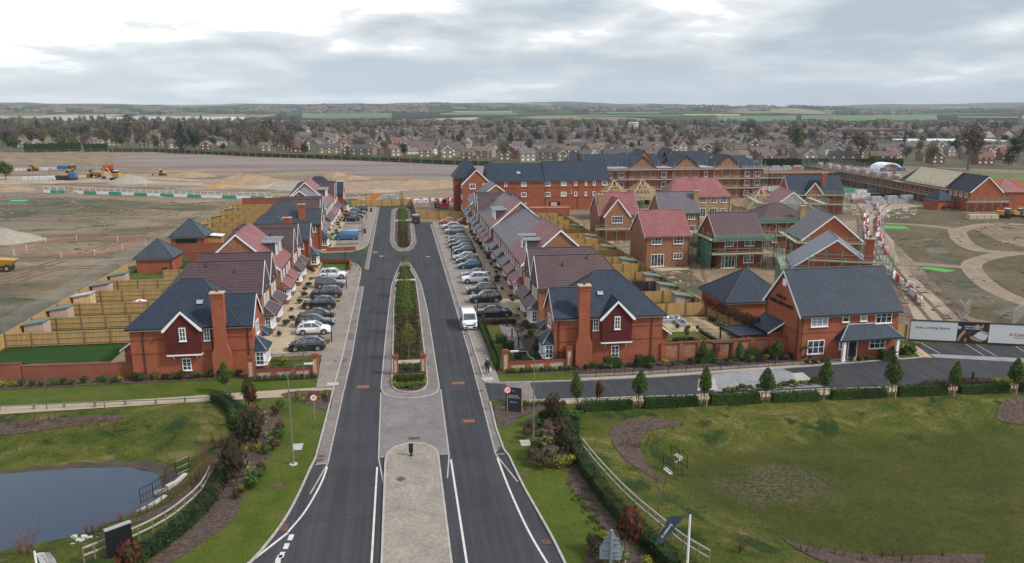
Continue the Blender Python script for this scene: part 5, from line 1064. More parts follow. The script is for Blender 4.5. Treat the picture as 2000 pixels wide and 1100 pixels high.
# ================================================================== WALLS, FENCES, RAILINGS
PM = {}
def post_mesh(w_, h_, m, n='post'):
    k = (w_, round(h_,2), m.name)
    if k not in PM: PM[k] = MB().cbox(0,0,0,w_,w_,h_).mesh(n, m)
    return PM[k]
def seg_frame(a, b): d = (b[0]-a[0], b[1]-a[1]); return hypot(*d), atan2(d[1], d[0])
def timber_fence(a, b, label, hgt=1.75, m=None, group='timber garden fences', name='timber_fence', rails=True, z=0.0, bay_=2.6):
    l, ang = seg_frame(a, b); t = thing(name, label, 'fence', (a[0], a[1], z), ang, group); m = m or M_WOOD
    n = max(1, int(round(l/bay_))); bl = l/n
    p = MB(); nb = int(l/0.14)
    for i in range(nb):
        dz = random.uniform(-0.012, 0.012); x = l*i/nb; p.box(x, -0.012+dz*0.4, 0.12, x+l/nb-0.012, 0.012+dz*0.4, hgt+dz)
    obj('board_panel', p, t, m=m)
    if rails:
        r = MB()
        for z_ in (0.35, 0.95, 1.55): r.box(0, -0.065, z_*hgt/1.75, l, -0.014, z_*hgt/1.75+0.075)
        obj('rail', r, t, m=M_PINEG)
    pm_ = post_mesh(0.1, hgt+0.04, M_POST)
    for i in range(n+1): obj('fence_post', pm_, t, (i*bl, -0.07, 0))
    return t
M_PINEG = plain('weathered_rail', (0.34,0.25,0.15), 0.85, 0.15, 4); M_POST = plain('dark_fence_post', (0.23,0.15,0.08), 0.85, 0.15, 4)
for k, y in enumerate((90.0, 96.6, 103.6, 110.9, 117.6, 124.6, 157.5, 164.2, 171.0, 178.0, 185.0, 192.0, 199.0, 206.0, 213.0)):
    timber_fence((-44.3 if not 120 < y < 130 else -37.2, y), (-27.6, y), f'{ORD[k]} timber fence dividing the left gardens, counted from the pond side', m=M_WOOD if k < 6 else M_WOOD_Y)
for k, (y0, y1) in enumerate(((83.0,90.0),(90.0,103.6),(103.6,117.6),(117.6,131.0),(157,178),(178,199),(199,216))):
    timber_fence((-44.45, y1), (-44.45, y0), f'{ORD[k]} stretch of rear timber fence along the field, counted from the pond side', m=M_WOOD if k < 4 else M_WOOD_Y)
def garden_wall(a, b, label, hgt=1.8, m=None, group='brick garden walls', piers=0, th=0.24, cop=True):
    l, ang = seg_frame(a, b); t = thing('brick_wall', label, 'wall', (a[0],a[1],0), ang, group)
    obj('wall_body', MB().box(0,-th/2,0,l,th/2,hgt), t, m=m or M_BRICK_WALL)
    if cop: obj('coping', MB().box(-0.03,-th/2-0.03,hgt,l+0.03,th/2+0.03,hgt+0.08), t, m=M_BRICK_RED2)
    for i in range(piers): x = l*(i+0.5)/piers; obj('pier', MB().cbox(x,0,0,0.45,0.45,hgt+0.1), t, m=m or M_BRICK_WALL)
    return t
garden_wall((-60,78.6), (-37.5,78.3), 'higher left stretch of the long brick garden wall beside the pond lawn', 1.75)
garden_wall((-37.4,78.25), (-26.6,77.9), 'lower stretch of the long brick wall joining the left corner house', 1.5)
garden_wall((-43.4,146.0), (-28.4,146.0), 'high brick wall from the left corner houses to the farther garage', 2.3)
garden_wall((-37.0,139.2), (-28.0,139.2), 'brick wall along the near edge of the side road', 1.9)
garden_wall((-44.0,224), (-31,224), 'brick wall at the far end of the left gardens', 2.2)
garden_wall((-14.2,147.0), (-8.8,147.3), 'low brick wall beside the far corner of the side road', 0.75, M_BRICK_RED)
garden_wall((-14.2,135.6), (-8.9,134.6), 'low brick wall round the lawn on the near corner of the side road', 0.7, M_BRICK_RED)
garden_wall((-9.0,134.5), (-8.7,128.2), 'short low brick wall end facing the road by the side road', 0.7, M_BRICK_RED)
def flint_pier(t, x, y, h_, w_=0.62):
    p = obj('pier', MB().box(x-w_/2,y-w_/2,0,x-w_/2+0.14,y+w_/2,h_).box(x+w_/2-0.14,y-w_/2,0,x+w_/2,y+w_/2,h_).box(x-w_/2+.14,y-w_/2,h_-0.3,x+w_/2-.14,y+w_/2,h_).box(x-w_/2+.14,y-w_/2,0,x+w_/2-.14,y+w_/2,0.2), t, m=M_BRICK_RED)
    obj('flint_panel', MB().box(x-w_/2+.141,y-w_/2+0.015,0.2,x+w_/2-.141,y+w_/2-0.015,h_-0.3), p, m=M_FLINT)
    obj('pier_cap', MB().cbox(x,y,h_,w_+0.14,w_+0.14,0.1).cbox(x,y,h_+0.1,w_-0.1,w_-0.1,0.09), p, m=M_BRICK_RED2)
def railings(t, x0, x1, y, z0, z1, step=0.14, m=None, name='railing', tip=True):
    mb = MB(); n = int(abs(x1-x0)/step)
    for i in range(n+1): x = x0+(x1-x0)*i/n; mb.box(x-0.011, y-0.011, z0, x+0.011, y+0.011, z1+(0.06 if tip else 0))
    mb.box(min(x0,x1), y-0.018, z1-0.08, max(x0,x1), y+0.018, z1-0.04); mb.box(min(x0,x1), y-0.018, z0+0.02, max(x0,x1), y+0.018, z0+0.06)
    return obj(name, mb, t, m=m or M_BLACK)
def flint_wall(a, b, label):
    l, ang = seg_frame(a, b); t = thing('flint_wall', label, 'wall', (a[0],a[1],0), ang, 'brick and flint walls either side of the road')
    flint_pier(t, 0, 0, 2.1); flint_pier(t, l, 0, 2.1)
    mb = MB().box(0.31,-0.17,0.62,l-0.31,0.17,0.86)
    n = 3; pw = (l-0.62)/n
    for i in range(n+1): x = 0.31+i*pw; mb.box(max(0.31,x-0.3),-0.17,0,min(l-0.31,x+0.3),0.17,0.62)
    obj('wall_body', mb, t, m=M_BRICK_RED)
    for i in range(n): x = 0.31+i*pw; obj('flint_panel', MB().box(x+0.3,-0.15,0,x+pw-0.3,0.15,0.618), t, m=M_FLINT)
    obj('coping', MB().box(0.31,-0.21,0.86,l-0.31,0.21,0.94), t, m=M_BRICK_RED2)
    railings(t, 0.35, l-0.35, 0, 0.96, 1.7)
    return t
flint_wall((-15.2,75.6), (-9.0,75.7), 'brick and flint wall with railings between two piers, left of the road')
flint_wall((10.1,74.3), (16.8,74.6), 'brick and flint wall with railings between two piers, right of the road')
t = thing('entrance_piers', 'pair of brick and flint piers with black railings in the planted median', 'gateway', (0.35,74.7,0.12)); flint_pier(t, -1.35, 0, 1.8, 0.55); flint_pier(t, 1.4, 0, 1.8, 0.55); railings(t, -1.05, 1.1, 0, 0.1, 0.95)
# black railings
t = thing('railing_fence', 'tall black railings between the pavement and the right corner front lawn', 'railings', (9.55,92.6,0), -pi/2); railings(t, 0, 17.8, 0, 0.05, 1.35, 0.12)
[obj('post', post_mesh(.07,1.5,M_BLACK), t, (q,0,0)) for q in (0,6,12,17.8)]
t = thing('railing_fence', 'low black railings across the head of the right corner front lawn', 'railings', (9.6,92.8,0)); railings(t, 0, 4.5, 0, 0.05, 1.0, 0.14)
def estate_rail(pts, label):
    a = pts[0]; t = thing('estate_railing', label, 'railings', (a[0],a[1],0), 0, 'black estate railings along the sales forecourt')
    mb = MB()
    for p, q in zip(pts, pts[1:]):
        l, ang = seg_frame(p, q); n = max(1, int(round(l/2.0)))
        for z in (0.15,0.38,0.62,0.86,1.06): mb.bar((p[0]-a[0],p[1]-a[1],z),(q[0]-a[0],q[1]-a[1],z),0.02,0.02)
        for i in range(n+1): obj('post', post_mesh(0.05,1.18,M_BLACK), t, (p[0]-a[0]+(q[0]-p[0])*i/n, p[1]-a[1]+(q[1]-p[1])*i/n, 0))
        m_ = int(l/0.5)
        for i in range(m_): x = (i+0.5)/m_; mb.cbox(p[0]-a[0]+(q[0]-p[0])*x, p[1]-a[1]+(q[1]-p[1])*x, 0.1, 0.014, 0.014, 0.95)
    obj('rails', mb, t, m=M_BLACK)
estate_rail([(17.0,71.15),(24.5,70.95),(32,71.25),(40.2,71.75)], 'estate railing along the gravel from the corner house to the sales house')
estate_rail([(40.2,71.75),(47.4,72.3)], 'short estate railing in front of the sales house')
estate_rail([(17.0,71.15),(16.9,74.3)], 'short estate railing beside the right flint pier')
# brick piers with timber panels in front of the show garden
t = thing('panelled_wall', 'brick wall with slatted timber panels in front of the show garden', 'wall', (27.1,75.0,0), radians(1.2)); mb = MB(); N_ = 7; L_ = 14.2
for i in range(N_+1): mb.cbox(L_*i/N_,0,0,0.5,0.36,1.95)
mb.box(0.25,-0.14,0,L_-0.25,0.14,0.4)
obj('wall_body', mb, t, m=M_BRICK_RED); obj('coping', MB().box(-0.3,-0.2,1.95,L_+0.3,0.2,2.05), t, m=M_BRICK_RED2)
for i in range(N_):
    q = MB(); x0, x1 = L_*i/N_+0.25, L_*(i+1)/N_-0.25
    for j in range(10): q.box(x0,-0.05,0.42+j*0.15,x1,0.0,0.42+j*0.15+0.12)
    q.box(x0,-0.07,0.42,x0+0.06,-0.05,1.93).box(x1-0.06,-0.07,0.42,x1,-0.05,1.93)
    obj('timber_panel', q, t, m=plain('cedar_panel', (0.33,0.15,0.09), 0.8, 0.2) if i == 0 else MATS['cedar_panel'])
# right gardens
for k, y in enumerate((92.2, 99.2, 105.4, 112.0, 118.5, 125.0, 131.5, 138.0, 144.5, 151.0, 157.5, 164.0, 170.5, 177.0, 183.5)):
    m_ = plain('black_painted_boards', (0.015,0.015,0.018), 0.7) if k == 2 else (M_WOOD if k < 2 else M_WOOD_Y)
    timber_fence((27.6 if k else 28.4, y), (38.2 if k else 38.8, y), f'{ORD[k]} timber fence dividing the right gardens, counted from the sales house', m=m_, rails=False, hgt=1.85)
for k, (y0, y1) in enumerate(((92.2,105.4),(105.4,125.0),(125.0,144.5),(144.5,164.0),(164.0,188.0))):
    timber_fence((38.9, y1), (38.9, y0), f'{ORD[k]} stretch of rear timber fence by the unfinished houses, counted from the sales house', m=M_WOOD if k < 1 else M_WOOD_Y)
timber_fence((39.0,92.0), (41.0,79.6), 'timber fence running back beside the sales house garage', hgt=1.6)
timber_fence((-13.6,217.6), (3.2,219.2), 'yellow timber fence closing the far end of the left carriageway', hgt=1.9, m=M_WOOD_Y, rails=False, group='yellow fences closing the road')
timber_fence((3.2,219.2), (3.6,190.6), 'yellow timber fence running beside the far dark van', hgt=1.9, m=M_WOOD_Y, rails=False, group='yellow fences closing the road')
timber_fence((3.6,190.6), (17.4,188.5), 'yellow timber fence closing the far end of the right carriageway', hgt=1.9, m=M_WOOD_Y, rails=False, group='yellow fences closing the road')
timber_fence((53.3,78.2), (57.6,78.3), 'short timber fence between the sales house and the white hoarding', hgt=1.9, rails=False)

# sheds
def shed(x, y, label, m=None, roofm=None, rz=0.0, s=1.0):
    t = thing('garden_shed', label, 'shed', (x,y,0), rz, 'garden sheds'); a, b = 1.1*s, 0.9*s
    obj('shed_wall', MB().add([(-a,-b,0),(a,-b,0),(a,b,0),(-a,b,0),(-a,-b,1.9),(a,-b,1.55),(a,b,1.55),(-a,b,1.9)],[(3,2,1,0),(4,5,6,7),(0,1,5,4),(1,2,6,5),(2,3,7,6),(3,0,4,7)]), t, m=m or M_SHEDPINK)
    obj('shed_roof', MB().add([(-a-.2,-b-.2,1.95),(a+.25,-b-.2,1.55),(a+.25,b+.2,1.55),(-a-.2,b+.2,1.95),(-a-.2,-b-.2,2.03),(a+.25,-b-.2,1.63),(a+.25,b+.2,1.63),(-a-.2,b+.2,2.03)],[(3,2,1,0),(4,5,6,7),(0,1,5,4),(1,2,6,5),(2,3,7,6),(3,0,4,7)]), t, m=roofm or M_FELT)
    obj('shed_door', MB().box(a*0.2,-b-0.03,0.05,a*0.85,-b,1.5), t, m=M_POST); return t
for k, y in enumerate((94.8, 101.6, 108.9, 115.6, 122.6, 162.3, 169.2, 176.2, 190, 204)):
    shed(-43.0, y, f'{ORD[k]} garden shed against the rear fence of the left gardens', rz=pi, m=M_PINE if k == 2 else (M_WOOD_Y if k > 5 else None), roofm=M_LEAD if k in (2,6) else None)
for k, y in enumerate((97.2, 103.6, 110.2, 122.9, 136, 149, 162)):
    shed(37.4, y, f'{ORD[k]} garden shed against the rear fence of the right gardens', m=M_PINE if k > 3 else None)
t = thing('lean_to_shelter', 'white roofed timber shelter beside the farther pyramid garage', 'shelter', (-35.6,153.4,0)); obj('roof_sheet', MB().add([(-1.6,-1.2,2.9),(1.6,-1.2,2.6),(1.6,1.4,2.6),(-1.6,1.4,2.9),(-1.6,-1.2,3.0),(1.6,-1.2,2.7),(1.6,1.4,2.7),(-1.6,1.4,3.0)],[(3,2,1,0),(4,5,6,7),(0,1,5,4),(1,2,6,5),(2,3,7,6),(3,0,4,7)]), t, m=M_WHITE)
obj('shelter_wall', MB().box(-1.3,-0.9,0,1.3,1.1,2.58), t, m=M_WOOD_Y)
# white two-rail fences and the knee rail
def rail_fence(pts, label, hgt=1.0, m=None, rails=(0.5,0.98), post=0.08, name='post_and_rail_fence', pm=None, step=None):
    a = pts[0]; t = thing(name, label, 'fence', (a[0],a[1],h(*a)))
    z0 = h(*a)
    r = MB(); p = MB()
    for u, v in zip(pts, pts[1:]):
        for z in rails: r.bar((u[0]-a[0],u[1]-a[1],h(*u)+z-z0),(v[0]-a[0],v[1]-a[1],h(*v)+z-z0),0.06,0.10)
    for u in pts: obj('post', post_mesh(post,hgt+0.12,pm or M_GPOST), t, (u[0]-a[0],u[1]-a[1],h(*u)-z0-0.1))
    obj('rails', r, t, m=m or M_WRAIL); return t
M_GPOST = plain('grey_brown_post', (0.20,0.16,0.11), .9, .2)
M_WRAIL = plain('weathered_white_rail', (0.36,0.35,0.31), 0.7, 0.15, 3)
rail_fence(smooth([G(412,935),G(395,968),G(362,1000),G(325,1028),G(272,1056),G(215,1080),G(165,1100)], 2), 'curved white two rail fence between the pond and the hedge')
rail_fence(smooth([G(1137,878),G(1165,915),G(1200,955),G(1240,995),G(1290,1038),G(1335,1075),G(1385,1105)], 2), 'curved white two rail fence round the dry basin on the right')
rail_fence([G(-60,806),G(0,803),G(67,800),G(126,797),G(186,795),G(245,792),G(305,790),G(362,787),G(414,784)], 'low timber knee rail along the gravel path above the pond', 0.5, M_GALV, (0.42,), 0.14, 'knee_rail')

# pond and basin headwalls with guard rails
def guard(pts, label, hgt=1.15):
    a = pts[0]; t = thing('guard_rail', label, 'railings', tuple(a), 0, 'black guard rails at the headwalls'); mb = MB()
    for u, v in zip(pts, pts[1:]):
        U, V = Vector(u)-Vector(a), Vector(v)-Vector(a); l = (V-U).length; n = max(1, int(l/0.8))
        for z in (0.12, 0.6, hgt): mb.tube(U+Vector((0,0,z)), V+Vector((0,0,z)), 0.025, 5)
        for i in range(n+1): c = U.lerp(V, i/n); mb.tube(c, c+Vector((0,0,hgt)), 0.03, 5)
        for i in range(n*4): c = U.lerp(V, i/(n*4)); mb.tube(c+Vector((0,0,0.12)), c+Vector((0,0,hgt)), 0.012, 4)
    obj('rails', mb, t, m=M_BLACK)
def P3(px, py, z): g = G(px, py, z); return (g[0], g[1], z)
def headwall(pts, label, z, hh=0.55):
    a = P3(*pts[0], z); t = thing('concrete_headwall', label, 'headwall', a, 0, 'concrete headwalls of the drainage basins')
    q = [(P3(*p, z)[0]-a[0], P3(*p, z)[1]-a[1]) for p in pts]
    obj('wall_body', ribbon(MB(), q, 0.4, -0.8, hh), t, m=M_CONC); obj('apron', MB().prism([(q[0][0],q[0][1]),(q[1][0],q[1][1]),(q[1][0]-0.6,q[1][1]-0.5),(q[0][0]-0.8,q[0][1]-0.3)], -0.3, 0.05), t, m=M_CONC)
guard([P3(275,985,-1.2),P3(300,972,-1.1),P3(322,958,-1.0)], 'lower black guard rail at the near end of the pond headwall')
guard([P3(325,945,-1.0),P3(345,930,-.9),P3(370,918,-.8)], 'upper black guard rail at the far end of the pond headwall')
headwall([(326,955),(345,946),(364,930)], 'pale sloping concrete headwall below the upper pond guard rail', -1.0, 0.25)
headwall([(293,992),(325,972)], 'low pale concrete headwall beside the lower pond guard rail', -1.15, 0.2)
guard([P3(1310,895,-1.2),P3(1325,905,-1.2),P3(1342,915,-1.2)], 'farther black guard rail in the dry basin on the right')
guard([P3(1295,915,-1.2),P3(1315,928,-1.2),P3(1332,932,-1.2)], 'nearer black guard rail in the dry basin on the right')
headwall([(1310,884),(1330,899)], 'farther white concrete headwall in the dry basin on the right', -1.45, 0.2)
headwall([(1296,916),(1312,929)], 'nearer white concrete headwall in the dry basin on the right', -1.45, 0.15)

# ================================================================== FOLIAGE KIT
def quad(mb, c, n, s, rnd, asp=0.6):
    n = n.normalized(); u = n.orthogonal().normalized(); a = rnd.uniform(0, 2*pi); v = n.cross(u); U = (u*cos(a)+v*sin(a))*s; V = (v*cos(a)-u*sin(a))*s*asp
    b = len(mb.v); mb.v += [tuple(c-U-V*0.3), tuple(c-V), tuple(c+U*1.1), tuple(c+V)]; mb.f.append((b,b+1,b+2,b+3))
def leafball(mb, c, r, n, s, rnd, shell=0.55, zs=1.0, gap=0.0, prof=None):
    """n leaves in an ellipsoid; prof(z in -1..1) scales the plan radius"""
    C_ = Vector(c)
    k = 0; seed = rnd.uniform(0, 100)
    while k < n:
        d = Vector((rnd.gauss(0,1), rnd.gauss(0,1), rnd.gauss(0,1))); 
        if d.length < 1e-3: continue
        d.normalize(); rr = shell+(1-shell)*rnd.random()**0.6
        p = Vector((d.x*rr, d.y*rr, d.z*rr))
        if gap and mnoise.noise(p*2.1+Vector((seed,0,0))) < -0.28+gap*0.0 and rnd.random() < gap*2: k += 1; continue
        f = (prof(p.z) if prof else 1.0)*(1+0.25*mnoise.noise(d*2.3+Vector((seed,seed,0))))
        q = Vector((p.x*r*f, p.y*r*f, p.z*r*zs))+C_
        quad(mb, q, d+Vector((rnd.gauss(0,.5),rnd.gauss(0,.5),rnd.gauss(0,.5)+0.4)), s*rnd.uniform(0.6,1.3), rnd); k += 1
def leafbox(mb, x0, y0, z0, x1, y1, z1, n, s, rnd):
    for _ in range(n):
        p = [rnd.uniform(x0,x1), rnd.uniform(y0,y1), rnd.uniform(z0,z1)]; a = rnd.random(); w_, d_, h_ = x1-x0, y1-y0, z1-z0
        tot = w_*d_+w_*h_*2+d_*h_*2; a *= tot
        if a < w_*d_: p[2] = z1+rnd.gauss(0,.04); n_ = Vector((0,0,1))
        elif a < w_*d_+w_*h_: p[1] = y0+rnd.gauss(0,.04); n_ = Vector((0,-1,.2))
        elif a < w_*d_+2*w_*h_: p[1] = y1+rnd.gauss(0,.04); n_ = Vector((0,1,.2))
        elif a < w_*d_+2*w_*h_+d_*h_: p[0] = x0+rnd.gauss(0,.04); n_ = Vector((-1,0,.2))
        else: p[0] = x1+rnd.gauss(0,.04); n_ = Vector((1,0,.2))
        quad(mb, Vector(p), n_+Vector((rnd.gauss(0,.5),rnd.gauss(0,.5),rnd.gauss(0,.5))), s*rnd.uniform(.6,1.3), rnd)
def core(mb, c, r, zs, prof=None, seg=9, rings=6):     # dark inner mass so that a crown is not see-through everywhere
    n0 = len(mb.v); mb.blob(c, r, r, r*zs, seg, rings, 0.15)
FT = {}
def proto_small_tree(name, mat_, hgt=3.2, r=0.62, n=900, s=0.10, trunk=1.1, prof=None, seed=1, coref=0.5):
    rnd = random.Random(seed); c = MB(); zc = trunk+(hgt-trunk)/2; half = (hgt-trunk)/2
    leafball(c, (0,0,zc), r, n, s, rnd, 0.5, half/r, 0, prof or (lambda z: 0.98-0.62*z if z > -0.6 else 1.15))
    if coref: c.blob((0,0,zc-half*0.12), r*coref, r*coref, half*0.72, 7, 5, 0.2, rnd)
    t = MB(); t.tube((0,0,0),(0,0,trunk+half),0.055,6,0.03)
    for i in range(6):
        a = i*1.1; z = trunk+0.25*i*half/2.2; t.tube((0,0,z),(cos(a)*r*0.7,sin(a)*r*0.7,z+0.5),0.02,4,0.008)
    return c.raw('crown', mat_), t.raw('trunk', M_TRUNK)
LOST = []
def place(name, meshes, label, cat, x, y, z, group=None, rz=None, sc=1.0, names=('crown','trunk')):
    t = thing(name, label, cat, (x,y,z), random.uniform(0,6.28) if rz is None else rz, group); t.scale = (sc,sc,sc) if isinstance(sc,(int,float)) else sc
    for me, n_ in zip(meshes, names): obj(n_, me, t)
    return t
STAKE = MB(); 
for sx in (-0.3,0.3): STAKE.cbox(sx,0,0,0.07,0.07,1.0)
STAKE.box(-0.3,-0.03,0.8,0.3,0.03,0.87); STAKE_ME = STAKE.mesh('stake', M_PINEG)
con = [proto_small_tree('c', F_GREEN, 3.4, r_, 1250, 0.085, 1.05, seed=k) for k, r_ in ((1,.56),(2,.63),(3,.5),(4,.6))]
LOCW = ['beside the speed sign and gravel path','behind the third hedge gap','just left of the grey block road','at the middle of the grey block road','in front of the sales house door','in front of the sales house garden','opposite the white hoarding','farthest right opposite the hoarding']
for k, (px, py, sc) in enumerate(((1128,800,1.0),(1246,793,1.08),(1374,792,1.15),(1495,785,1.12),(1608,779,1.1),(1741,776,1.15),(1858,772,1.08),(1978,768,1.05))):
    x, y = G(px, py); t = place('clipped_tree', con[k%4], f'small cone shaped evergreen tree {LOCW[k]}', 'tree', x, y, 0, 'cone shaped trees along the cross road', sc=(sc*(.9,1.05,.95,1.1)[k%4],sc,sc*(1.05,.95,1.0,.9,1.08)[k%5])); t.rotation_euler.x = radians((2,-3,1,3,-2)[k%5]); t.rotation_euler.y = radians((-2,2,3,-1)[k%4]); obj('stake', STAKE_ME, t)
for k, (px, py, sc, lb) in enumerate(((440,770,0.95,'by the left corner house chimney'),(458,868,1.0,'beside the pond side hedge'),(487,800,0.95,'between the purple bush and the gravel path'),(1101,855,0.95,'among purple shrubs right of the road'),(1372,712,0.8,'behind the estate railing, nearest the corner house'),(1443,716,0.85,'behind the estate railing at the middle'),(1517,710,0.8,'behind the estate railing nearest the sales house'))):
    x, y = G(px, py); place('clipped_tree', con[(k+1)%4], f'dark green cone shaped small tree {lb}', 'tree', x, y, h(x,y), 'small cone shaped evergreens near the road', sc=sc)
# slim spring trees of the median
spr = [proto_small_tree('s', F_SPRING, 5.2, 0.8, 520, 0.08, 1.9, prof=lambda z: 1.0-0.45*z, seed=k, coref=0) for k in (11,12)]
for k, y in enumerate((78.9, 89, 98, 108, 119, 156, 171, 187, 205)):
    place('slim_tree', spr[k%2], f'{ORD[k]} slim young tree in fresh leaf along the planted median', 'tree', 0.35, y, 0.12, 'slim trees in the planted median', sc=(1,1,0.85+0.1*((k*7)%3)))
lf = [proto_small_tree('l', F_OLIVE, 4.6, 0.8, 110, 0.07, 1.6, seed=k, coref=0) for k in (21,22)]
for k, (px, py, lb) in enumerate(((708,470,'beside the blue van'),(688,418,'among the far left parked cars'),(594,742,'on the left corner front lawn'),(641,562,'between the left white and grey cars'),(600,652,'behind the near white hatchback'),(1320-309,660,'on the right corner front lawn'),(947,527,'beside the dark blue hatchback'),(958,600,'by the black four by four on the right'),(934,548,'by the white four by four on the right'),(882,500,'beside the row of dark cars'))):
    x, y = G(px, py); place('young_street_tree', lf[k%2], f'thin young tree with few leaves {lb}', 'tree', x, y, 0.1, 'thin young street trees')
def bare_tree(seed, hgt=4.5, spread=0.5):
    rnd = random.Random(seed); mb = MB()
    def br(p, d, l, r, lev):
        q = p+d*l; mb.tube(p, q, r, 5 if lev < 2 else 3, r*0.6)
        if lev >= 3: return
        for i in range(rnd.randint(2,4)):
            e = (d+Vector((rnd.gauss(0,spread),rnd.gauss(0,spread),rnd.gauss(0.15,0.2)))).normalized(); br(p+d*l*rnd.uniform(.45,1), e, l*rnd.uniform(.5,.75), r*0.55, lev+1)
    br(Vector((0,0,0)), Vector((0,0,1)), hgt*0.45, 0.045, 0); return mb.raw('branches', M_TWIG)
bt = [bare_tree(k) for k in (5,6,7)]
for k, (px, py, sc, lb) in enumerate(((92,800,.95,'left of the pond lawn path'),(205,800,.95,'in the mulch bed above the pond'),(1285,1010,1.1,'beside the curved white fence on the right'),(1295,980,.8,'in the grass behind the curved white fence'),(300,770,.6,'on the lawn strip before the brick wall'))):
    x, y = G(px, py); t = thing('bare_sapling', f'leafless young sapling {lb}', 'tree', (x,y,h(x,y)), k, 'leafless saplings'); t.scale = (sc,)*3; obj('branches', bt[k%3], t)
# shrubs and hedges
def shrub_mesh(mat_, r=0.6, zs=0.9, n=800, s=0.075, seed=0):
    rnd = random.Random(seed); mb = MB()
    for i in range(5):
        a = i*1.26+rnd.random(); q = r*rnd.uniform(.62,.88); c = (cos(a)*r*.42,sin(a)*r*.42,q*.8*rnd.uniform(.75,1.3)) if i else (0,0,r*.95)
        leafball(mb, c, q, n//5, s, rnd, .55, zs*rnd.uniform(.8,1.15)); mb.blob(c, q*.72, q*.72, q*.66*zs, 7, 5, .2, rnd); return mb.raw('foliage', mat_)
SH = {k: [shrub_mesh(m_, seed=i*7+j) for j in range(3)] for i, (k, m_) in enumerate((('green',F_GREEN),('dark',F_DARK),('box',F_BOX),('yellow',F_YEL),('red',F_RED),('purple',F_PURP),('lav',F_LAV),('heathy',F_HEATHY)))}
def spiky(seed):
    rnd = random.Random(seed); mb = MB()
    for i in range(70):
        a = rnd.uniform(0,6.28); el = rnd.uniform(0.35,1.35); l = rnd.uniform(0.45,0.75); d = Vector((cos(a)*cos(el), sin(a)*cos(el), sin(el))); side = Vector((-sin(a),cos(a),0))*0.025
        p = Vector((0,0,0.05)); m_ = p+d*l*0.6; q = p+d*l+Vector((0,0,-0.12)); b = len(mb.v); mb.v += [tuple(p-side),tuple(p+side),tuple(m_+side*1.3),tuple(m_-side*1.3),tuple(q)]; mb.f += [(b,b+1,b+2,b+3),(b+3,b+2,b+4)]
    return mb.raw('foliage', F_CREAM)
SH['cream'] = [spiky(1), spiky(2)]
DESC = {'green':'rounded mid green shrub','dark':'dark evergreen shrub','box':'clipped box shrub','yellow':'bright yellow leaved shrub','red':'red leaved photinia bush','purple':'purple brown bush','lav':'grey green lavender clump','heathy':'low brown green shrub','cream':'cream striped spiky plant'}
def shrub(kind, px, py, sc=1.0, zs=1.0, where='', world=False, z=None, idx=0):
    x, y = (px, py) if world else G(px, py); zz = h(x,y)+0.03 if z is None else z
    t = obj('shrub' if kind != 'cream' else 'spiky_plant', SH[kind][idx%len(SH[kind])], None, (x,y,zz), random.uniform(0,6.28)); t.scale = (sc,sc,sc*zs)
    tag(t, f'{DESC[kind]} {where}', 'shrub', f'{DESC[kind]}s {where}'); return t
def cover_stuff(pts, m_, name='groundcover_planting', s=.07, r0=.2, r1=.35, n=26):
    mb = MB(); rnd = random.Random(len(pts)); a = pts[0]
    for x, y in pts:
        r = rnd.uniform(r0, r1); leafball(mb, (x-a[0], y-a[1], h(x,y)-h(*a)+r*.5), r, n, s, rnd, .5, .8)
    tag(obj(name, mb.raw(name, m_), None, (a[0],a[1],h(*a)+.03)), kind='stuff')
# tall red and purple bushes
for px, py, sc, zs, kd, lb in ((497,880,1.75,1.6,'purple','between the two shrub beds left of the road'),(460,950,1.7,1.7,'purple','near the white fence left of the road'),(256,1132,1.6,1.2,'red','in front of the black cabinet'),(1098,897,1.7,1.5,'purple','in the middle bed right of the road'),
                              (1228,1090,1.65,1.65,'red','behind the grey backed road sign'),(1080,838,1.4,1.7,'purple','beside the small evergreen right of the road'),(492,805,1.25,1.6,'red','behind the small tree by the gravel path'),(1170,793,0.85,2.3,'red','shaped as a cone near the cross road')):
    t = shrub(kd, px, py, sc*1.2, zs*1.15, lb)
# near left beds
SPOTS = [('cream',527,855,1.0),('cream',530,868,1.1),('yellow',500,882,.8),('yellow',478,888,.75),('green',545,862,1.2),('heathy',538,880,1.1),('green',520,888,.9),('heathy',548,845,1.1),('cream',515,825,1.1),('cream',520,815,.9),('heathy',540,812,1.1),('green',548,800,1.0),
         ('cream',488,930,1.2),('cream',490,945,1.2),('green',505,940,1.1),('green',495,955,1.1),('heathy',512,925,1.0),('yellow',470,962,.6),('yellow',482,915,.6),('purple',462,975,.6),('red',475,965,.5)]
for i, (kd, px, py, sc) in enumerate(SPOTS): shrub(kd, px, py, sc, 1, 'in the beds left of the road', idx=i)
for i in range(26):
    pass
for m_ in (F_YEL, F_PURP, F_HEATHY): cover_stuff([G(570+random.random()*72, 768+random.random()*18) for _ in range(14)], m_)
for i, (kd, px, py, sc) in enumerate([('heathy',1040,848,1.3),('heathy',1030,858,1.1),('cream',1058,852,1.1),('cream',1065,862,.9),('yellow',1077,870,.8),('yellow',1088,868,.8),('green',1050,838,1.2),('dark',1062,826,1.3),('green',1122,830,1.6),('dark',1135,815,1.5),
        ('heathy',1040,900,1.3),('heathy',1050,912,1.3),('heathy',1065,918,1.2),('green',1046,885,1.1),('cream',1068,890,1.1),('cream',1078,898,1.1),('yellow',1062,878,.7),('yellow',1092,915,1.0),('yellow',1105,912,1.0),('yellow',1118,908,1.0),('cream',1092,888,.9),
        ('heathy',1170,1090,1.3),('heathy',1160,1078,1.3),('heathy',1180,1105,1.2),('cream',1188,1072,1.2),('cream',1195,1090,1.3),('cream',1214,1098,1.4),('yellow',1176,1055,.7),('yellow',1262,1110,.9),('cream',1185,1110,1.1)]): shrub(kd, px, py, sc, 1, 'in the beds right of the road', idx=i)
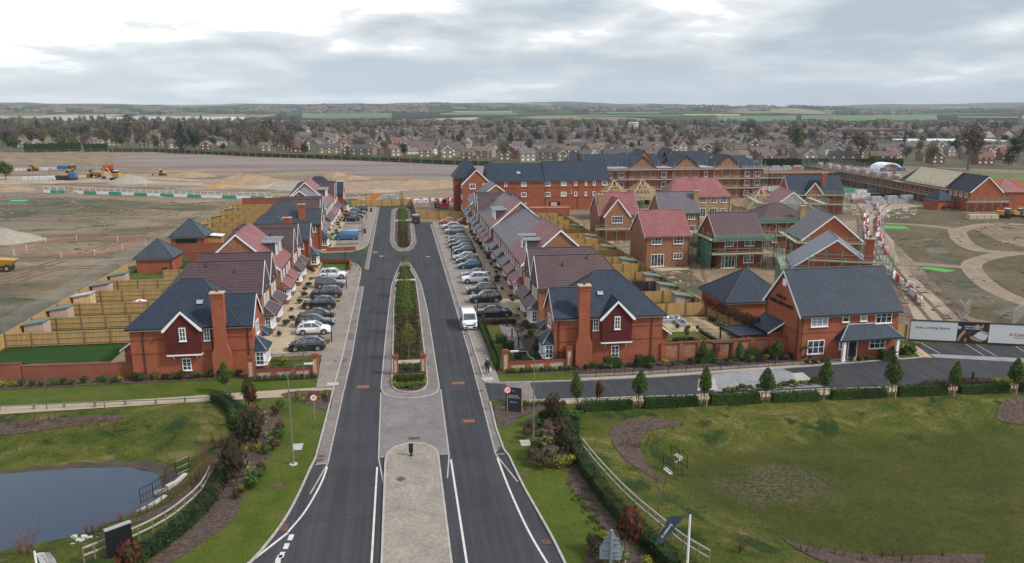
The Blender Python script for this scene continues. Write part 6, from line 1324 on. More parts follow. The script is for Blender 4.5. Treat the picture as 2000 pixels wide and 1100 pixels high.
for m_ in (F_GREEN, F_HEATHY): cover_stuff([G(1125+random.gauss(0,9)+(i*2.1), 955+i*3.4+random.gauss(0,8)) for i in range(30)], m_, n=16, r0=.12, r1=.25)
for m_ in (F_PURP, F_HEATHY, F_GREEN): cover_stuff([G(985+random.random()*118, 793+random.gauss(0,3)) for i in range(20)], m_)
# beds along the long wall and houses (left)
for i in range(38):
    x = -44+i*0.92; 
    if x > -9.6: break
    kd = 'yellow' if (x < -37 or i % 11 == 7) else ('lav','green','dark','lav','box')[i%5]
    shrub(kd, x+random.gauss(0,.15), 76.35+random.gauss(0,.15), random.uniform(.75,1.25), .85, 'along the foot of the long brick wall', world=True, idx=i)
for i in range(11): shrub('lav', -15+i*0.6, 74.75, .75, .8, 'below the left flint wall', world=True, idx=i)
for i in range(14): shrub(('lav','green','yellow','box')[i%4], 10.2+i*0.5, 73.5, .7, .8, 'below the right flint wall', world=True, idx=i)
for i in range(31): shrub(('lav','dark','green','lav','yellow','box')[i%6], 17.3+i*0.95+random.gauss(0,.1), 73.4+random.gauss(0,.25)+(0.2 if i > 20 else 0), random.uniform(.7,1.1), .85, 'behind the estate railing', world=True, idx=i)
for i in range(18): shrub(('dark','green','lav','dark')[i%4], 14.4+random.uniform(-.8,.9)+ (i*0.6*0.05), 77+i*0.8, random.uniform(.7,1.1), .8, 'along the right corner house front', world=True, idx=i)
for i in range(14): shrub(('dark','green','yellow')[i%3] if i % 5 else 'red', 52.9+random.uniform(-1.2,2.0), 72.9+random.uniform(0,4.2), random.uniform(.8,1.3), 1, 'beside the sales house right corner', world=True, idx=i)
for i in range(6): shrub('dark', 41.6+i*0.9+(2.4 if i > 2 else 0), 71.5+i*0.05, .75, .9, 'under the sales house windows', world=True, idx=i)
# front garden shrubs in both rows
for s, x in ((1,-14.3),(-1,14.9)):
    k = 0; y = 90.0
    while y < 205:
        if not (s > 0 and 136 < y < 149): shrub(('dark','heathy','purple','heathy','green','lav')[random.randrange(6)], x+random.gauss(0,.3), y+random.gauss(0,.6), random.uniform(.7,1.35), random.uniform(.6,1.0), 'before the '+('left' if s > 0 else 'right')+' row of houses', world=True, z=0.1, idx=k)
        y += 3.9; k += 1
shrub('yellow', -12.6, 79.2, 1.1, .9, 'on the left corner front lawn', world=True); shrub('yellow', -12.9, 80.6, .8, .9, 'on the left corner front lawn', world=True)
# saplings in wet beds
def twiggy(seed):
    rnd = random.Random(seed); mb = MB()
    for i in range(16): a = rnd.uniform(0,6.28); e = rnd.uniform(.9,1.5); l = rnd.uniform(.5,1.1); mb.tube((0,0,0),(cos(a)*cos(e)*l,sin(a)*cos(e)*l,sin(e)*l),0.012,3,0.004)
    leafball(mb, (0,0,.7), .4, 30, .035, rnd, .3, 1.0); return mb.raw('stems', M_REDTWIG)
M_REDTWIG = plain('reddish_twigs', (0.16,0.075,0.06), 0.9, 0.3, 3)
TW = [twiggy(1), twiggy(2)]
def twig(px, py, z, sc, where, i):
    x, y = G(px, py, z); t = obj('dogwood_shrub', TW[i%2], None, (x,y,h(x,y)), random.uniform(0,6)); t.scale = (sc,)*3
    tag(t, f'leafless reddish dogwood {where}', 'shrub', f'leafless dogwoods {where}')
for i in range(16): twig(165+i*15+random.gauss(0,4), 1040-i*5.2+random.gauss(0,4), -.8, random.uniform(.8,1.1), 'along the near pond edge', i)
for i in range(22): twig(385+random.random()*55, 985-i*5.5, -.3, random.uniform(.8,1.2), 'on the bank beside the pond hedge', i)
for i in range(20): twig(20+i*12+random.gauss(0,4), 828+random.gauss(0,6), -.2, random.uniform(.6,1.), 'in the bed below the gravel path', i)
for i in range(15): twig(1560+i*23+random.gauss(0,6), 1082+random.gauss(0,10), -1., random.uniform(.7,1.1), 'in the long near bed of the right basin', i)
for i in range(12): twig(1205+random.random()*80, 850+random.random()*25, -.6, random.uniform(.5,.8), 'in the curved bed of the right basin', i)
for i, (px, py, sc) in enumerate(((55,1075,2.2),(38,1066,1.5),(1445,1085,1.8))):
    twig(px, py, -.3, sc, ('in the near left corner by the pond','in the near left corner by the pond','alone on the grass right of the flag')[i], i)
# fine grass standing on the verges and banks
rnd = random.Random(77)
def tufts(name, n, x0, x1, y0, y1, m, smin, smax, test):
    mb = MB(); c = 0
    while c < n:
        x, y = rnd.uniform(x0,x1), y0+(y1-y0)*rnd.random()**1.3
        c += 1
        if not test(x, y): continue
        z = h(x,y)+.03; s_ = rnd.uniform(smin,smax); a = rnd.uniform(0,6.28); b = len(mb.v); lx, ly = rnd.gauss(0,.35)*s_, rnd.gauss(0,.35)*s_
        mb.v += [(x-cos(a)*s_*.3,y-sin(a)*s_*.3,z-.02),(x+cos(a)*s_*.3,y+sin(a)*s_*.3,z-.02),(x+lx,y+ly,z+s_)]; mb.f.append((b,b+1,b+2))
    tag(obj(name, mb.raw(name, m)), kind='stuff')
F_GRASSA = foliage('verge_grass_blades', (0.048,0.072,0.011), (0.095,0.108,0.026), trans=.2); F_GRASSB = foliage('bank_grass_blades', (0.048,0.060,0.013), (0.16,0.135,0.06), trans=.3)
tufts('verge_grass', 30000, -24, 24, 36, 70, F_GRASSA, .05, .11, lambda x, y: inpoly((x,y), vl) or inpoly((x,y), vr))
tufts('bank_grass', 90000, -42, 62, 36, 70, F_GRASSB, .04, .10, lambda x, y: not (-13 < x < 13.5) and not (inpoly((x,y), vl) or inpoly((x,y), vr)) and h(x,y) > WZ+.25*(x < 0)-9*(x > 0) and not (y > 61.2 and x > 0) and not (y > 68 and x < 0) and not inpoly((x,y), POND_WAT))
# hedges
def hedge(pts, label, w_=0.9, hgt=1.05, m=None, dens=230, s=0.075, name='hedge', z=None):
    a = pts[0]; rnd = random.Random(len(label)); mb = MB(); z0 = h(*a) if z is None else z
    for u, v in zip(pts, pts[1:]):
        l, ang = seg_frame(u, v); n0 = len(mb.v); leafbox(mb, -0.1, -w_/2, 0.05, l+0.1, w_/2, hgt, int(l*dens*(hgt+w_)/2), s, rnd)
        c_, s_ = cos(ang), sin(ang); hz = (h(*u)-z0 if z is None else 0)
        mb.box(-0.02,-w_/2+.13,0,l+.02,w_/2-.13,hgt-.13)
        for i in range(n0, len(mb.v)):
            x, y, q = mb.v[i]; ns = mnoise.noise(Vector((x*1.1+u[0]*3, y*1.5, q*1.3)))*0.16; y *= 1+ns; q *= 1+ns*0.8; mb.v[i] = (u[0]-a[0]+x*c_-y*s_, u[1]-a[1]+x*s_+y*c_, q+hz)
    o = obj(name, mb.raw(name, m or F_BOX), None, (a[0],a[1],z0)); tag(o, label, 'hedge', 'clipped hedges'); return o
GAPS = [1127,1246,1374,1495,1610,1741,1860,1980,2100]; ys_ = lambda px: 806-(px-1127)*0.049+((px-1127)/900)**2*4
HL = ['between the road bend and the second cone tree','between the second and third cone trees','between the third and fourth cone trees','between the fourth and fifth cone trees','before the sales house','right of the sales house','opposite the white hoarding','at the right edge of the picture']
for k in range(8):
    a, b = GAPS[k]+14, GAPS[k+1]-14; pts = [G(a, ys_(a)-3), G((a+b)/2, ys_((a+b)/2)-3), G(b, ys_(b)-3)]
    hedge(pts, f'clipped hedge segment along the cross road {HL[k]}', 0.85, 0.92+.08*(k%3))
    g = MB(); x, y = G(GAPS[k], ys_(GAPS[k])-2); 
hedge(smooth([G(1122,832),G(1118,865),G(1133,905),G(1165,955),G(1200,1000),G(1240,1045),G(1290,1090),G(1320,1120)], 2), 'long dark hedge following the curved white fence, right of the road', 0.9, 0.95, F_DARK, 320)
hedge(smooth([G(446,905),G(440,925),G(424,958),G(395,1000),G(345,1045),G(290,1085),G(250,1115)], 2), 'long dark hedge following the curved white fence, left of the road', 0.85, 0.85, F_DARK, 340)
hedge([G(420,782),G(440,790),G(462,812)], 'dark hedge by the small tree at the end of the gravel path', 1.1, .9, F_DARK)
hedge([G(468,812),G(480,840),G(475,865)], 'dark hedge behind the left shrub beds', 1.1, 1.0, F_DARK)
hedge([(9.3,92.2),(9.3,75.0)], 'narrow hedge outside the tall black railings', 0.45, 0.7, F_GREEN, 260)
hedge([(9.8,92.1),(13.8,92.1)], 'low hedge behind the right corner front lawn', 0.8, 0.6, F_PURP)
for k, (x, y) in enumerate(((11.0,84.0),(11.4,81.3),(12.2,78.0),(12.6,75.6))): hedge([(x-0.5,y),(x+0.5,y)], f'{ORD[k]} square box hedge block on the right front lawn, from the road end back'.replace('nearest','farthest') if k == 0 else f'{ORD[k]} square box hedge block on the right front lawn', 1.0, 0.9, F_BOX, 420, z=0.05)
hedge([(-13.6,134.2),(-9.4,133.8)], 'low hedge round the lawn on the near corner of the side road', 0.5, 0.6, F_GREEN)
hedge([G(1805,758),G(1880,752),G(1935,752)], 'dark purple low hedge by the bollard opposite the hoarding', 1.0, 0.6, F_PURP, 200)
for i in range(9): shrub('yellow', 1945+i*9, 752+random.gauss(0,2), .8, .9, 'at the right end of the cross road', idx=i)
for i in range(24): shrub(('lav','yellow','green','box','heathy','yellow')[i%6], 1415+i*8.2, 768-i*0.75+random.gauss(0,1.5), random.uniform(.6,.95), .85, 'between the grey block road and the hedge', idx=i)
for k, (x, y, w_) in enumerate(((24.6,73.6,1.6),(31.5,73.9,1.7),(36.4,74.2,1.8),(39.3,74.3,1.5),(21.2,73.7,1.5),(51.0,71.9,1.4))): hedge([(x-w_/2,y),(x+w_/2,y)], f'{ORD[k]} clipped box block in the bed behind the estate railing', 1.0, 1.1, F_BOX, 300, z=0.05)
# median planting
for k, (ya, yb, pl) in enumerate(((70.1,71.2,'at its near rounded end'),(79.3,101,'of its middle stretch'),(101,117.8,'of its far middle stretch'),(120,129.5,'at the tapering end'),(75.6,77.3,'behind the entrance piers'),(149.5,185.5,'of the far median'),(189,210,'at the far end of the far median'))):
    rnd = random.Random(k); mb = MB(); n = int((yb-ya)*22) if k else 14
    for i in range(n):
        y = rnd.uniform(ya,yb); hw = 1.45 if y < 122 else 0.9; x = 0.35+rnd.uniform(-hw,hw)*(0.9 if k < 5 else 1.0); r = rnd.uniform(.22,.42)
        leafball(mb, (x,y-ya,r*0.5), r, 26 if ya < 120 else 16, .09, rnd, .6, .7)
    o = obj('groundcover_planting', mb.raw('groundcover_planting', F_HEATHY if k in (1,5) else F_GREEN), None, (0,ya,0.12)); tag(o, kind='stuff')
hedge([(-0.95,72.2),(1.65,72.2)], 'low green hedge between the piers and the rounded median end', 0.7, 0.6, F_BOX, 420, z=0.12)
for i in range(10): shrub('yellow', -0.8+i*0.26, 72.7, .35, .8, 'along the top of the median hedge', world=True, z=0.55, idx=i)
hedge([(-1.1,73.4),(-1.1,71.1),(1.8,71.1),(1.8,73.4)], 'tiny yellow green edging hedge in the median end', 0.22, 0.3, F_YEL, 420, z=0.12)
for i in range(5): shrub('green', 0.1+random.gauss(0,.3), 70.3+random.gauss(0,.15), .5, .6, 'at the rounded end of the median', world=True, z=.12, idx=i)
for i in range(8): shrub(('purple','dark')[i%2], -0.8+i*0.35, 73.9, .5, .9, 'in front of the median piers', world=True, z=.12, idx=i)

# ================================================================== SHOW GARDEN
rnd = random.Random(3)
for k in range(7):
    y = 79.5+k*1.75; x = 39.3-0.11*(k*1.75)+0.2
    c = MB(); leafball(c, (0,0,2.5), 0.85, 520, 0.1, rnd, .4, 1.0); tr = MB(); tr.tube((0,0,0),(0,0,2.3),0.045,5,.03)
    place('pleached_tree', (c.raw('crown', F_RED if k > 4 else F_PURP), tr.raw('trunk', M_TRUNK)), f'{ORD[k]} reddish pleached tree along the show garden fence, from the road', 'tree', x, y, 0, 'reddish pleached trees by the show garden')
for m_ in (F_DARK, F_GREEN): cover_stuff([(38.6+random.gauss(0,.3), 79+random.random()*11.5) for i in range(26)], m_, r0=.3, r1=.5, n=50)
t = thing('pergola', 'dark slatted pergola over the show garden seating', 'pergola', (36.2,76.4,0), radians(6)); t.scale = (.85,.85,.9); 
for x in (0,3.9):
    for y in (0,4.6): obj('post', post_mesh(.16,2.1,M_BLACKP), t, (x,y,0))
mb = MB().box(-.1,-.1,2.1,4.0,0.05,2.3).box(-.1,4.55,2.1,4.0,4.7,2.3).box(-.1,0.05,2.1,0.05,4.55,2.3).box(3.85,0.05,2.1,4.0,4.55,2.3); obj('frame', mb, t, m=M_BLACKP)
mb = MB(); [mb.box(0.06,0.35+i*0.62,2.14,3.84,0.35+i*0.62+0.34,2.22) for i in range(7)]; obj('slats', mb, t, m=plain('slate_blue_slat', (0.05,0.065,0.095), 0.5))
t = thing('corner_sofa', 'L shaped pale grey outdoor sofa with cushions on the show patio', 'sofa', (30.8,89.2,0.05), 0)
obj('sofa_base', MB().box(0,0,0,3.6,.85,.42).box(2.75,-1.9,0,3.6,0,.42), t, m=plain('grey_rattan', (0.30,0.31,0.35), 0.8)); obj('backrest', MB().box(0,.62,.42,3.6,.85,.8).box(3.38,-1.9,.42,3.6,.62,.8).box(0,0,.42,.2,.62,.7), t, m=MATS['grey_rattan'])
for i in range(7): x, y = (0.4+i*0.55,.5) if i < 5 else (3.2,-0.3-(i-5)*0.8); obj('cushion', MB().blob((x,y,.62),.24,.13,.2,8,5), t, m=M_WHITE if i%2 else MATS['grey_rattan'], smooth=True)
t = thing('garden_box', 'dark square storage box beside the patio sofa', 'box', (28.6,90.9,0.05)); obj('box_body', MB().box(0,0,0,1.3,.8,1.0), t, m=M_BLACKP); obj('lid', MB().box(-.05,-.05,1.0,1.35,.85,1.08), t, m=M_LEAD)
for k, (x, y) in enumerate(((32.9,86.3),(34.2,85.9),(35.2,85.6),(30.0,87.0))): shrub('box', x, y, .62, 1.2, 'ball shaped on the show patio edge', world=True, idx=k)
hedge([(30.9,80.1),(32.9,80.2),(32.9,81.6),(30.9,81.5),(30.9,80.1)], 'diamond shaped low box hedge in the show lawn', 0.6, 0.4, F_DARK, 380, z=0.06)
c, tr = proto_small_tree('t', F_DARK, 2.2, .35, 150, .1, .9, seed=44, coref=0); place('feature_tree', (c, tr), 'small cloud pruned tree at the centre of the show lawn', 'tree', 31.9, 80.8, 0.06)
hedge([(35.2,84.8),(35.5,78.2)], 'low hedge between the show lawn and the pergola', 0.4, 0.45, F_DARK, 300, z=0.06)
t = thing('garden_table', 'low glass topped table set on the corner house rear patio', 'table', (27.5,77.0,0.05)); obj('tabletop', MB().box(0,0,.68,1.5,.8,.72), t, m=M_LEAD); [obj('leg', MB().cbox(x,y,0,.05,.05,.68), t, m=M_GALV) for x in (.1,1.4) for y in (.1,.7)]
t = thing('entrance_arbour', 'small dark timber gate arch among the bed behind the estate railing', 'arch', (33.4,74.3,0)); [obj('post', post_mesh(.2,1.9,M_BLACKP), t, (q,0,0)) for q in (-.9,.9)]; obj('lintel', MB().box(-1.15,-.3,1.9,1.15,.3,2.1), t, m=M_BLACKP)
# left garden bits
t = thing('barbecue', 'black covered barbecue in the second left garden', 'barbecue', (-38.3,91.7,0.04)); obj('barbecue_body', MB().box(-.8,-.3,.3,.8,.3,.75).blob((0,0,.8),.7,.33,.3,10,5), t, m=M_BLACKP); obj('legs', MB().cbox(-.6,0,0,.06,.4,.3).cbox(.6,0,0,.06,.4,.3), t, m=M_BLACK)
for k, x in enumerate((-33.6,-31.9)):
    t = thing('garden_chair', ('left','right')[k]+' dark garden chair in the second left garden', 'chair', (x,91.4,0.04), 0.3*k, 'garden chairs'); obj('seat', MB().box(-.3,-.3,.4,.3,.3,.48), t, m=M_BLACKP); obj('backrest', MB().box(-.3,.26,.48,.3,.32,1.1), t, m=M_BLACKP); [obj('leg', MB().cbox(a,b,0,.04,.04,.4), t, m=M_BLACK) for a in (-.26,.26) for b in (-.26,.26)]
t = thing('parasol', 'pink and white striped parasol in a left garden', 'parasol', (-34.6,104.8,0.04))
for k in range(8):
    a0, a1 = k*pi/4, (k+1)*pi/4; obj('canopy_panel', MB().add([(0,0,1.75),(cos(a0),sin(a0),1.45),(cos(a1),sin(a1),1.45),(0,0,1.72)],[(0,1,2),(3,2,1)]), t, m=M_WHITE if k%2 else plain('pink_cloth', (0.65,0.12,0.32), .8) if k == 0 else M_WHITE if k%2 else MATS['pink_cloth'])
obj('pole', MB().tube((0,0,0),(0,0,1.8),.025,6), t, m=M_GALV)
t = thing('water_butt', 'dark water butt beside the nearer pyramid garage', 'butt', (-38.6,130.2,0.04)); obj('barrel', MB().tube((0,0,0),(0,0,.9),.35,10,.42), t, m=M_BLACKP); obj('lid', MB().tube((0,0,.9),(0,0,.97),.44,10), t, m=M_BLACK)
for k, (x, y) in enumerate(((-29.0,84.0),(-28.2,84.4))):
    t = thing('plant_pot', ('left','right')[k]+' terracotta pot by the left corner house back door', 'pot', (x,y,.05)); obj('pot', MB().tube((0,0,0),(0,0,.4),.18,9,.26), t, m=M_BRICK_WALL); obj('foliage', SH['heathy'][k], t, (0,0,.3)).scale = (.5,.5,.6)
# ================================================================== VEHICLES (built facing +X, then turned)
def car_proto(kind, col):
    """kind: hatch, saloon, suv, estate; length along x, nose at +x"""
    Lg, Wd, H_, nose, cowl, roof0, roof1, tail, belt, zb = {
        'hatch': (4.1, 1.76, 1.47, 0.74, 1.0, .35, -1.35, 0.98, 0.93, .20), 'saloon': (4.65, 1.82, 1.44, 0.74, 1.05, .40, -1.05, 1.0, 0.92, .20),
        'suv': (4.5, 1.86, 1.66, 0.92, 1.15, .55, -1.75, 1.08, 1.06, .26), 'estate': (4.7, 1.82, 1.50, 0.76, 1.12, .45, -1.85, 1.0, 0.94, .20)}[kind]
    t = thing('parked_car', '', 'car'); hl = Lg/2; w_ = Wd/2
    def ring(x, zt, k=1.0, zb_=zb): return [(x,-w_*.86*k,zb_),(x,-w_*k,zb_+.22),(x,-w_*k,zt-.22),(x,-w_*.93*k,zt),(x,w_*.93*k,zt),(x,w_*k,zt-.22),(x,w_*k,zb_+.22),(x,w_*.86*k,zb_)]
    trunk = kind == 'saloon'
    st = [ring(-hl, .62 if not trunk else .66, .86, zb+.12), ring(-hl+.07, (belt+.02) if trunk else belt-.12, .93), ring(-hl+.35, belt+.05, .99), ring(-hl*.45, belt+.02), ring(0, belt), ring(hl*.42, belt-.01), ring(hl*.55, belt-.04, .99), ring(hl-.35, nose+.03, .95), ring(hl-.08, nose-.12, .86), ring(hl, .55, .78, zb+.1)]
    b = obj('body', MB().loft(st), t, m=P[col], smooth=True); m_ = b.modifiers.new('bevel', 'BEVEL'); m_.width = .05; m_.segments = 2; m_.limit_method = 'ANGLE'; m_.angle_limit = radians(35)
    xr0, xr1 = hl*.42+.05, (-hl+.72 if trunk else -hl+.12)
    xt0, xt1 = roof0-.22, (roof1+.15 if trunk else -hl+{'hatch':.78,'suv':.70,'estate':.62}[kind])
    def gr(x, z, k): return [(x,-w_*k,z),(x,w_*k,z)]
    g = MB(); zt = H_; kb, kt = .90, .74
    vs = [(xr0,-w_*kb,belt-.03),(xr0,w_*kb,belt-.03),(xr1,w_*kb,belt),(xr1,-w_*kb,belt),(xt0,-w_*kt,zt-.04),(xt0,w_*kt,zt-.04),(xt1,w_*kt,zt-.13),(xt1,-w_*kt,zt-.13)]
    g.add(vs, [(3,2,1,0),(4,5,6,7),(0,1,5,4),(1,2,6,5),(2,3,7,6),(3,0,4,7)]); obj('windows', g, t, m=M_CGLASS)
    # roof panel and pillars
    r = MB(); xm = (xt0+xt1)/2
    r.loft([[(xt0+.06,-w_*kt*.97,zt-.05),(xt0+.06,w_*kt*.97,zt-.05),(xt0+.02,w_*kt*.9,zt-.015),(xt0+.02,-w_*kt*.9,zt-.015)],
            [(xm,-w_*kt*1.02,zt-.05),(xm,w_*kt*1.02,zt-.05),(xm,w_*kt*.86,zt+.035),(xm,-w_*kt*.86,zt+.035)],
            [(xt1-.08,-w_*kt*.98,zt-.14),(xt1-.08,w_*kt*.98,zt-.14),(xt1-.04,w_*kt*.88,zt-.09),(xt1-.04,-w_*kt*.88,zt-.09)]])
    for sg in (-1,1):
        r.tube((xr0,sg*w_*kb,belt),(xt0,sg*w_*kt,zt-.04),.045,5); r.tube((xr1,sg*w_*kb,belt),(xt1,sg*w_*kt,zt-.05),.07,5)
        r.tube((-.15,sg*(w_*kb+.005),belt),(-.25,sg*(w_*kt+.005),zt-.05),.035,5); r.tube((-1.15,sg*(w_*kb+.005),belt),(-1.15 if not trunk else -1.3,sg*(w_*kt+.005),zt-.06),.045,5)
    q_ = obj('roof', r, t, m=P[col], smooth=True)
    for sx in (hl-.86, -hl+.82):
        for sg in (-1,1):
            R_ = .33 if kind != 'suv' else .37; y = sg*(w_-.1)
            wh = obj('wheel', MB().tube((sx,y-sg*.12,R_),(sx,y+sg*.115,R_),R_,16), t, m=M_TYRE)
            q = MB().tube((sx,y+sg*.10,R_),(sx,y+sg*.125,R_),R_*.66,14); obj('rim', q, wh, m=M_RIM)
            arch = MB()
            for i in range(9): a = pi*i/8; a2 = pi*(i+1)/8 if i < 8 else a
            for i in range(8):
                a, a2 = pi*i/8, pi*(i+1)/8; arch.tube((sx+cos(a)*(R_+.05),y+sg*.105,R_+sin(a)*(R_+.05)),(sx+cos(a2)*(R_+.05),y+sg*.105,R_+sin(a2)*(R_+.05)),.035,4)
            obj('wheel_arch', arch, t, m=M_BLACKP)
    for sg in (-1,1):
        obj('headlight', MB().cbox(hl-.14,sg*w_*.62,nose-.22,.22,.36,.14), t, m=M_LAMP)
        obj('tail_light', MB().cbox(-hl+.10,sg*w_*.74,belt-.28,.17,.30,.22), t, m=M_TAIL)
        obj('wing_mirror', MB().cbox(hl*.36,sg*(w_+.07),belt-.02,.12,.2,.14), t, m=P[col])
    obj('grille', MB().cbox(hl-.03,0,.42,.06,w_*1.0,.2), t, m=M_BLACKP)
    obj('number_plate', MB().cbox(-hl-.005,0,.5,.02,.5,.11), t, m=M_NPY); obj('number_plate', MB().cbox(hl+.01,0,.36,.02,.5,.11), t, m=M_WHITE)
    return t
M_NPY = plain('yellow_number_plate', (0.55,0.45,0.05), .5)
def van_proto(col, windows=True, big=False):
    t = thing('parked_van', '', 'van'); Lg, w_, H_ = 4.95, .95, 1.95; hl = Lg/2
    def ring(x, zt, k=1.0, kt=.86, zb_=.24): return [(x,-w_*.9*k,zb_),(x,-w_*k,zb_+.2),(x,-w_*k,min(zt-.1,1.15)),(x,-w_*kt*k,zt-.06),(x,-w_*(kt-.08)*k,zt),(x,w_*(kt-.08)*k,zt),(x,w_*kt*k,zt-.06),(x,w_*k,min(zt-.1,1.15)),(x,w_*k,zb_+.2),(x,w_*.9*k,zb_)]
    b = obj('body', MB().loft([ring(-hl,H_-.1,.95), ring(-hl+.12,H_-.03,.99), ring(-.6,H_,1), ring(.75,H_-.02,1), ring(1.05,H_-.12,1,.84), ring(1.72,1.18,.99,.88), ring(hl-.25,.98,.93,.88), ring(hl-.05,.78,.86,.86), ring(hl,.5,.8,.86,.34)]), t, m=P[col], smooth=True)
    m_ = b.modifiers.new('bevel', 'BEVEL'); m_.width = .04; m_.segments = 2; m_.limit_method = 'ANGLE'; m_.angle_limit = radians(35)
    obj('windscreen', MB().add([(1.74,-w_*.80,1.19),(1.74,w_*.80,1.19),(1.10,w_*.72,1.83),(1.10,-w_*.72,1.83),(1.70,-w_*.80,1.15),(1.70,w_*.80,1.15),(1.06,w_*.72,1.79),(1.06,-w_*.72,1.79)],[(0,1,2,3),(7,6,5,4),(0,3,7,4),(1,5,6,2),(0,4,5,1),(3,2,6,7)]), t, m=M_CGLASS)
    for sg in (-1,1):
        q = MB(); y0, y1 = sg*(w_+.005), sg*(w_*.865+.008)
        def pane(xa, xb, xc): q.add([(xa,y0,1.16),(xb,y0,1.16),(xc,y1,1.76),(xa+.03,y1,1.76),(xa,y0-sg*.05,1.16),(xb,y0-sg*.05,1.16),(xc,y1-sg*.05,1.76),(xa+.03,y1-sg*.05,1.76)],[(0,1,2,3),(4,5,6,7),(0,1,5,4),(1,2,6,5),(2,3,7,6),(3,0,4,7)])
        pane(.5,1.5,1.0)
        if windows: pane(-.7,.35,.33)
        obj('side_window', q, t, m=M_CGLASS)
        for sx in (1.55,-1.5):
            y = sg*(w_-.1); wh = obj('wheel', MB().tube((sx,y-sg*.12,.33),(sx,y+sg*.11,.33),.33,16), t, m=M_TYRE); obj('rim', MB().tube((sx,y+sg*.1,.33),(sx,y+sg*.12,.33),.21,12), wh, m=M_RIM)
        obj('headlight', MB().cbox(hl-.12,sg*w_*.66,.82,.26,.3,.22), t, m=M_LAMP); obj('tail_light', MB().cbox(-hl+.02,sg*w_*.86,.85,.08,.14,.5), t, m=M_TAIL); obj('wing_mirror', MB().cbox(1.5,sg*(w_+.12),1.1,.14,.24,.26), t, m=M_BLACKP)
    obj('grille', MB().cbox(hl-.05,0,.62,.1,w_*1.1,.16), t, m=M_BLACKP); obj('bumper', MB().cbox(hl-.06,0,.34,.16,w_*1.5,.14), t, m=M_BLACKP)
    obj('number_plate', MB().cbox(hl+.03,0,.4,.02,.5,.11), t, m=M_WHITE); obj('number_plate', MB().cbox(-hl-.01,0,.5,.02,.5,.11), t, m=M_NPY)
    return t
CP = {}
def car(kind, col, x, y, rz, label, z=0.1, sc=1.0):
    k = (kind, col)
    if k not in CP: CP[k] = car_proto(kind, col); o = CP[k]; o.location = (x,y,z); o.rotation_euler = (0,0,rz); o['label'] = label; o['group'] = 'cars parked in the bays either side of the road'; o.scale = (sc,)*3; return o
    return dup(CP[k], (x,y,z), rz, label, 'cars parked in the bays either side of the road', sc)
W_ = pi
for a in (('hatch','navy',-10.8,84.4,W_,'dark navy hatchback nearest the pond, nose to the left corner house'),('hatch','white',-10.7,90.9,0,'white hatchback with black windows, second bay on the left'),('estate','navy',-10.9,94.2,0,'dark estate car just behind the white hatchback on the left'),
          ('saloon','black',-11.2,97.4,W_,'black saloon with red tail lights towards the road on the left'),('suv','black',-11.3,103.2,W_,'black four by four, tail to the road, below the big left black one'),('suv','dgrey',-10.9,109.4,W_,'large near black four by four in the middle of the left bays'),
          ('suv','grey',-10.9,115.8,0,'grey four by four with its nose to the road, left bays'),('suv','white',-11.0,122.3,0,'white four by four at the end of the near left bays'),
          ('hatch','black',-11.9,188.2,W_,'black hatchback, nearest of the far left group'),('estate','teal',-11.6,194.6,0,'dark teal estate in the far left group'),('hatch','dgrey',-11.0,200.6,0,'dark grey hatchback in the far left group'),('suv','teal',-10.9,206.8,W_,'dark four by four, farthest on the left'),
          ('saloon','black',11.6,95.6,0,'black saloon behind the head of the tall railings on the right'),('suv','black',11.3,103.4,W_,'black four by four, nearer of the dark pair on the right'),('suv','dgrey',11.3,108.4,W_,'dark grey four by four, farther of the dark pair on the right'),
          ('suv','white',11.2,116.0,W_,'white four by four alone on the right bays'),('saloon','grey',11.5,119.8,W_,'grey saloon hidden behind the white four by four on the right'),('hatch','blue',11.3,127.2,W_,'bright dark blue hatchback in the right bays'),
          ('hatch','dgrey',11.3,131.6,W_,'dark grey hatchback behind the blue hatchback on the right'),('saloon','silver',11.2,135.0,W_,'silver saloon at the near end of the long right line'),('hatch','black',11.6,141.0,W_,'black hatchback in the long right line'),
          ('hatch','blue',11.5,144.2,W_,'blue hatchback in the middle of the long right line'),('estate','navy',11.4,147.8,W_,'navy estate in the long right line'),('suv','grey',11.4,151.6,W_,'grey four by four in the long right line'),('hatch','dgrey',11.5,156.0,W_,'dark grey hatchback at the far end of the long right line'),
          ('suv','silver',11.5,165.6,W_,'silver four by four, nearest of the far right group'),('hatch','white',11.2,173.2,W_,'white hatchback in the far right group'),('hatch','orange',11.1,181.2,W_,'orange hatchback by the yellow fence on the right'),('hatch','red',14.6,180.6,W_,'red hatchback by the yellow fence, right of the orange one')):
    car(*a)
v = van_proto('white', False); v.location = (7.9,91.8,0.05); v.rotation_euler = (0,0,-pi/2); v['label'] = 'white van facing the camera, half on the right pavement'
v = van_proto('vblue'); v.location = (-11.3,160.6,0.1); v.rotation_euler = (0,0,pi); v['label'] = 'bright blue camper van beyond the side road on the left'
v = van_proto('dgrey'); v.location = (3.5,184.6,0.03); v.rotation_euler = (0,0,pi/2); v['label'] = 'dark van standing at the end of the far median by the yellow fence'; v.scale = (.95,1,1)

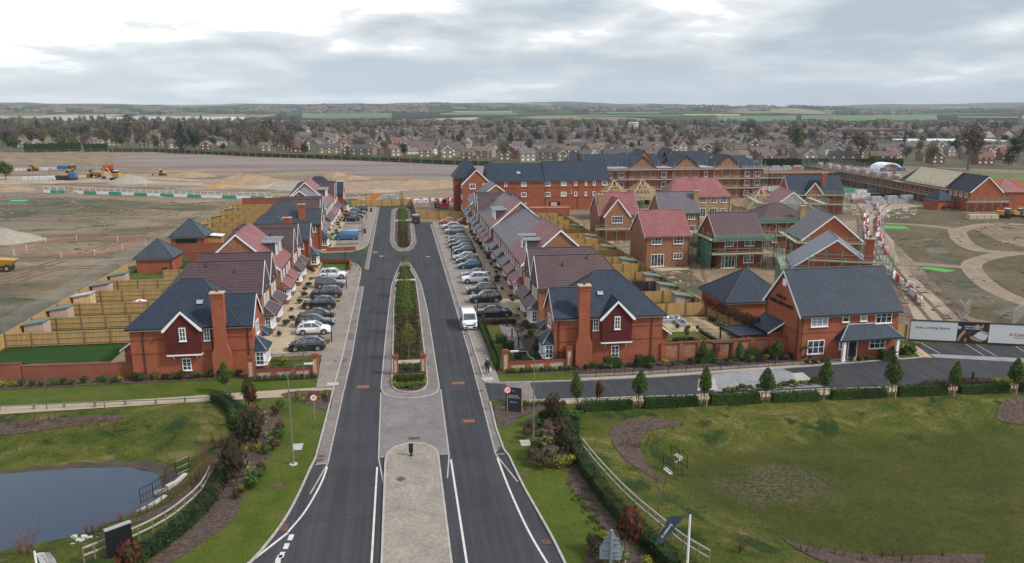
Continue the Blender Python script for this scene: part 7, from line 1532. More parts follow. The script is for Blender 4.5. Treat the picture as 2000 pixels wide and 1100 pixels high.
# ================================================================== STREET FURNITURE
def lamp8(x, y, side, label):
    t = thing('street_lamp', label, 'street lamp', (x,y,0.02), 0, 'tall green grey street lamps'); k = MB()
    k.tube((0,0,0),(0,0,1.3),.08,8,.075).tube((0,0,1.3),(0,0,7.2),.055,8,.045); q = (0,0,7.2)
    for i in range(1,6): a = pi/2*i/5; p_ = (side*.55*sin(a)*1.0, 0, 7.2+.5*(1-cos(a))*1.0+.12*sin(a)); k.tube(q, p_, .04, 6); q = p_
    k.tube(q, (side*1.3,0,q[2]+.06), .035, 6)
    obj('pole', k, t, m=M_POLE); obj('lamp_head', MB().cbox(side*1.55,0,q[2]+.02,.65,.22,.09), t, m=plain('pale_lamp_head',(0.5,0.52,0.52),.4) if side > 0 else MATS['pale_lamp_head'])
    obj('base_collar', MB().tube((0,0,0.0),(0,0,.04),.32,12), t, m=M_CONC)
M_POLE = plain('olive_grey_pole', (0.16,0.17,0.13), .6, .1)
lamp8(-8.6, 55.4, 1, 'tall lamp on the grass verge left of the road, arm to the road'); lamp8(9.9, 56.2, -1, 'tall lamp among the shrubs right of the road, arm to the road')
def lamp6(px, py, label, side, z=0.1, hh=6.0):
    x, y = G(px, py, z); t = thing('black_street_lamp', label, 'street lamp', (x,y,z), 0, 'black street lamps along the bays')
    obj('pole', MB().tube((0,0,0),(0,0,1.2),.07,8).tube((0,0,1.2),(0,0,hh),.045,8,.035), t, m=M_BLACK); obj('lamp_head', MB().cbox(side*.22,0,hh,.55,.24,.1).tube((0,0,hh),(side*.2,0,hh+.03),.03,5), t, m=M_BLACKP)
for a in ((648,668,'black lamp post by the white hatchback on the left',1),(677,564,'black lamp post between white and grey four by fours on the left',1),(708,458,'black lamp post by the green bin on the left',1),(716,429,'farthest black lamp post on the left',1),
          (933,646,'black lamp post beside the white van on the right',-1),(882,504,'black lamp post at the long right line of cars',-1),(859,444,'farthest black lamp post on the right',-1),(1386-9,0,'',0)):
    if a[1]: lamp6(*a)
def sign20(px, py, label, hgt=1.95):
    x, y = G(px, py); t = thing('speed_limit_sign', label, 'road sign', (x,y,0.03), radians(0), 'twenty speed limit signs'); obj('pole', MB().tube((0,0,0),(0,0,hgt+.45),.04,8), t, m=M_GALV)
    zc = hgt+.15; d = obj('sign_disc', MB().tube((0,-.05,zc),(0,-.075,zc),.34,28), t, m=M_REDSIGN); obj('sign_face', MB().tube((0,-.0755,zc),(0,-.079,zc),.255,28), d, m=M_WHITE)
    text('20', .36, M_BLACK, d, (0,-.084,zc), ext=.002)
M_REDSIGN = plain('red_sign_ring', (0.55,0.02,0.04), .4, .05)
sign20(615, 822, 'round red and white 20 sign left of the road'); sign20(991, 806, 'round red and white 20 sign behind the dark information board right of the road')
x, y = G(1191, 1150); t = thing('road_sign', 'grey back of a triangular road sign on a thick pole, right foreground', 'road sign', (x,y,0), radians(-14)); obj('pole', MB().tube((0,0,0),(0,0,3.62),.085,10), t, m=M_GREYP if 'grey_sign_back' in MATS else plain('grey_sign_back', (0.19,0.22,0.24), .6, .08))
M_GREYP = MATS['grey_sign_back']
obj('triangle_plate', MB().extr([(-.62,2.45),(.62,2.45),(.08,3.5),(-.08,3.5)], .09, .115, 'y'), t, m=plain('pale_sign_back', (0.27,0.32,0.34), .5, .06)); obj('lower_plate', MB().box(-.62,.09,1.75,.58,.115,2.42), t, m=MATS['pale_sign_back'])
for z in (2.0,2.25,2.75,3.05): obj('clamp', MB().box(-.45,.02,z,.45,.09,z+.05), t, m=M_GREYP)
# finger post bollard on the island
x, y = G(803,890,.13); t = thing('keep_clear_bollard', 'black pointed bollard at the head of the central cobbled island', 'bollard', (x,y,.13)); obj('bollard_body', MB().loft([[(-.05,-.05,0),(.05,-.05,0),(.05,.05,0),(-.05,.05,0)],[(-.05,-.05,.12),(.05,-.05,.12),(.05,.05,.12),(-.05,.05,.12)],[(-.16,-.07,.34),(.16,-.07,.34),(.16,.07,.34),(-.16,.07,.34)],[(-.17,-.07,1.0),(.17,-.07,1.0),(.17,.07,1.0),(-.17,.07,1.0)]]), t, m=M_BLACK); obj('base', MB().tube((0,0,0),(0,0,.03),.16,12), t, m=M_BLACKP)
for k, (px, py, lb) in enumerate(((1898,750,'in the purple planting opposite the hoarding'),(1001-13+2,610+28,'at the head of the right front lawn path'),(1000,661,'on the right front lawn path, second from its head'),(1013,679,'on the right front lawn path, third from its head'),(1027,704,'on the right front lawn path, nearest the flint wall'))):
    x, y = G(px, py); t = thing('path_bollard', f'short black bollard light {lb}', 'bollard', (x,y,.05), 0, 'short black bollard lights'); obj('post', MB().cbox(0,0,0,.14,.14,1.0), t, m=M_BLACK); obj('light_head', MB().cbox(0,0,1.0,.17,.17,.16), t, m=M_BLACKP)
# dark information board
x, y = G(1003,805); t = thing('information_board', 'dark information board with white lettering and a yellow edge, right of the road', 'sign', (x,y,0), radians(-22)); obj('board_panel', MB().box(-.72,-.05,.1,.72,.05,2.3), t, m=plain('navy_board', (0.022,0.030,0.045), .5, .05)); obj('yellow_edge', MB().box(.72,-.05,.1,.80,.05,2.3), t, m=M_YELLOW)
text('SALES AND', .17, M_WHITE, t, (0,-.055,1.55), ext=.003); text('MARKETING SUITE', .13, M_WHITE, t, (0,-.055,1.38), ext=.003); text('OPEN DAILY', .11, M_WHITE, t, (0,-.055,.95), ext=.003)
obj('emblem', MB().tube((0,-.052,2.0),(0,-.058,2.0),.07,10), t, m=M_LEAD)
# black cabinet, wheelie bins, boxes
x, y = G(236,1083); t = thing('notice_board_back', 'black backed wide board standing by the white fence, left foreground', 'board', (x,y,0), radians(38)); obj('board_panel', MB().box(-.72,-.12,.15,.72,.12,1.85), t, m=M_BLACK); obj('top_cap', MB().box(-.75,-.16,1.85,.75,.16,1.92), t, m=M_LEAD); [obj('leg', MB().cbox(q,0,0,.1,.1,.15), t, m=M_BLACK) for q in (-.55,.55)]
for k, (px, py, lb) in enumerate(((709,456,'beside the second far lamp on the left'),(722,414,'at the far end of the left bays'))):
    x, y = G(px, py, .1); t = thing('wheelie_bin', f'dark green wheelie bin {lb}', 'bin', (x+.4,y,.1), 0, 'green wheelie bins'); obj('bin_body', MB().loft([[(-.22,-.25,.05),(.22,-.25,.05),(.22,.25,.05),(-.22,.25,.05)],[(-.29,-.34,.95),(.29,-.34,.95),(.29,.34,.95),(-.29,.34,.95)]]), t, m=plain('bin_green',(0.015,0.05,0.025),.5) if k == 0 else MATS['bin_green']); obj('lid', MB().cbox(0,0,.95,.64,.76,.1), t, m=MATS['bin_green']); obj('wheel', MB().tube((-.3,.3,.1),(.3,.3,.1),.1,8), t, m=M_TYRE)
t = thing('pale_stones', 'small heap of white stones on the near pond bank', 'stones', (*G(155,1046),h(*G(155,1046)))); [obj('stone', MB().blob((random.gauss(0,.45),random.gauss(0,.25),.08),random.uniform(.12,.25),.15,.12,7,4,.2), t, m=M_CONC) for _ in range(9)]
# flags
def banner(x, y, z, hgt, label, m, tm, txt, arm, pts, lean=0):
    t = thing('flagpole', label, 'flag', (x,y,z)); obj('pole', MB().tube((0,0,0),(0,0,hgt),.07,10,.055), t, m=M_WHITE); obj('finial', MB().tube((0,0,hgt),(0,0,hgt+.08),.08,8), t, m=M_BLACKP)
    obj('arm', MB().tube((0,0,hgt-.1),(arm,0,hgt-.14),.03,6), t, m=M_BLACKP)
    rows = []
    for (xa, xb, z_, yo) in pts: rows.append([(xa,yo,z_),((xa+xb)/2,yo+.07,z_-.03),(xb,yo-.04,z_)])
    mb = MB()
    for a, b in zip(rows, rows[1:]):
        for i in range(2):
            q = [a[i],a[i+1],b[i+1],b[i]]; q2 = [(u,v+.015,w2) for u,v,w2 in q]; n = len(mb.v); mb.v += q+q2; mb.f += [(n,n+1,n+2,n+3),(n+7,n+6,n+5,n+4)]
    f = obj('flag_cloth', mb.raw('flag_cloth', m), t)
    o = obj('lettering', text_mesh(txt, .34, tm, ext=.004), f); return t, o
M_FLAGD = plain('dark_blue_grey_flag', (0.035,0.055,0.075), .7, .2); M_FLAGW = plain('white_flag', (0.62,0.63,0.64), .7, .05)
x, y = G(1338,1185); zt = GZ = None
def height_for(x, y, py):                       # height at which a point above (x,y) shows on a photo row
    lo, hi = -2, 25
    for _ in range(40):
        mi = (lo+hi)/2; b = x*sin(YAW)+y*cos(YAW); c = mi-CAM_H; f = b*cos(PITCH)-c*sin(PITCH); up = b*sin(PITCH)+c*cos(PITCH)
        if 550-FPX*up/f > py: lo = mi
        else: hi = mi
    return lo
HF = height_for(x, y, 1003)-h(x,y)
t, o = banner(x, y, h(x,y), HF, 'white flagpole with a dark blue grey flag hanging to the left, right foreground', M_FLAGD, M_WHITE, 'st edeburg', -.35, [(-1.25,-.3,HF-.10,0),(-1.28,-.5,HF-.4,.02),(-1.35,-.75,HF-.7,.04),(-1.6,-1.0,HF-1.1,.06),(-1.8,-1.25,HF-1.45,.05),(-1.82,-1.5,HF-1.62,.05)])
o.location = (-1.28,-.07,HF-.85); o.rotation_euler = (pi/2,radians(-56),0); o.scale = (.62,)*3
x, y = G(84,1190); HF = height_for(x, y, 1074)
t, o = banner(x, y, 0, HF, 'white flagpole with a white flag at the bottom left corner', M_FLAGW, M_MAROON if 'maroon' in MATS else plain('maroon', (0.22,0.03,0.06), .6), 'croudace', .2, [(.06,.75,HF-.2,0),(.12,.95,HF-.6,.03),(.3,1.05,HF-1.2,.04),(.4,1.1,HF-2.0,.05)])
o.location = (.62,-.07,HF-.75); o.rotation_euler = (pi/2,radians(62),0); o.scale = (.9,)*3
# hoarding
A_, B_ = G(1775,666), G(2075,680); l_, ang = seg_frame(A_, B_); t = thing('hoarding', 'long white hoarding with script lettering and a photo panel, right of the sales house', 'hoarding', (*A_,0), ang)
HH = 2.45; pl_ = [(0,5.0,M_HW if 'hoarding_white' in MATS else plain('hoarding_white', (0.60,0.63,0.64), .5, .04)),(8.35,l_,MATS['hoarding_white'])]
for a, b, m_ in pl_: obj('white_panel', MB().box(a,-.05,.25,b,.05,HH), t, m=m_)
ph = obj('photo_panel', MB().box(5.0,-.05,.25,8.35,.05,HH), t, m=plain('dark_photo_print', (0.025,0.022,0.028), .5, .5))
def patch(pts, m, d=.056): obj('printed_shape', MB().extr([(p[0],p[1]) for p in pts], -d-.003, -d, 'y'), ph, m=m)
M_SKIN = plain('printed_skin', (0.42,0.24,0.16), .6, .2); M_PAPER = plain('printed_paper', (0.55,0.60,0.63), .6, .08); M_HAIR = plain('printed_jacket', (0.02,0.03,0.06), .6, .3)
patch([(5.05,.35),(5.3,.3),(5.55,.9),(5.85,1.25),(5.9,1.55),(5.7,1.6),(5.5,1.3),(5.25,.9)], M_SKIN); patch([(5.9,1.55),(6.3,1.5),(6.6,.9),(6.4,.7),(6.1,1.1)], M_HAIR); patch([(6.35,.85),(6.6,.95),(7.3,.6),(7.9,.55),(7.85,.35),(7.2,.35),(6.6,.55)], M_SKIN)
patch([(6.75,.95),(7.3,1.5),(8.3,1.15),(8.1,.5),(7.4,.62)], M_PAPER, .06); patch([(7.2,1.45),(7.6,1.65),(8.3,1.4),(8.3,1.2),(7.6,1.4)], M_SKIN, .064); patch([(6.9,1.8),(7.25,1.75),(7.3,2.2),(7.05,2.35),(6.8,2.15)], M_SKIN, .058); patch([(5.05,1.7),(5.35,1.75),(5.4,2.0),(5.05,2.1)], M_PAPER); patch([(5.8,.25),(6.05,.25),(6.1,.6),(5.95,.7)], M_YELLOW)
patch([(7.5,2.15),(7.7,2.1),(7.75,2.3),(7.55,2.35)], M_YELLOW)
o = text('COMMITTED TO HELP', .2, M_WHITE, ph, (6.7,-.07,2.02)); o = text('FOR A COMMUNITY', .2, M_WHITE, ph, (6.7,-.07,1.78))
obj('frame', MB().box(-.05,-.08,HH,l_,.08,HH+.14).box(-.05,-.08,.1,l_,.08,.24), t, m=M_BLACKP)
for i in range(int(l_/2.4)+1): obj('post', post_mesh(.1,HH,M_POST), t, (i*2.4,.12,0))
o = text('love coming home', .5, M_RIDGE, t, (2.35,-.06,1.72), shear=.35, ext=.003)
o = text('St Edeburg', .5, MATS['maroon'], t, (11.6,-.06,1.3), ext=.003); o = text('CROUDACE HOMES', .16, MATS['maroon'], t, (11.7,-.06,.95), ext=.003)

# ================================================================== PERSON
def person(x, y, z, rz):
    t = thing('person', 'person in a dark padded jacket walking away along the right pavement with a white bag', 'person', (x,y,z), rz)
    me = bpy.data.meshes.new('body'); J = {}
    pts = [('pelvis',(0,0,.88),.15),('waist',(0,0,1.03),.14),('chest',(0,.015,1.24),.17),('neck',(0,.03,1.40),.06),('head0',(0,.05,1.48),.075),('head',(0,.055,1.57),.10),('crown',(0,.05,1.64),.07),
           ('hipL',(-.085,0,.84),.10),('kneeL',(-.09,.10,.48),.062),('ankL',(-.09,.06,.10),.04),('toeL',(-.09,.20,.04),.035),('hipR',(.085,0,.84),.10),('kneeR',(.09,-.04,.48),.062),('ankR',(.10,-.20,.14),.04),('toeR',(.10,-.10,.04),.035),
           ('shL',(-.18,.01,1.33),.07),('elL',(-.25,-.06,1.07),.05),('wrL',(-.25,.02,.84),.035),('haL',(-.25,.05,.76),.035),('shR',(.18,.01,1.33),.07),('elR',(.25,-.02,1.07),.05),('wrR',(.27,.03,.84),.035),('haR',(.27,.04,.76),.035)]
    idx = {n: i for i, (n, _, _) in enumerate(pts)}
    ed = [('pelvis','waist'),('waist','chest'),('chest','neck'),('neck','head0'),('head0','head'),('head','crown'),('pelvis','hipL'),('hipL','kneeL'),('kneeL','ankL'),('ankL','toeL'),('pelvis','hipR'),('hipR','kneeR'),('kneeR','ankR'),('ankR','toeR'),('chest','shL'),('shL','elL'),('elL','wrL'),('wrL','haL'),('chest','shR'),('shR','elR'),('elR','wrR'),('wrR','haR')]
    fing = []
    vs = [p for _, p, _ in pts]; rad = [r for _, _, r in pts]; es = [(idx[a],idx[b]) for a, b in ed]
    for hn, sx in (('haL',-1),('haR',1)):
        hx, hy, hz = vs[idx[hn]]
        for i in range(4):
            n = len(vs); vs += [(hx, hy+.028-.018*i, hz-.045),(hx-sx*.012, hy+.032-.02*i, hz-.085-(.008 if i in (1,2) else 0))]; rad += [.011,.008]; es += [(idx[hn],n),(n,n+1)]
        n = len(vs); vs.append((hx-sx*.01,hy+.055,hz-.035)); rad.append(.011); es.append((idx[hn],n))
    me.from_pydata(vs, es, []); o = bpy.data.objects.new('body', me); COL.objects.link(o); o.parent = t
    m = o.modifiers.new('skin','SKIN'); o.data.skin_vertices[0].data[0].use_root = True
    for i, r in enumerate(rad): o.data.skin_vertices[0].data[i].radius = (r, r*.85)
    o.modifiers.new('sub','SUBSURF').render_levels = 1; me.materials.append(plain('black_clothing', (0.012,0.012,0.014), .9, .2))
    j = MB(); R = [(.90,.17,.13),(1.0,.185,.14),(1.15,.20,.155),(1.28,.205,.15),(1.36,.17,.12),(1.41,.08,.08)]
    j.loft([[(cos(2*pi*k/12)*a,.01+sin(2*pi*k/12)*b,z_) for k in range(12)] for z_, a, b in R]); 
    for sx in (-1,1): j.tube((sx*.17,.01,1.33),(sx*.25,-.05,1.07),.078,8,.06).tube((sx*.25,-.05,1.07),(sx*.262,.02,.86),.06,8,.045)
    jk = obj('jacket', j, t, m=plain('black_jacket', (0.016,0.016,0.019), .7, .3), smooth=True)
    obj('backpack', MB().blob((0,-.20,1.2),.13,.09,.19,10,6), t, m=M_BLACKP, smooth=True)
    obj('hair', MB().blob((0,.045,1.60),.105,.115,.10,12,7), t, m=plain('pale_grey_hair', (0.42,0.40,0.37), .9, .15), smooth=True)
    for sx, yy, zz in ((-1,.12,.03),(1,-.13,.05)): obj('shoe', MB().blob((sx*.09,yy,zz+.02),.05,.13,.05,10,5), t, m=M_WHITE, smooth=True)
    return t
x, y = G(952,731,PZ); person(x, y, PZ, 0.0)
t = thing('shopping_bag', 'white carrier bag held by the walking person', 'bag', (x+.33,y+.05,PZ+.25)); obj('bag_body', MB().loft([[(-.06,-.12,0),(.06,-.12,0),(.06,.12,0),(-.06,.12,0)],[(-.08,-.14,.25),(.08,-.14,.25),(.08,.14,.25),(-.08,.14,.25)],[(-.02,-.07,.42),(.02,-.07,.42),(.02,.07,.42),(-.02,.07,.42)]]), t, m=M_WHITE); obj('handles', MB().tube((-.0,-.06,.42),(-.06,0,.52),.008,4).tube((0,.06,.42),(-.06,0,.52),.008,4), t, m=M_WHITE)
M_WEEDCL = plain('weed_clump', (0.062,0.068,0.032), 1, .3, 1); M_WEEDCL2 = plain('dry_weed_clump', (0.15,0.12,0.08), 1, .3, 1)
# ================================================================== BUILDING SITE
def plot_house(name, label, x0, x1, y0, y1, e, rz_, axis, roofm, wallm, wins=(), rot=0.0, roof='gable', chim=None, wing=None, cat='house', group=None, wframe=True):
    W, D = x1-x0, y1-y0; t = thing(name, label, cat, (x0,y0,0), radians(rot), group)
    if roof == 'hip': walls_box(t, 0, W, 0, D, e, wallm); roof_hip(t, 0, W, 0, D, e, rz_, roofm, axis=axis, steep=0.6 if roofm is M_TILE_RED else 1.0)
    elif roof == 'gable': walls_gable(t, 0, W, 0, D, e, rz_, axis, wallm); roof_gable(t, 0, W, 0, D, e, rz_, axis, roofm)
    else: walls_box(t, 0, W, 0, D, e, wallm)
    for (x, z, w_, h_, c, r) in wins: window(t, x, -0.05, z, w_, h_, c, r)
    if chim: chimney(t, chim[0], chim[1], chim[2], chim[3], 1.0, .8, m=chim[4] if len(chim) > 4 else wallm)
    if wing:
        a, b, z, zt = wing; walls_gable(t, a, b, -1.0, D/2, z, zt, 'y', wallm, 'gable_wing'); roof_gable(t, a, b, -1.0, D/2, z, zt, 'y', roofm, ends=(1,0), gut=False, name='wing_roof')
    for q in (0.15, W-0.15): downpipe(t, q, -0.08, e-0.2)
    return t
GH = 'detached houses on the building site'
plot_house('new_house', 'finished pink red roofed house with white patio doors, nearest behind the right gardens', 41.0, 48.9, 124.3, 132.9, 5.4, 9.1, 'x', M_TILE_RED, M_BRICK_MULTI, [(1.9,3.9,1.7,1.2,3,2),(5.8,3.9,1.7,1.2,3,2),(2.2,.1,2.3,2.1,4,1),(5.8,1.3,1.6,1.0,3,2)], group=GH, wframe=0)
plot_house('new_house', 'pink red roofed house with a white edged front gable, left of the truss roofs', 40.4, 48.6, 152.6, 160.6, 5.4, 9.3, 'x', M_TILE_RED, M_BRICK_MULTI, [(7.3,3.9,1.0,1.3,2,2),(7.2,1.1,1.0,1.2,2,2)], wing=(.8,6.0,5.4,8.6), chim=(.4,1.5,4,9.3,M_BRICK_BUFF), group=GH)
_w = KIDS and None
for o_ in [o for o in S.objects if o.name.startswith('gable_wing')][-1:]: window(o_.parent, 3.4, -1.05, 3.7, 2.3, 1.4, 4, 2)
plot_house('new_house', 'purple grey roofed brick house with a buff chimney, behind the finished red roofed house', 53.8, 62.2, 153.4, 161.4, 5.4, 9.2, 'x', M_TILE_GREY, M_BRICK_MULTI, [(6.6,3.9,1.5,1.2,3,2),(6.4,.8,2.2,1.8,1,1)], chim=(8.3,2.6,0,9.6,M_BRICK_BUFF), group=GH)
plot_house('new_house', 'long buff brick house with pink red roof before the scaffolded flats', 66.4, 82.2, 183.4, 191.6, 5.4, 9.5, 'x', M_TILE_RED, M_BRICK_BUFF, [(8.6,3.7,1.5,1.3,2,2),(11.4,3.7,1.5,1.3,2,2),(14.0,3.7,1.5,1.3,2,2),(8.4,.1,2.0,2.2,3,1),(11.4,.1,2.0,2.2,3,1),(14.0,.9,1.3,1.2,2,2)], roof='hip', group=GH)
plot_house('new_house', 'purple roofed dark brick house wrapped in green scaffolding at the centre of the plots', 52.4, 60.8, 121.2, 129.4, 5.3, 8.9, 'x', M_TILE_PURPLE, M_BRICK_RED2, [(2.2,.1,2.4,2.1,4,1),(5.8,.9,1.8,1.2,3,2),(2.2,3.8,1.5,1.0,3,2),(5.8,3.8,1.7,1.0,3,2)], group=GH)
plot_house('new_house', 'hip roofed purple house with a tall buff chimney behind scaffolding', 68.2, 79.0, 138.6, 147.2, 5.4, 8.2, 'x', M_TILE_PURPLE, M_BRICK_RED2, [(3.4,1.2,.9,1.6,1,2)], roof='hip', chim=(8.6,-.3,0,8.2,M_BRICK_BUFF), group=GH)
plot_house('new_house', 'grey tiled house with an orange gable beside the haul road barriers', 65.8, 75.2, 117.6, 127.6, 5.4, 9.3, 'y', M_TILE_GREY, M_BRICK_RED, rot=-14, group=GH)
plot_house('new_house', 'slate house with orange gable wrapped in scaffolding, just behind the sales house', 53.4, 64.2, 97.4, 105.6, 5.2, 9.1, 'y', M_SHEENSLATE, M_BRICK_RED, rot=-23, chim=(9.4,-.5,0,9.4,M_BRICK_RED), group=GH)
plot_house('new_house', 'far blue slate roofed house with two orange gables and a chimney', 99.5, 113.5, 186, 195, 5.4, 9.6, 'x', M_SLATE, M_BRICK_RED, rot=-8, chim=(9.2,2.0,6,10.4,M_BRICK_RED), wing=(3.6,8.2,5.4,8.2), group=GH)
plot_house('new_house', 'pale pink tiled house with a half built block gable in green scaffolding', 75.5, 87.0, 151.5, 163.0, 5.2, 9.6, 'y', M_TILE_RED, M_CONC, rot=-14, group=GH)
def trusses(t, W, D, e, ht, nx=9):
    mb = MB(); cx, cy = W/2, D/2
    for i in range(nx+1):
        x = W*i/nx; k = 1-abs(x-cx)/(W/2); z = e+ht*max(.08,k); yy = cy*k
        mb.bar((x,0,e),(x,cy,z) if k > .05 else (x,cy,e),.05,.12); mb.bar((x,cy,z),(x,D,e),.05,.12); mb.bar((x,0,e),(x,D,e),.05,.12); mb.tube((x,cy,e),(x,cy,z),.04,4)
        if k > .3: mb.bar((x,cy*.5,e),(x,cy,z),.05,.1); mb.bar((x,cy*1.5,e),(x,cy,z),.05,.1)
    for i in range(nx+1):
        y = D*i/nx; k = 1-abs(y-cy)/(D/2); z = e+ht*k; mb.bar((0,y,e),(cx*k,y,z),.05,.12); mb.bar((W,y,e),(W-cx*k,y,z),.05,.12)
    for c in ((0,0),(W,0),(0,D),(W,D)): mb.bar((*c,e),(cx,cy,e+ht),.08,.18)
    for f in (.35,.65): mb.bar((W*f*.5,0+D*f*.5,e+ht*f),(W-W*f*.5,D*f*.5,e+ht*f),.05,.1)
    return obj('roof_trusses', mb, t, m=M_PINE)
for x, y, W, D, lb, e in ((48.6,181,7.6,8,'left of the pair behind the right gardens',5.4),(56.2,182.5,7.8,8,'right of the pair behind the right gardens',5.4),(74.8,157.5,9.5,8.5,'alone right of the long red roof',5.2)):
    t = plot_house('unfinished_house', f'house shell with open pale timber roof trusses, {lb}', x, x+W, y, y+D, e, 9, 'x', M_TILE_RED, M_BRICK_BUFF, roof=None, group='house shells with open timber trusses')
    for k in range(3): obj('opening_shade', MB().box(W*(k+.5)/3-.5,-.03,3.6,W*(k+.5)/3+.5,.02,4.8), t, m=M_BLACK)
    trusses(t, W, D, e, 4.0)
def scaffold(label, x0, x1, y0, y1, lifts, top, rot=0.0, ox=None, oy=None, m=None, step=1.9, w_=1.3, sides='SEWN', brace=True, net=False):
    """tube frame and boarded lifts round a footprint; x0.. are local when ox,oy give the origin"""
    t = thing('scaffolding', label, 'scaffolding', (ox or 0, oy or 0, 0), radians(rot), 'scaffolding round the unfinished buildings'); m = m or M_SCAFG; fr = MB()
    runs = {'S': ((x0-w_,y0-w_),(x1+w_,y0-w_),(0,w_*.8)), 'N': ((x0-w_,y1+w_),(x1+w_,y1+w_),(0,-w_*.8)), 'W': ((x0-w_,y0-w_),(x0-w_,y1+w_),(w_*.8,0)), 'E': ((x1+w_,y0-w_),(x1+w_,y1+w_),(-w_*.8,0))}
    r_ = .06
    for s in sides:
        a, b, o_ = runs[s]; l = hypot(b[0]-a[0],b[1]-a[1]); n = max(2,int(l/step)); 
        for i in range(n+1):
            p = (a[0]+(b[0]-a[0])*i/n, a[1]+(b[1]-a[1])*i/n); fr.tube((*p,0),(*p,top+random.uniform(-.2,.5)),r_,4)
            for z in lifts: fr.tube((*p,z-.05),(p[0]+o_[0],p[1]+o_[1],z-.05),.035,3)
        for z in lifts:
            for dz in (0,.5,1.0): fr.tube((*a,z+dz),(*b,z+dz),.04,4)
            q = (a[0]+o_[0], a[1]+o_[1]); xs = sorted((a[0],b[0]+o_[0])); ys = sorted((a[1],b[1]+o_[1])) 
            x_0, x_1 = sorted((a[0], b[0]+o_[0] if o_[0] else b[0])); y_0, y_1 = sorted((a[1], b[1]+o_[1] if o_[1] else b[1]))
            if x_1-x_0 < .3: x_1 = x_0+w_*.8
            if y_1-y_0 < .3: y_1 = y_0+w_*.8
            obj('boards', MB().box(x_0+.06, y_0+.06, z-.02+.003*ord(s)/10, x_1-.06, y_1-.06, z+.05+.003*ord(s)/10), t, m=M_BOARD)
            if s in 'SN': obj('toe_board', MB().box(min(a[0],b[0]),a[1]-.03,z+.08,max(a[0],b[0]),a[1]+.01,z+.27), t, m=M_BOARD)
        if brace:
            for k in range(0, n, 3):
                zs = [0]+list(lifts)
                for z1, z2 in zip(zs, zs[1:]): p = lambda f: (a[0]+(b[0]-a[0])*f/n, a[1]+(b[1]-a[1])*f/n); fr.tube((*p(k),z1),(*p(min(n,k+2)),z2),.03,3)
    obj('tube_frame', fr, t, m=m)
    if net:
        a, b, _ = runs['W']; obj('netting', MB().box(a[0]-.03,a[1],.2,a[0]-.01,b[1],lifts[-1]-.3), t, m=M_NETA)
        a, b, _ = runs['S']; obj('debris_net', MB().box(a[0],a[1]-.05,lifts[-1]+.1,b[0],a[1]-.03,lifts[-1]+.9), t, m=M_NETA)
    return t
M_NETA, _nt, _b, _tc = newmat('open_green_net'); _b.inputs['Base Color'].default_value = (0.10,0.25,0.18,1); _b.inputs['Alpha'].default_value = 0.4; _b.inputs['Roughness'].default_value = .9
scaffold('green scaffolding round the central purple roofed plot', 0, 8.4, 0, 8.2, (2.6,4.9), 6.3, 0, 52.4, 121.2, net=True)
scaffold('green scaffolding round the hip roofed purple plot', 0, 10.4, 0, 8.6, (2.4,5.0), 6.4, 0, 68.6, 139.4, net=True)
scaffold('green scaffolding round the slate plot behind the sales house', 0, 10.8, 0, 8.2, (2.3,4.6), 6.6, -23, 53.4, 97.4, net=True, w_=1.5)
scaffold('high gable lift of scaffolding on the slate plot behind the sales house', 3.0, 10.8, -.3, 0.0, (6.3,), 7.6, -23, 53.4, 97.2, sides='S', w_=1.3)
scaffold('scaffolding along the orange gable of the grey tiled plot', 0, 9.4, 0, 10, (4.8,), 6, -14, 65.8, 117.6, sides='SW')
scaffold('scaffolding around the pink tiled plot with the block gable', 0, 11.5, 0, 11.5, (2.3,4.9,7.2), 7.9, -14, 75.5, 151.5, sides='SEW')
scaffold('scaffolding round the far blue roofed house with two gables', 0, 14, 0, 9, (2.5,4.9), 6.3, -8, 99.5, 186, sides='SEW')
scaffold('scaffolding in front of the gabled red roofed house', 0, 8.2, -1, 3, (2.5,), 3.6, 0, 40.4, 152.6, sides='S')
for k, (x, y, W) in enumerate(((48.6,181,7.6),(56.2,182.5,7.8),(74.8,157.5,9.5))): scaffold(f'scaffolding below the {ORD[k]} set of open roof trusses, from the left'.replace('nearest','first'), 0, W, 0, 8, (2.5,4.9), 5.9, 0, x, y, sides='SE')
# large flats in grey scaffolding
t = thing('scaffolded_flats', 'large three storey brick flats under construction with slate roofs and orange gables', 'apartments', (60.0, 223.0, 0))
walls_box(t, 0, 50, 0, 9, 9.4, M_BRICK_RED2); walls_box(t, -4, 26, 12, 26, 9.4, M_BRICK_RED2, 'rear_wall'); walls_box(t, 30, 50, 12, 22, 9.0, M_BRICK_RED2, 'rear_wall')
roof_hip(t, 37.5, 50, 0, 9, 9.4, 12.6, M_SLATE, gut=False); roof_gable(t, -4.5, 20, 6, 22, 9.4, 12.8, 'x', M_SLATE, boards=False, gut=False); roof_gable(t, 26, 40, 16, 26, 9.4, 13.2, 'x', M_SLATE, boards=False, gut=False)
obj('flat_roof', MB().box(-.2,-.2,9.4,50.2,9.2,9.6), t, m=M_LEAD)
for a, b, zt in ((7.6,16.0,13.0),(21.3,29.6,13.0),(34.4,42.8,13.1)):
    walls_gable(t, a, b, -.15, 8, 9.5, zt, 'y', M_BRICK_MULTI, 'gable_wall'); roof_gable(t, a, b, -.15, 9, 9.5, zt, 'y', M_SLATE, boards=False, gut=False)
    obj('verge', MB().extr([(a-.35,9.35),((a+b)/2,zt+.1),(b+.35,9.35),(b+.35,9.1),((a+b)/2,zt-.25),(a-.35,9.1)], -.38, -.34, 'y'), t, m=M_BLACKP)
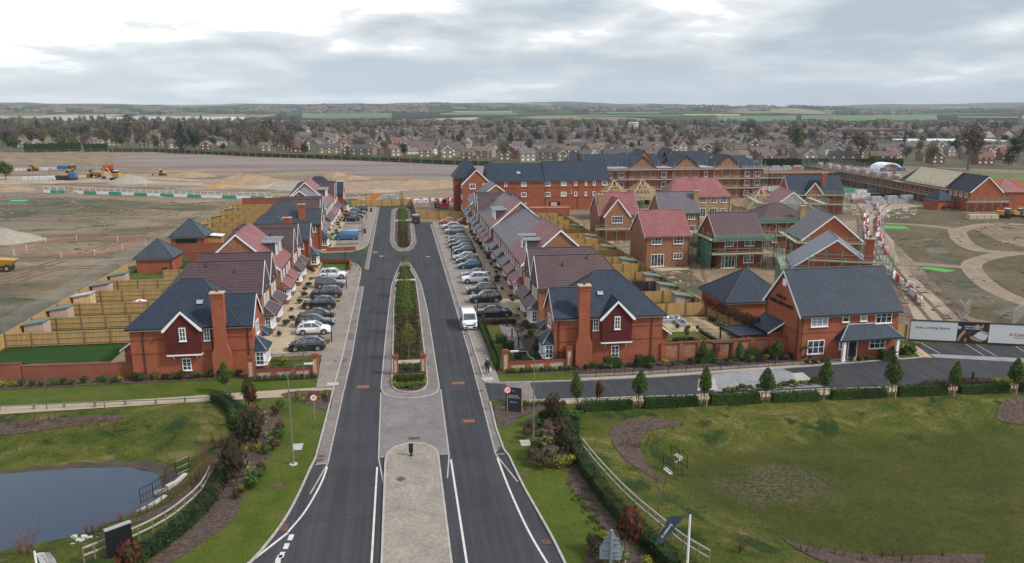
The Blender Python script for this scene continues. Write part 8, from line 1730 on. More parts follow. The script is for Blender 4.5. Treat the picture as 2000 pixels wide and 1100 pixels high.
for a, b, y0, zt in ((11.5,19,9.5,14.2),(24.5,31,20,14.0),(-8,-1,14,13.3)): walls_gable(t, a, b, y0, y0+10, 9.4, zt, 'y', M_BRICK_MULTI, 'rear_gable'); roof_gable(t, a, b, y0, y0+10, 9.4, zt, 'y', M_SLATE, boards=False, gut=False)
for z in (.9,3.9,6.7):
    for k in range(15): window(t, 2.0+k*3.3, -.05, z, 1.7 if k%3 else 1.2, 1.5, 3 if k%3 else 2, 1, fr=.12)
scaffold('pale scaffolding across the front of the big brick flats', 0, 50, 0, 9, (3.2,6.1,9.0), 11.4, 0, 60.0, 223.0, m=M_GALV, sides='SE', step=2.5, w_=1.3)
scaffold('scaffolding at the rear left of the big brick flats', -12, -5, 12, 24, (3.2,6.1,8.6), 12.4, 0, 60.0, 223.0, m=M_GALV, sides='SW', step=2.0)
# terrace at the right
t = thing('terrace', 'long new terrace at the right with slate and cream unfinished roofs', 'terraced houses', (149.6, 184.0, 0), radians(-7))
walls_gable(t, 0, 8.4, 0, 11, 5.4, 9.2, 'y', M_BRICK_RED); roof_gable(t, 0, 8.4, 0, 11, 5.4, 9.2, 'y', M_SLATE)
for a, b in ((11.05,20.5),(20.6,32)): walls_gable(t, -.5, 8.4, a, b, 5.6, 9.6, 'y', M_BRICK_RED2); roof_gable(t, -.5, 8.4, a, b, 5.6, 9.6, 'y', M_BOARDROOF, boards=False, gut=False) if 'sarking' in MATS else roof_gable(t, -.5, 8.4, a, b, 5.6, 9.6, 'y', plain('sarking', (0.50,0.44,0.31), .9, .12, 1), boards=False, gut=False); M_BOARDROOF = MATS['sarking']
walls_box(t, -.5, 8, 32.1, 110, 4.6, M_BRICK_RED2, 'block_wall'); walls_box(t, 2, 9, 34, 40, 5.2, M_BRICK_RED2); roof_hip(t, 2, 9, 34, 40, 5.2, 8.2, M_SLATE)  # dark brick on the block wall stands in for shade under the scaffolds
for k in range(4): window(t, -.05, 2+k*2.4, 3.6, 1.1, 1.2, 2, 2, 'W')
for k in range(26): obj('wrapped_pack', MB().cbox(2.5+(k%3)*1.7, 44+k*2.5, 4.6, 1.3, 1.9, 1.2+.3*(k%2)), t, m=M_WRAP if k%3 else M_PBRICK)
walls_gable(t, 9, 17, 3, 10, 5, 8, 'x', M_BRICK_RED, 'rear_wall'); roof_hip(t, 9, 17, 3, 10, 5, 8, M_TILE_RED, gut=False)
scaffold('long scaffolding in front of the new terrace at the right', 0, 8.4, 11, 110, (2.4,4.8), 6.4, -7, 149.6, 184.0, sides='W', step=2.6, w_=1.4)
scaffold('dense rows of tall scaffold poles on the far end of the new terrace', 0, 8.4, 40, 110, (4.8,), 7.6, -7, 149.6, 184.0, sides='WE', m=M_GALV, step=1.2, brace=False)
scaffold('scaffolding on the orange gable end of the new terrace', 0, 8.4, 0, 2, (2.6,), 4.2, -7, 149.6, 184.0, sides='SE', step=2)
scaffold('far long low scaffolding strip behind the wrapped block packs', 0, 34, 0, 7, (2.6,4.4), 5.6, 0, 122, 262, sides='SEW')
t = plot_house('unfinished_terrace', 'low brick shell inside the far long scaffolding strip', 122, 156, 262, 269, 4.6, 7, 'x', M_SLATE, M_BRICK_RED2, roof=None); 
t = plot_house('unfinished_house', 'roofless orange brick shell at the right edge beyond the kiosk', 166, 176, 186, 194, 4.2, 7, 'x', M_SLATE, M_BRICK_RED, roof=None, group='roofless brick shells')
t = plot_house('unfinished_house', 'roofless orange brick shell behind the red telehandler at the right', 178, 190, 180, 190, 4.0, 7, 'x', M_SLATE, M_BRICK_RED, roof=None, group='roofless brick shells')
# white marquee
for k in range(22): obj('opening_shade', MB().box(-.56,12.5+k*4.4,.3,-.45,14.3+k*4.4,2.1).mesh('opening_shade', M_BLACK), bpy.data.objects['terrace'])  # black boxes added to darken the terrace front as shade under its scaffolds
x, y = G(1737,334); t = thing('marquee', 'white arched shelter standing beyond the new terrace', 'marquee', (x,y,0)); mb = MB(); n = 14
vo = [(cos(pi*i/n)*5.6, sin(pi*i/n)*3.6) for i in range(n+1)]; vi = [(a*.86, b*.86) for a, b in vo]; mb.extr(vo+vi[::-1], -1, 7, 'y'); obj('canopy', mb, t, m=M_WHITE, smooth=False)
obj('container', MB().box(-5.2,-2.2,0,-3.2,-1.2,1.6), t, m=M_BLUEP); obj('container', MB().box(3.4,-2.2,0,6.5,-1.2,1.6), t, m=M_BLUEP)

# barriers
def barrier_proto(m, up=True):
    t = thing('site_barrier', '', 'barrier'); obj('lower_panel', MB().box(-1.15,-.06,.08,1.15,.06,1.0), t, m=m)
    if up:
        f = MB()
        for x in (-1.15,1.15): f.box(x-.05,-.04,1.0,x+.05,.04,2.1)
        f.box(-1.15,-.04,2.02,1.15,.04,2.12); obj('upper_frame', f, t, m=M_WHITE); obj('mesh_infill', MB().box(-1.1,-.01,1.0,1.1,.01,2.02), t, m=M_MESH)
    for x in (-.7,.7): obj('foot', MB().cbox(x,0,0,.2,.7,.08), t, m=M_BLACKP)
    return t
BP = {'white': barrier_proto(M_WHITE), 'green': barrier_proto(M_GREENP), 'red': barrier_proto(M_REDP, False), 'wlow': barrier_proto(M_WHITE, False)}
_used = set()
def barrier(k, x, y, rz, label, group):
    if k not in _used: _used.add(k); o = BP[k]; o.location = (x,y,.03); o.rotation_euler = (0,0,rz); o['label'] = label; o['group'] = group
    else: dup(BP[k], (x,y,.03), rz, label, group)
LN = [G(84,377), G(128,378)], [G(152,379), G(300,384), G(420,388), G(532,391)]
for ln in LN:
    for a, b in zip(ln, ln[1:]):
        l, ang = seg_frame(a, b); n = int(l/2.4)
        for i in range(n):
            f = (i+.5)/n; k = 'green' if i%4 in (1,2) else 'white'
            barrier(k, a[0]+(b[0]-a[0])*f, a[1]+(b[1]-a[1])*f, ang, f'{k} site barrier with a mesh top in the long line across the left field', f'{k} barriers across the left field')
RB = [[G(1692,418),G(1690,440),G(1692,470),G(1700,500),G(1716,522),G(1740,540),G(1768,560),G(1800,600)], [G(1712,400),G(1720,425),G(1712,455),G(1722,480),G(1728,500)]]
for ln in RB:
    for a, b in zip(ln, ln[1:]):
        l, ang = seg_frame(a, b); n = max(1,int(l/2.5))
        for i in range(n):
            f = (i+.5)/n; k = 'red' if i%2 else 'wlow'
            barrier(k, a[0]+(b[0]-a[0])*f+random.gauss(0,.3), a[1]+(b[1]-a[1])*f, ang+random.gauss(0,.15), ('red' if k == 'red' else 'white')+' plastic barrier beside the haul road', ('red' if k == 'red' else 'white')+' barriers beside the haul road')
for i in range(16):
    x, y = G(1463+i*7.2, 372+i*.9); k = 'red' if i%2 else 'wlow'; barrier(k, x, y, random.uniform(-.4,.4), ('red' if k == 'red' else 'white')+' plastic barrier in the line right of the scaffolded flats', ('red' if k == 'red' else 'white')+' barriers right of the flats')
for i in range(12):
    x, y = G(802+i*8, 395); k = 'red' if i%2 else 'wlow'; barrier(k, x, y+1.5, 0.05, ('red' if k == 'red' else 'white')+' plastic barrier behind the yellow fence at the road end', ('red' if k == 'red' else 'white')+' barriers at the road end')
def mesh_fence(pts, label, hgt=2.0, m=None, name='mesh_fence', step=3.5, group=None):
    a = pts[0]; t = thing(name, label, 'fence', (*a,0), 0, group); fr = MB(); pn = MB()
    for u, v in zip(pts, pts[1:]):
        l, ang = seg_frame(u, v); n = max(1,int(l/step))
        d = ((v[0]-u[0])/n, (v[1]-u[1])/n)
        for i in range(n):
            p = (u[0]-a[0]+d[0]*i, u[1]-a[1]+d[1]*i); q = (p[0]+d[0], p[1]+d[1]); fr.tube((*p,0),(*p,hgt),.04,4); fr.tube((*p,hgt),(*q,hgt),.03,3); fr.tube((*p,.2),(*q,.2),.03,3); b = len(pn.v); pn.v += [(*p,.2),(*q,.2),(*q,hgt),(*p,hgt)]; pn.f.append((b,b+1,b+2,b+3))
    obj('frame', fr, t, m=M_GALV); obj('mesh_infill', pn.raw('mesh_infill', m or M_MESH), t)
mesh_fence([G(1722,440),G(1728,480),G(1745,510),G(1790,545),G(1840,575),G(1893,612),G(1880,628),G(1870,610)], 'grey steel mesh fence following the haul road on the right')
mesh_fence([G(1975,640),G(1998,615),G(2040,612)], 'folded steel mesh fence behind the right end of the hoarding')
mesh_fence([(-47,88),(-47.5,112),(-48.5,140),(-47,175),(-46,215)], 'light steel mesh fence just outside the left garden fences')
mesh_fence([G(-10,381),G(50,380),G(82,378)], 'sagging post fence left of the green and white barriers', 1.4)
mesh_fence([G(100,340),G(100,331),G(240,336)], 'mesh fence in front of the blue and white stacks at far left', 2)
mesh_fence([G(540,332),G(700,336),G(870,342)], 'thin mesh fence along the lower edge of the heath')
for k, pts in enumerate(([G(28,500),G(52,490),G(90,474),G(150,471),G(230,472),G(285,471)],[G(285,478),G(240,488),G(185,500),G(120,504),G(60,502)])):
    a = pts[0]; t = thing('orange_netting', ('far','near')[k]+' side of the orange mesh netting round the dug plot in the left field', 'netting', (*a,0)); pn = MB(); po = MB()
    for u, v in zip(pts, pts[1:]): b = len(pn.v); pn.v += [(u[0]-a[0],u[1]-a[1],.05),(v[0]-a[0],v[1]-a[1],.05),(v[0]-a[0],v[1]-a[1],.95),(u[0]-a[0],u[1]-a[1],1.0)]; pn.f.append((b,b+1,b+2,b+3)); obj('stake', post_mesh(.05,1.2,M_WHITE), t, (u[0]-a[0],u[1]-a[1],0))
    obj('netting', pn.raw('netting', M_ONET), t)
# machines
def dumper(x, y, rz, label, s=1.0, m=None):
    t = thing('dumper', label, 'dumper', (x,y,0), rz, 'yellow dumper trucks'); t.scale = (s,)*3; m = m or M_YELLOW
    obj('skip', MB().loft([[(0.1,-.8,1.0),(1.7,-.7,.9),(1.7,.7,.9),(0.1,.8,1.0)],[(-.3,-1.15,2.2),(2.6,-1.1,1.9),(2.6,1.1,1.9),(-.3,1.15,2.2)]]), t, m=m); obj('chassis', MB().box(-2.2,-.45,.6,1.8,.45,1.0), t, m=M_BLACKP)
    obj('engine_cover', MB().box(-2.4,-.7,1.0,-1.0,.7,1.7), t, m=m); obj('canopy', MB().box(-1.3,-.7,2.6,-.2,.7,2.7).box(-1.25,-.65,1.2,-1.15,.65,2.6).box(-.35,-.65,1.2,-.25,-.55,2.6), t, m=M_BLACKP); obj('seat', MB().box(-.9,-.3,1.0,-.5,.3,1.5), t, m=M_BLACKP)
    for sx in (-1.5,1.2):
        for sg in (-1,1): w_ = obj('wheel', MB().tube((sx,sg*.75,.6),(sx,sg*1.2,.6),.6,14), t, m=M_TYRE); obj('hub', MB().tube((sx,sg*1.19,.6),(sx,sg*1.22,.6),.25,10), w_, m=M_YELLOW)
def excavator(x, y, rz, label, s=1.0, m=None, boom=1.0):
    t = thing('excavator', label, 'excavator', (x,y,0), rz, 'excavators and loaders'); t.scale = (s,)*3; m = m or M_YELLOW
    for sg in (-1,1): obj('track', MB().loft([[(-1.6,sg*.8-.22,.25),(-1.6,sg*.8+.22,.25),(-1.6,sg*.8+.22,.55),(-1.6,sg*.8-.22,.55)],[(-1.2,sg*.8-.25,0),(-1.2,sg*.8+.25,0),(-1.2,sg*.8+.25,.8),(-1.2,sg*.8-.25,.8)],[(1.2,sg*.8-.25,0),(1.2,sg*.8+.25,0),(1.2,sg*.8+.25,.8),(1.2,sg*.8-.25,.8)],[(1.6,sg*.8-.22,.25),(1.6,sg*.8+.22,.25),(1.6,sg*.8+.22,.55),(1.6,sg*.8-.22,.55)]]), t, m=M_TYRE)
    obj('engine_cover', MB().box(-1.9,-1.1,.9,.2,1.1,2.0), t, m=m); obj('cab', MB().box(.1,-1.1,.9,1.3,0,2.7), t, m=M_BLACKP); obj('cab_glass', MB().box(.2,-1.13,1.6,1.33,-.1,2.5), t, m=M_CGLASS); obj('cab_roof', MB().box(.05,-1.15,2.7,1.35,.05,2.8), t, m=M_WHITE)
    obj('boom', MB().bar((.8,.4,1.2),(3.0,.4,3.6*boom),.35,.4).bar((3.0,.4,3.6*boom),(4.6,.4,2.6*boom),.3,.35), t, m=m); a = obj('arm', MB().bar((4.5,.4,2.8*boom),(4.4,.4,.9),.25,.3), t, m=m); obj('bucket', MB().loft([[(3.9,-.1,.3),(4.7,-.1,.4),(4.7,.9,.4),(3.9,.9,.3)],[(4.0,-.1,1.0),(4.6,-.1,1.1),(4.6,.9,1.1),(4.0,.9,1.0)]]), a, m=M_BLACKP)
x, y = G(6,530); dumper(x-.3, y, radians(8), 'large yellow dumper at the left edge of the rough field', 1.0)
for k, (px, py, lb, f, s_) in enumerate(((185,347,'yellow dumper standing right of the blue lorry at far left',dumper,1.2),(66,334,'small yellow loader by the white stacks at far left',dumper,1.0),(137,338,'orange yellow loader before the blue machine at far left',dumper,1.1),(228,352,'long yellow excavator with a white roof beside the gravel heap',excavator,1.3),(318,343,'yellow loader in the middle of the sandy site',excavator,.9),(855,406,'small yellow machine behind the yellow fence at the road end',excavator,.7),(1961,426,'yellow telehandler on the track at the right edge',excavator,.9),(1985,424,'orange and black mini digger at the right edge',excavator,.8))):
    x, y = G(px, py); f(x, y, k*.9, lb, s_)
M_EARTHL = plain('load_of_earth', (0.27,0.19,0.12), .95, .2)
def simple(name, label, cat, px, py, parts, rz=0.0, group=None):
    x, y = G(px, py); t = thing(name, label, cat, (x,y,0), rz, group)
    for n, mb, m in parts: obj(n, mb, t, m=m)
    return t
simple('lorry', 'blue cabbed lorry with a sandy load at far left', 'lorry', 135, 352, [('load_bed', MB().box(-4.4,-1.2,.9,0.5,1.2,1.9), M_BLACKP), ('load', MB().blob((-2,0,1.9),2.3,1.1,.9,10,6,.1), M_EARTHL), ('cab', MB().loft([[(.7,-1.2,.8),(3.2,-1.2,.8),(3.2,1.2,.8),(.7,1.2,.8)],[(.7,-1.2,3.1),(2.4,-1.2,3.1),(2.4,1.2,3.1),(.7,1.2,3.1)]]), M_BLUEP), ('wheels_frame', MB().box(-4.2,-1.1,.2,3,1.1,.9), M_TYRE)])
simple('lorry', 'blue and dark lorry beyond the orange loader at far left', 'lorry', 128, 334, [('body', MB().box(-3,-1.2,.8,1.5,1.2,2.4), M_BLUEP), ('cab', MB().box(2.1,-1.2,.8,4.2,1.2,2.6), P['navy'])])
simple('telehandler', 'red telehandler by the roofless brick shells at the right', 'telehandler', 1962, 412, [('body', MB().box(-1.5,-.8,.4,1.5,.8,1.2), M_REDP), ('cab', MB().box(-.6,-.7,1.2,.5,.1,2.1), M_BLACKP), ('boom', MB().bar((-1.4,.5,1.5),(2.2,.5,2.0),.25,.3), M_REDP)])
simple('telehandler', 'red and white telehandler behind the yellow fence at the right road end', 'telehandler', 868, 408, [('body', MB().box(-1.2,-.9,.4,1.2,.9,1.5), M_REDP), ('mast', MB().box(.9,-.4,.4,1.3,.4,3.2), M_REDP), ('cab', MB().box(-.6,-.6,1.5,.5,.6,2.6), M_BLACKP)])
simple('screening_machine', 'dark red screening machine with masts behind the gravel heap', 'machine', 213, 340, [('hopper', MB().loft([[(-1.4,-1,2),(1.4,-1,2),(1.4,1,2),(-1.4,1,2)],[(-2.3,-1.2,3.6),(2,-1.2,3.9),(2,1.2,3.9),(-2.3,1.2,3.6)]]), M_REDP), ('frame', MB().box(-2,-1,0,2,1,2), M_BLACKP)])
# stacks of wrapped blocks
def pack(px, py, nx_, nz, m, label, sp=1.9):
    x, y = G(px, py); t = thing('block_stack', label, 'block stack', (x,y,0), random.uniform(-.2,.2), 'stacks of wrapped blocks')
    for i in range(nx_):
        for j in range(nz if i % 3 else max(1,nz-1)): obj('pack', MB().box(i*sp,-.7,j*1.15,i*sp+sp-.15,.7,j*1.15+1.1), t, m=m)
for a in ((30,334,7,1,M_WRAP,'left run of white wrapped stacks beyond the lone green bush'),(75,332,8,1,M_WRAP,'middle run of white wrapped stacks at far left'),(150,332,7,1,M_LEAD,'right run of grey stacks at far left'),(45,351,9,1,M_WRAP,'front run of pale stacks at far left'),(1662,397,5,1,M_PBRICK,'pinkish brick packs left of the grey block stack'),(1688,400,9,2,M_LEAD,'long two high grey block stack by the haul road'),(1660,386,4,2,M_WRAP,'white wrapped stack behind the pink brick packs'),
          (1690,376,8,1,M_NET,'dark green timber bundles by the far haul road'),(1700,385,8,1,M_BLACKP,'dark stacked frames beside the grey block stack'),(1480,350,9,2,M_ORANGE,'long orange hoarding like stack right of the flats'),(1500,334,10,2,M_LEAD,'grey wrapped stacks at the far side of the site'),(1540,336,9,2,M_PBRICK,'brick packs at the far side of the site'),(1590,338,8,2,M_WRAP,'white packs at the far side of the site'),
          (1380,512,2,1,M_PBRICK,'brown rubble packs left of the central scaffold'),(1465,372,7,1,M_WRAP,'white sheeted stacks below the scaffolded flats'),(1500,380,5,1,M_NET,'green sheeted stacks below the scaffolded flats'),(1635,376,5,1,M_GREENP,'green sheeted stack beside the far blue roofed house'),(1890,428,4,1,M_STONE,'low timber stack on the track at the right'),
          (700,398,3,1,M_LEAD,'grey stack behind the yellow fence, left'),(735,396,4,2,M_LEAD,'taller grey stack behind the yellow fence'),(775,398,5,1,M_WRAP,'pale scattered stack behind the yellow fence'),(716,392,2,2,M_ORANGE,'orange bin among the grey stacks behind the yellow fence'),(1975,402,5,1,M_WRAP,'white stack at the right edge')): pack(*a)
def heap(px, py, r, hh, m, label):
    x, y = G(px, py); r *= .85; hh *= .75; mb = MB(); n = 22; rows = 7; pts = []
    for i in range(rows+1):
        f = i/rows; 
        for j in range(n): a = 2*pi*j/n; k = r*f*(1+.22*mnoise.noise(Vector((cos(a)*1.5+px,sin(a)*1.5,f)))); pts.append((cos(a)*k*1.4, sin(a)*k, hh*(1-f)**.85*(1+.25*mnoise.noise(Vector((cos(a)*2,sin(a)*2+px,f*3))))-(.1 if i == rows else 0)))
    mb.v = pts; mb.f = [(i*n+j,i*n+(j+1)%n,(i+1)*n+(j+1)%n,(i+1)*n+j) for i in range(rows) for j in range(n)]
    o = obj('spoil_heap', mb.raw('spoil_heap', m, True), None, (x,y,0)); tag(o, label, 'heap', 'heaps of earth and gravel')
M_SAND = plain('orange_sand', (0.38,0.21,0.07), .95, .15, .6); M_GRAV = plain('grey_gravel', (0.30,0.27,0.22), .95, .15, .8); M_EARTH = plain('tan_earth', (0.29,0.20,0.125), .95, .2, .4)
for a in ((254,358,7,4.5,M_GRAV,'pale grey gravel heap beside the long excavator'),(200,340,5,3,M_EARTH,'brown heap behind the yellow dumper at far left'),(432,365,5,1.4,M_SAND,'low orange sand heap in the middle of the sandy site'),(370,345,9,3,M_EARTH,'tan heap in the far middle of the sandy site'),(478,357,13,4.5,M_EARTH,'large tan heap left of the far houses'),
          (655,346,6,3.2,M_EARTH,'tan heap right behind the last slate house'),(684,350,7,2.4,M_EARTH,'brown heap right of the tan one'),(6,470,7,3.5,M_GRAV,'pale gravel heap at the left edge of the rough field'),(20,372,8,2,M_EARTH,'low brown heap left of the barriers'),(790,362,22,2.5,M_EARTH,'long low bank before the heath behind the road end'),(1385,510,3,1.2,M_EARTH,'small rubble heap beside the central scaffold')): heap(*a)
t = thing('foundations', 'long pale foundation strips of unbuilt plots in the sandy site', 'foundations', (*G(520,366),0))
for k in range(5): obj('footing', MB().box(0,k*5,0,26,k*5+.6,.3), t, m=M_CONC)
obj('footing', MB().box(0,.65,0,.6,19.95,.3), t, m=M_CONC)
t = thing('green_sheet_stack', 'flat green plastic sheet lying on the weedy ground at far left', 'sheet', (*G(35,394),0)); obj('sheet', MB().box(-2.2,-2,0,2.2,2,.3), t, m=M_GREENP); obj('folded_edge', MB().box(-2.2,-2.15,0,2.2,-2,.4), t, m=M_GREENP)
t = thing('site_cabin', 'white and blue site cabins beside the marquee', 'cabin', (*G(1800,345),0)); obj('cabin_wall', MB().box(0,0,0,9,3,2.6), t, m=M_WRAP); obj('cabin_roof', MB().box(-.1,-.1,2.6,9.1,3.1,2.75), t, m=M_LEAD)

for k, (px, py, lb) in enumerate(((1751,372,'left'),(1794,378,'middle'),(1825,388,'right'))):
    x, y = G(px, py); t = thing('rubbish_chute', f'{lb} of three red rubbish chutes on the front of the new terrace', 'chute', (x-1.5,y,0), 0, 'red rubbish chutes')
    for j in range(6): obj('chute_section', MB().tube((0,0,j*1.05+.2),(0,0,j*1.05+1.15),.42,8,.55), t, m=M_REDP)

# loose rubble and offcuts over the plots
def litter(n, poly, mats, smin, smax, seed):
    rd = random.Random(seed); xs = [p[0] for p in poly]; ys = [p[1] for p in poly]
    for m in mats:
        mb = MB(); c = 0
        while c < n:
            x, y = rd.uniform(min(xs),max(xs)), rd.uniform(min(ys),max(ys)); c += 1
            if not inpoly((x,y), poly) or mnoise.noise(Vector((x*.06,y*.06,seed))) < -.05: continue
            s_ = rd.uniform(smin,smax); a = rd.uniform(0,3.14); u, v = cos(a)*s_*rd.uniform(.5,2.4), sin(a)*s_; w_ = s_*.4
            mb.add([(x-u,y-v,.02),(x+u,y-v*.6,.02),(x+u*.8,y+v,.02),(x-u,y+v,.02),(x-u*.6,y-v*.5,w_),(x+u*.7,y-v*.4,w_),(x+u*.5,y+v*.6,w_*.8),(x-u*.7,y+v*.6,w_)],[(4,5,6,7),(0,1,5,4),(1,2,6,5),(2,3,7,6),(3,0,4,7)])
        tag(obj('site_rubble', mb.raw('site_rubble', m)), kind='stuff')
litter(700, [(39.5,94),(50,90),(60,100),(95,150),(100,180),(60,200),(40,196)], (M_EARTH, M_PBRICK, M_BOARD, M_GRAV), .12, .5, 3)
litter(900, [(-44,222),(-2,222),(4,192),(14,192),(14,205),(60,215),(170,215),(170,290),(-160,330),(-230,300),(-120,275)], (M_EARTH, M_GRAV, M_CONC), .2, .7, 4)
litter(1200, [(-46,90),(-46,235),(-120,262),(-200,262),(-140,120),(-80,90)], (M_EARTH, M_WEEDCL), .15, .5, 5)
litter(500, [(100,150),(118,172),(146,180),(150,200),(120,250),(95,230),(90,160)], (M_EARTH, M_BOARD, M_LEAD, M_GRAV), .2, .7, 6)
litter(900, [(60,80),(90,75),(130,110),(170,160),(150,180),(110,165),(80,115)], (M_WEEDCL, M_WEEDCL2), .15, .55, 8)
# ================================================================== VILLAGE, TREES, LANDMARKS
def bound(px):
    P_ = [(-100,291),(0,292),(300,293),(600,302),(900,315),(1050,320),(1500,322),(1700,322),(2100,328)]
    for (a, b), (c, d) in zip(P_, P_[1:]):
        if px <= c: return b+(d-b)*(px-a)/(c-a)
    return 328
PR = []
M_RF = [plain('village_roof_'+n_, c, .85, .2, .5) for n_, c in (('brown',(0.125,0.092,0.080)),('dark',(0.080,0.070,0.068)),('grey',(0.12,0.112,0.11)),('red',(0.16,0.075,0.058)),('tan',(0.17,0.135,0.11)))]
M_VW = [plain('village_wall_'+n_, c, .9, .12, .5) for n_, c in (('buff',(0.21,0.165,0.115)),('white',(0.46,0.44,0.41)),('brick',(0.17,0.085,0.06)),('cream',(0.27,0.225,0.165)))]
def vhouse(k, W, D, e, rz_, axis, wm, rm, gar):
    t = thing('village_house', '', 'house'); mb = MB()
    pr = [(-D/2,0),(D/2,0),(D/2,e),(0,rz_),(-D/2,e)] if axis == 'x' else [(-W/2,0),(W/2,0),(W/2,e),(0,rz_),(-W/2,e)]
    mb.extr(pr, *((-W/2,W/2) if axis == 'x' else (-D/2,D/2)), axis); obj('wall', mb, t, m=wm)
    hw = (D if axis == 'x' else W)/2; L_ = (W if axis == 'x' else D)/2; sl = (rz_-e)/hw; o_ = .4
    r_ = obj('roof', MB().extr([(-hw-o_,e-sl*o_+.15),(0,rz_+.18),(hw+o_,e-sl*o_+.15),(hw+o_,e-sl*o_),(0,rz_+.02),(-hw-o_,e-sl*o_)], -L_-.3, L_+.3, axis), t, m=rm)
    obj('chimney', MB().cbox(W*.28 if axis == 'x' else 0, 0, rz_-1, .7,.7,2.0), r_, m=M_VW[2])
    n = 3 if W > 9 else 2
    for i in range(n):
        for z in (.9,3.6): 
            if z < e-1: obj('window', MB().box(W*((i+.5)/n-.5)-.7,-D/2-.12,z,W*((i+.5)/n-.5)+.7,-D/2-.02,z+1.1), t, m=M_WHITE)
    if axis == 'y': obj('bargeboard', MB().extr([(-hw-o_,e-sl*o_+.1),(0,rz_+.14),(hw+o_,e-sl*o_+.1),(hw+o_,e-sl*o_-.25),(0,rz_-.25),(-hw-o_,e-sl*o_-.25)], -L_-.36, -L_-.31, 'y'), t, m=M_WHITE)
    if gar: g = obj('garage', MB().box(W/2+.02,-D/2+1,0,W/2+3,D/2-1,2.4), t, m=wm); obj('garage_roof', MB().box(W/2+.02,-D/2+.8,2.4,W/2+3.2,D/2-.8,2.6), g, m=rm)
    return t
specs = [(9,8,5,8,'x',0,0,1),(10,8,5,8.2,'x',3,2,0),(8,9,5,8.4,'y',0,0,0),(8,9,5,8.4,'y',3,2,1),(18,8,5,8,'x',0,1,0),(16,8,5,8,'x',2,0,0),(10,8,5,8.6,'x',1,1,0),(9,9,5,8.6,'y',1,3,0),(11,8,4.8,8.4,'x',2,3,0),(12,9,3,6.2,'x',1,4,1),(9,8,5,8.2,'y',2,0,0),(17,8,5,8,'x',3,4,0)]
VH = [vhouse(k, W, D, e, r, ax, M_VW[wm], M_RF[rm], g) for k, (W,D,e,r,ax,wm,rm,g) in enumerate(specs)]
WN = ['buff','white','brick','cream']; RN = ['brown','dark','grey','red','tan']; fresh = set()
rnd = random.Random(21); taken = []
def free(x, y, d):
    for a, b, c in taken:
        if abs(a-x) < d+c and abs(b-y) < (d+c)*.8: return False
    return True
def put_house(k, x, y, rz, sc=1.0):
    W,D,e,r,ax,wm,rm,g = specs[k]; zone = 'left part' if x < -80 else ('right part' if x > 250 else 'middle'); rowd = 'front edge' if y < 520 else ('heart' if y < 800 else 'far side')
    kind = 'gable fronted' if ax == 'y' else ('terraced' if W > 14 else ('low' if e < 4 else 'broad roofed')); lb = f'{kind} {WN[wm]} walled village house with {RN[rm]} roof, {rowd} of the village, {zone}'
    if k not in fresh: fresh.add(k); o = VH[k]; o.location = (x,y,0); o.rotation_euler = (0,0,rz); o['label'] = lb; o['group'] = lb; o.scale = (sc,)*3
    else: dup(VH[k], (x,y,0), rz, lb, lb, sc)
    taken.append((x,y,6 if W < 14 else 10))
n = 0
for dy in (4,9,13.5,18.5,23.5,29):
    px = -40
    while px < 2040:
        py = bound(px)-dy; dens = .95 if 560 < px < 1980 else .33
        if dy > 40: dens *= .8
        step = 7.2*FPX/ (26*FPX/(py-218)) if py > 222 else 8
        if py > 246 and rnd.random() < dens and n < 298:
            x, y = G(px+rnd.uniform(-3,3), py+rnd.uniform(-.8,.8)); k = rnd.choice([0,1,2,3,4,5,6,8,9,10,11,0,2,3,4,10] if dy < 24 else range(12))
            if free(x, y, 5): put_house(k, x, y, YAW*-1+rnd.choice([0,0,.25,-.2,1.4,-.4,.5])*(1 if dy > 6 else .6), rnd.uniform(.66,.86)); n += 1
        px += step*rnd.uniform(1.1,1.9)
# the rooftops past the first three hundred houses
rd = random.Random(9)
for wi, ri in ((0,0),(2,1),(1,2),(0,1),(3,0)):
    wl_, rf_ = MB(), MB()
    for _ in range(150):
        px = rd.uniform(250,2040); dy = rd.uniform(30,74); py = bound(px)-dy
        if py < 244 or (px < 600 and rd.random() < .6): continue
        x, y = G(px, py); W, D, e, r = rd.choice((6,7,11,15)), 6, 3.8, 6.2; a = rd.choice((0,.3,-.3,1.5,.7))-YAW; c_, s_ = cos(a), sin(a)
        for m_, pr in ((wl_, [(-D/2,0),(D/2,0),(D/2,e),(0,r-.1),(-D/2,e)]), (rf_, [(-D/2-.5,e-.4),(0,r+.2),(D/2+.5,e-.4),(D/2+.5,e-.7),(0,r-.1),(-D/2-.5,e-.7)])):
            n0 = len(m_.v); m_.extr(pr, -W/2-(.3 if m_ is rf_ else 0), W/2+(.3 if m_ is rf_ else 0), 'x')
            for i in range(n0, len(m_.v)): u, v, z = m_.v[i]; m_.v[i] = (x+u*c_-v*s_, y+u*s_+v*c_, z)
    tag(obj('distant_house_walls', wl_.mesh('distant_house_walls', M_VW[wi])), kind='stuff'); tag(obj('distant_rooftops', rf_.mesh('distant_rooftops', M_RF[ri])), kind='stuff')
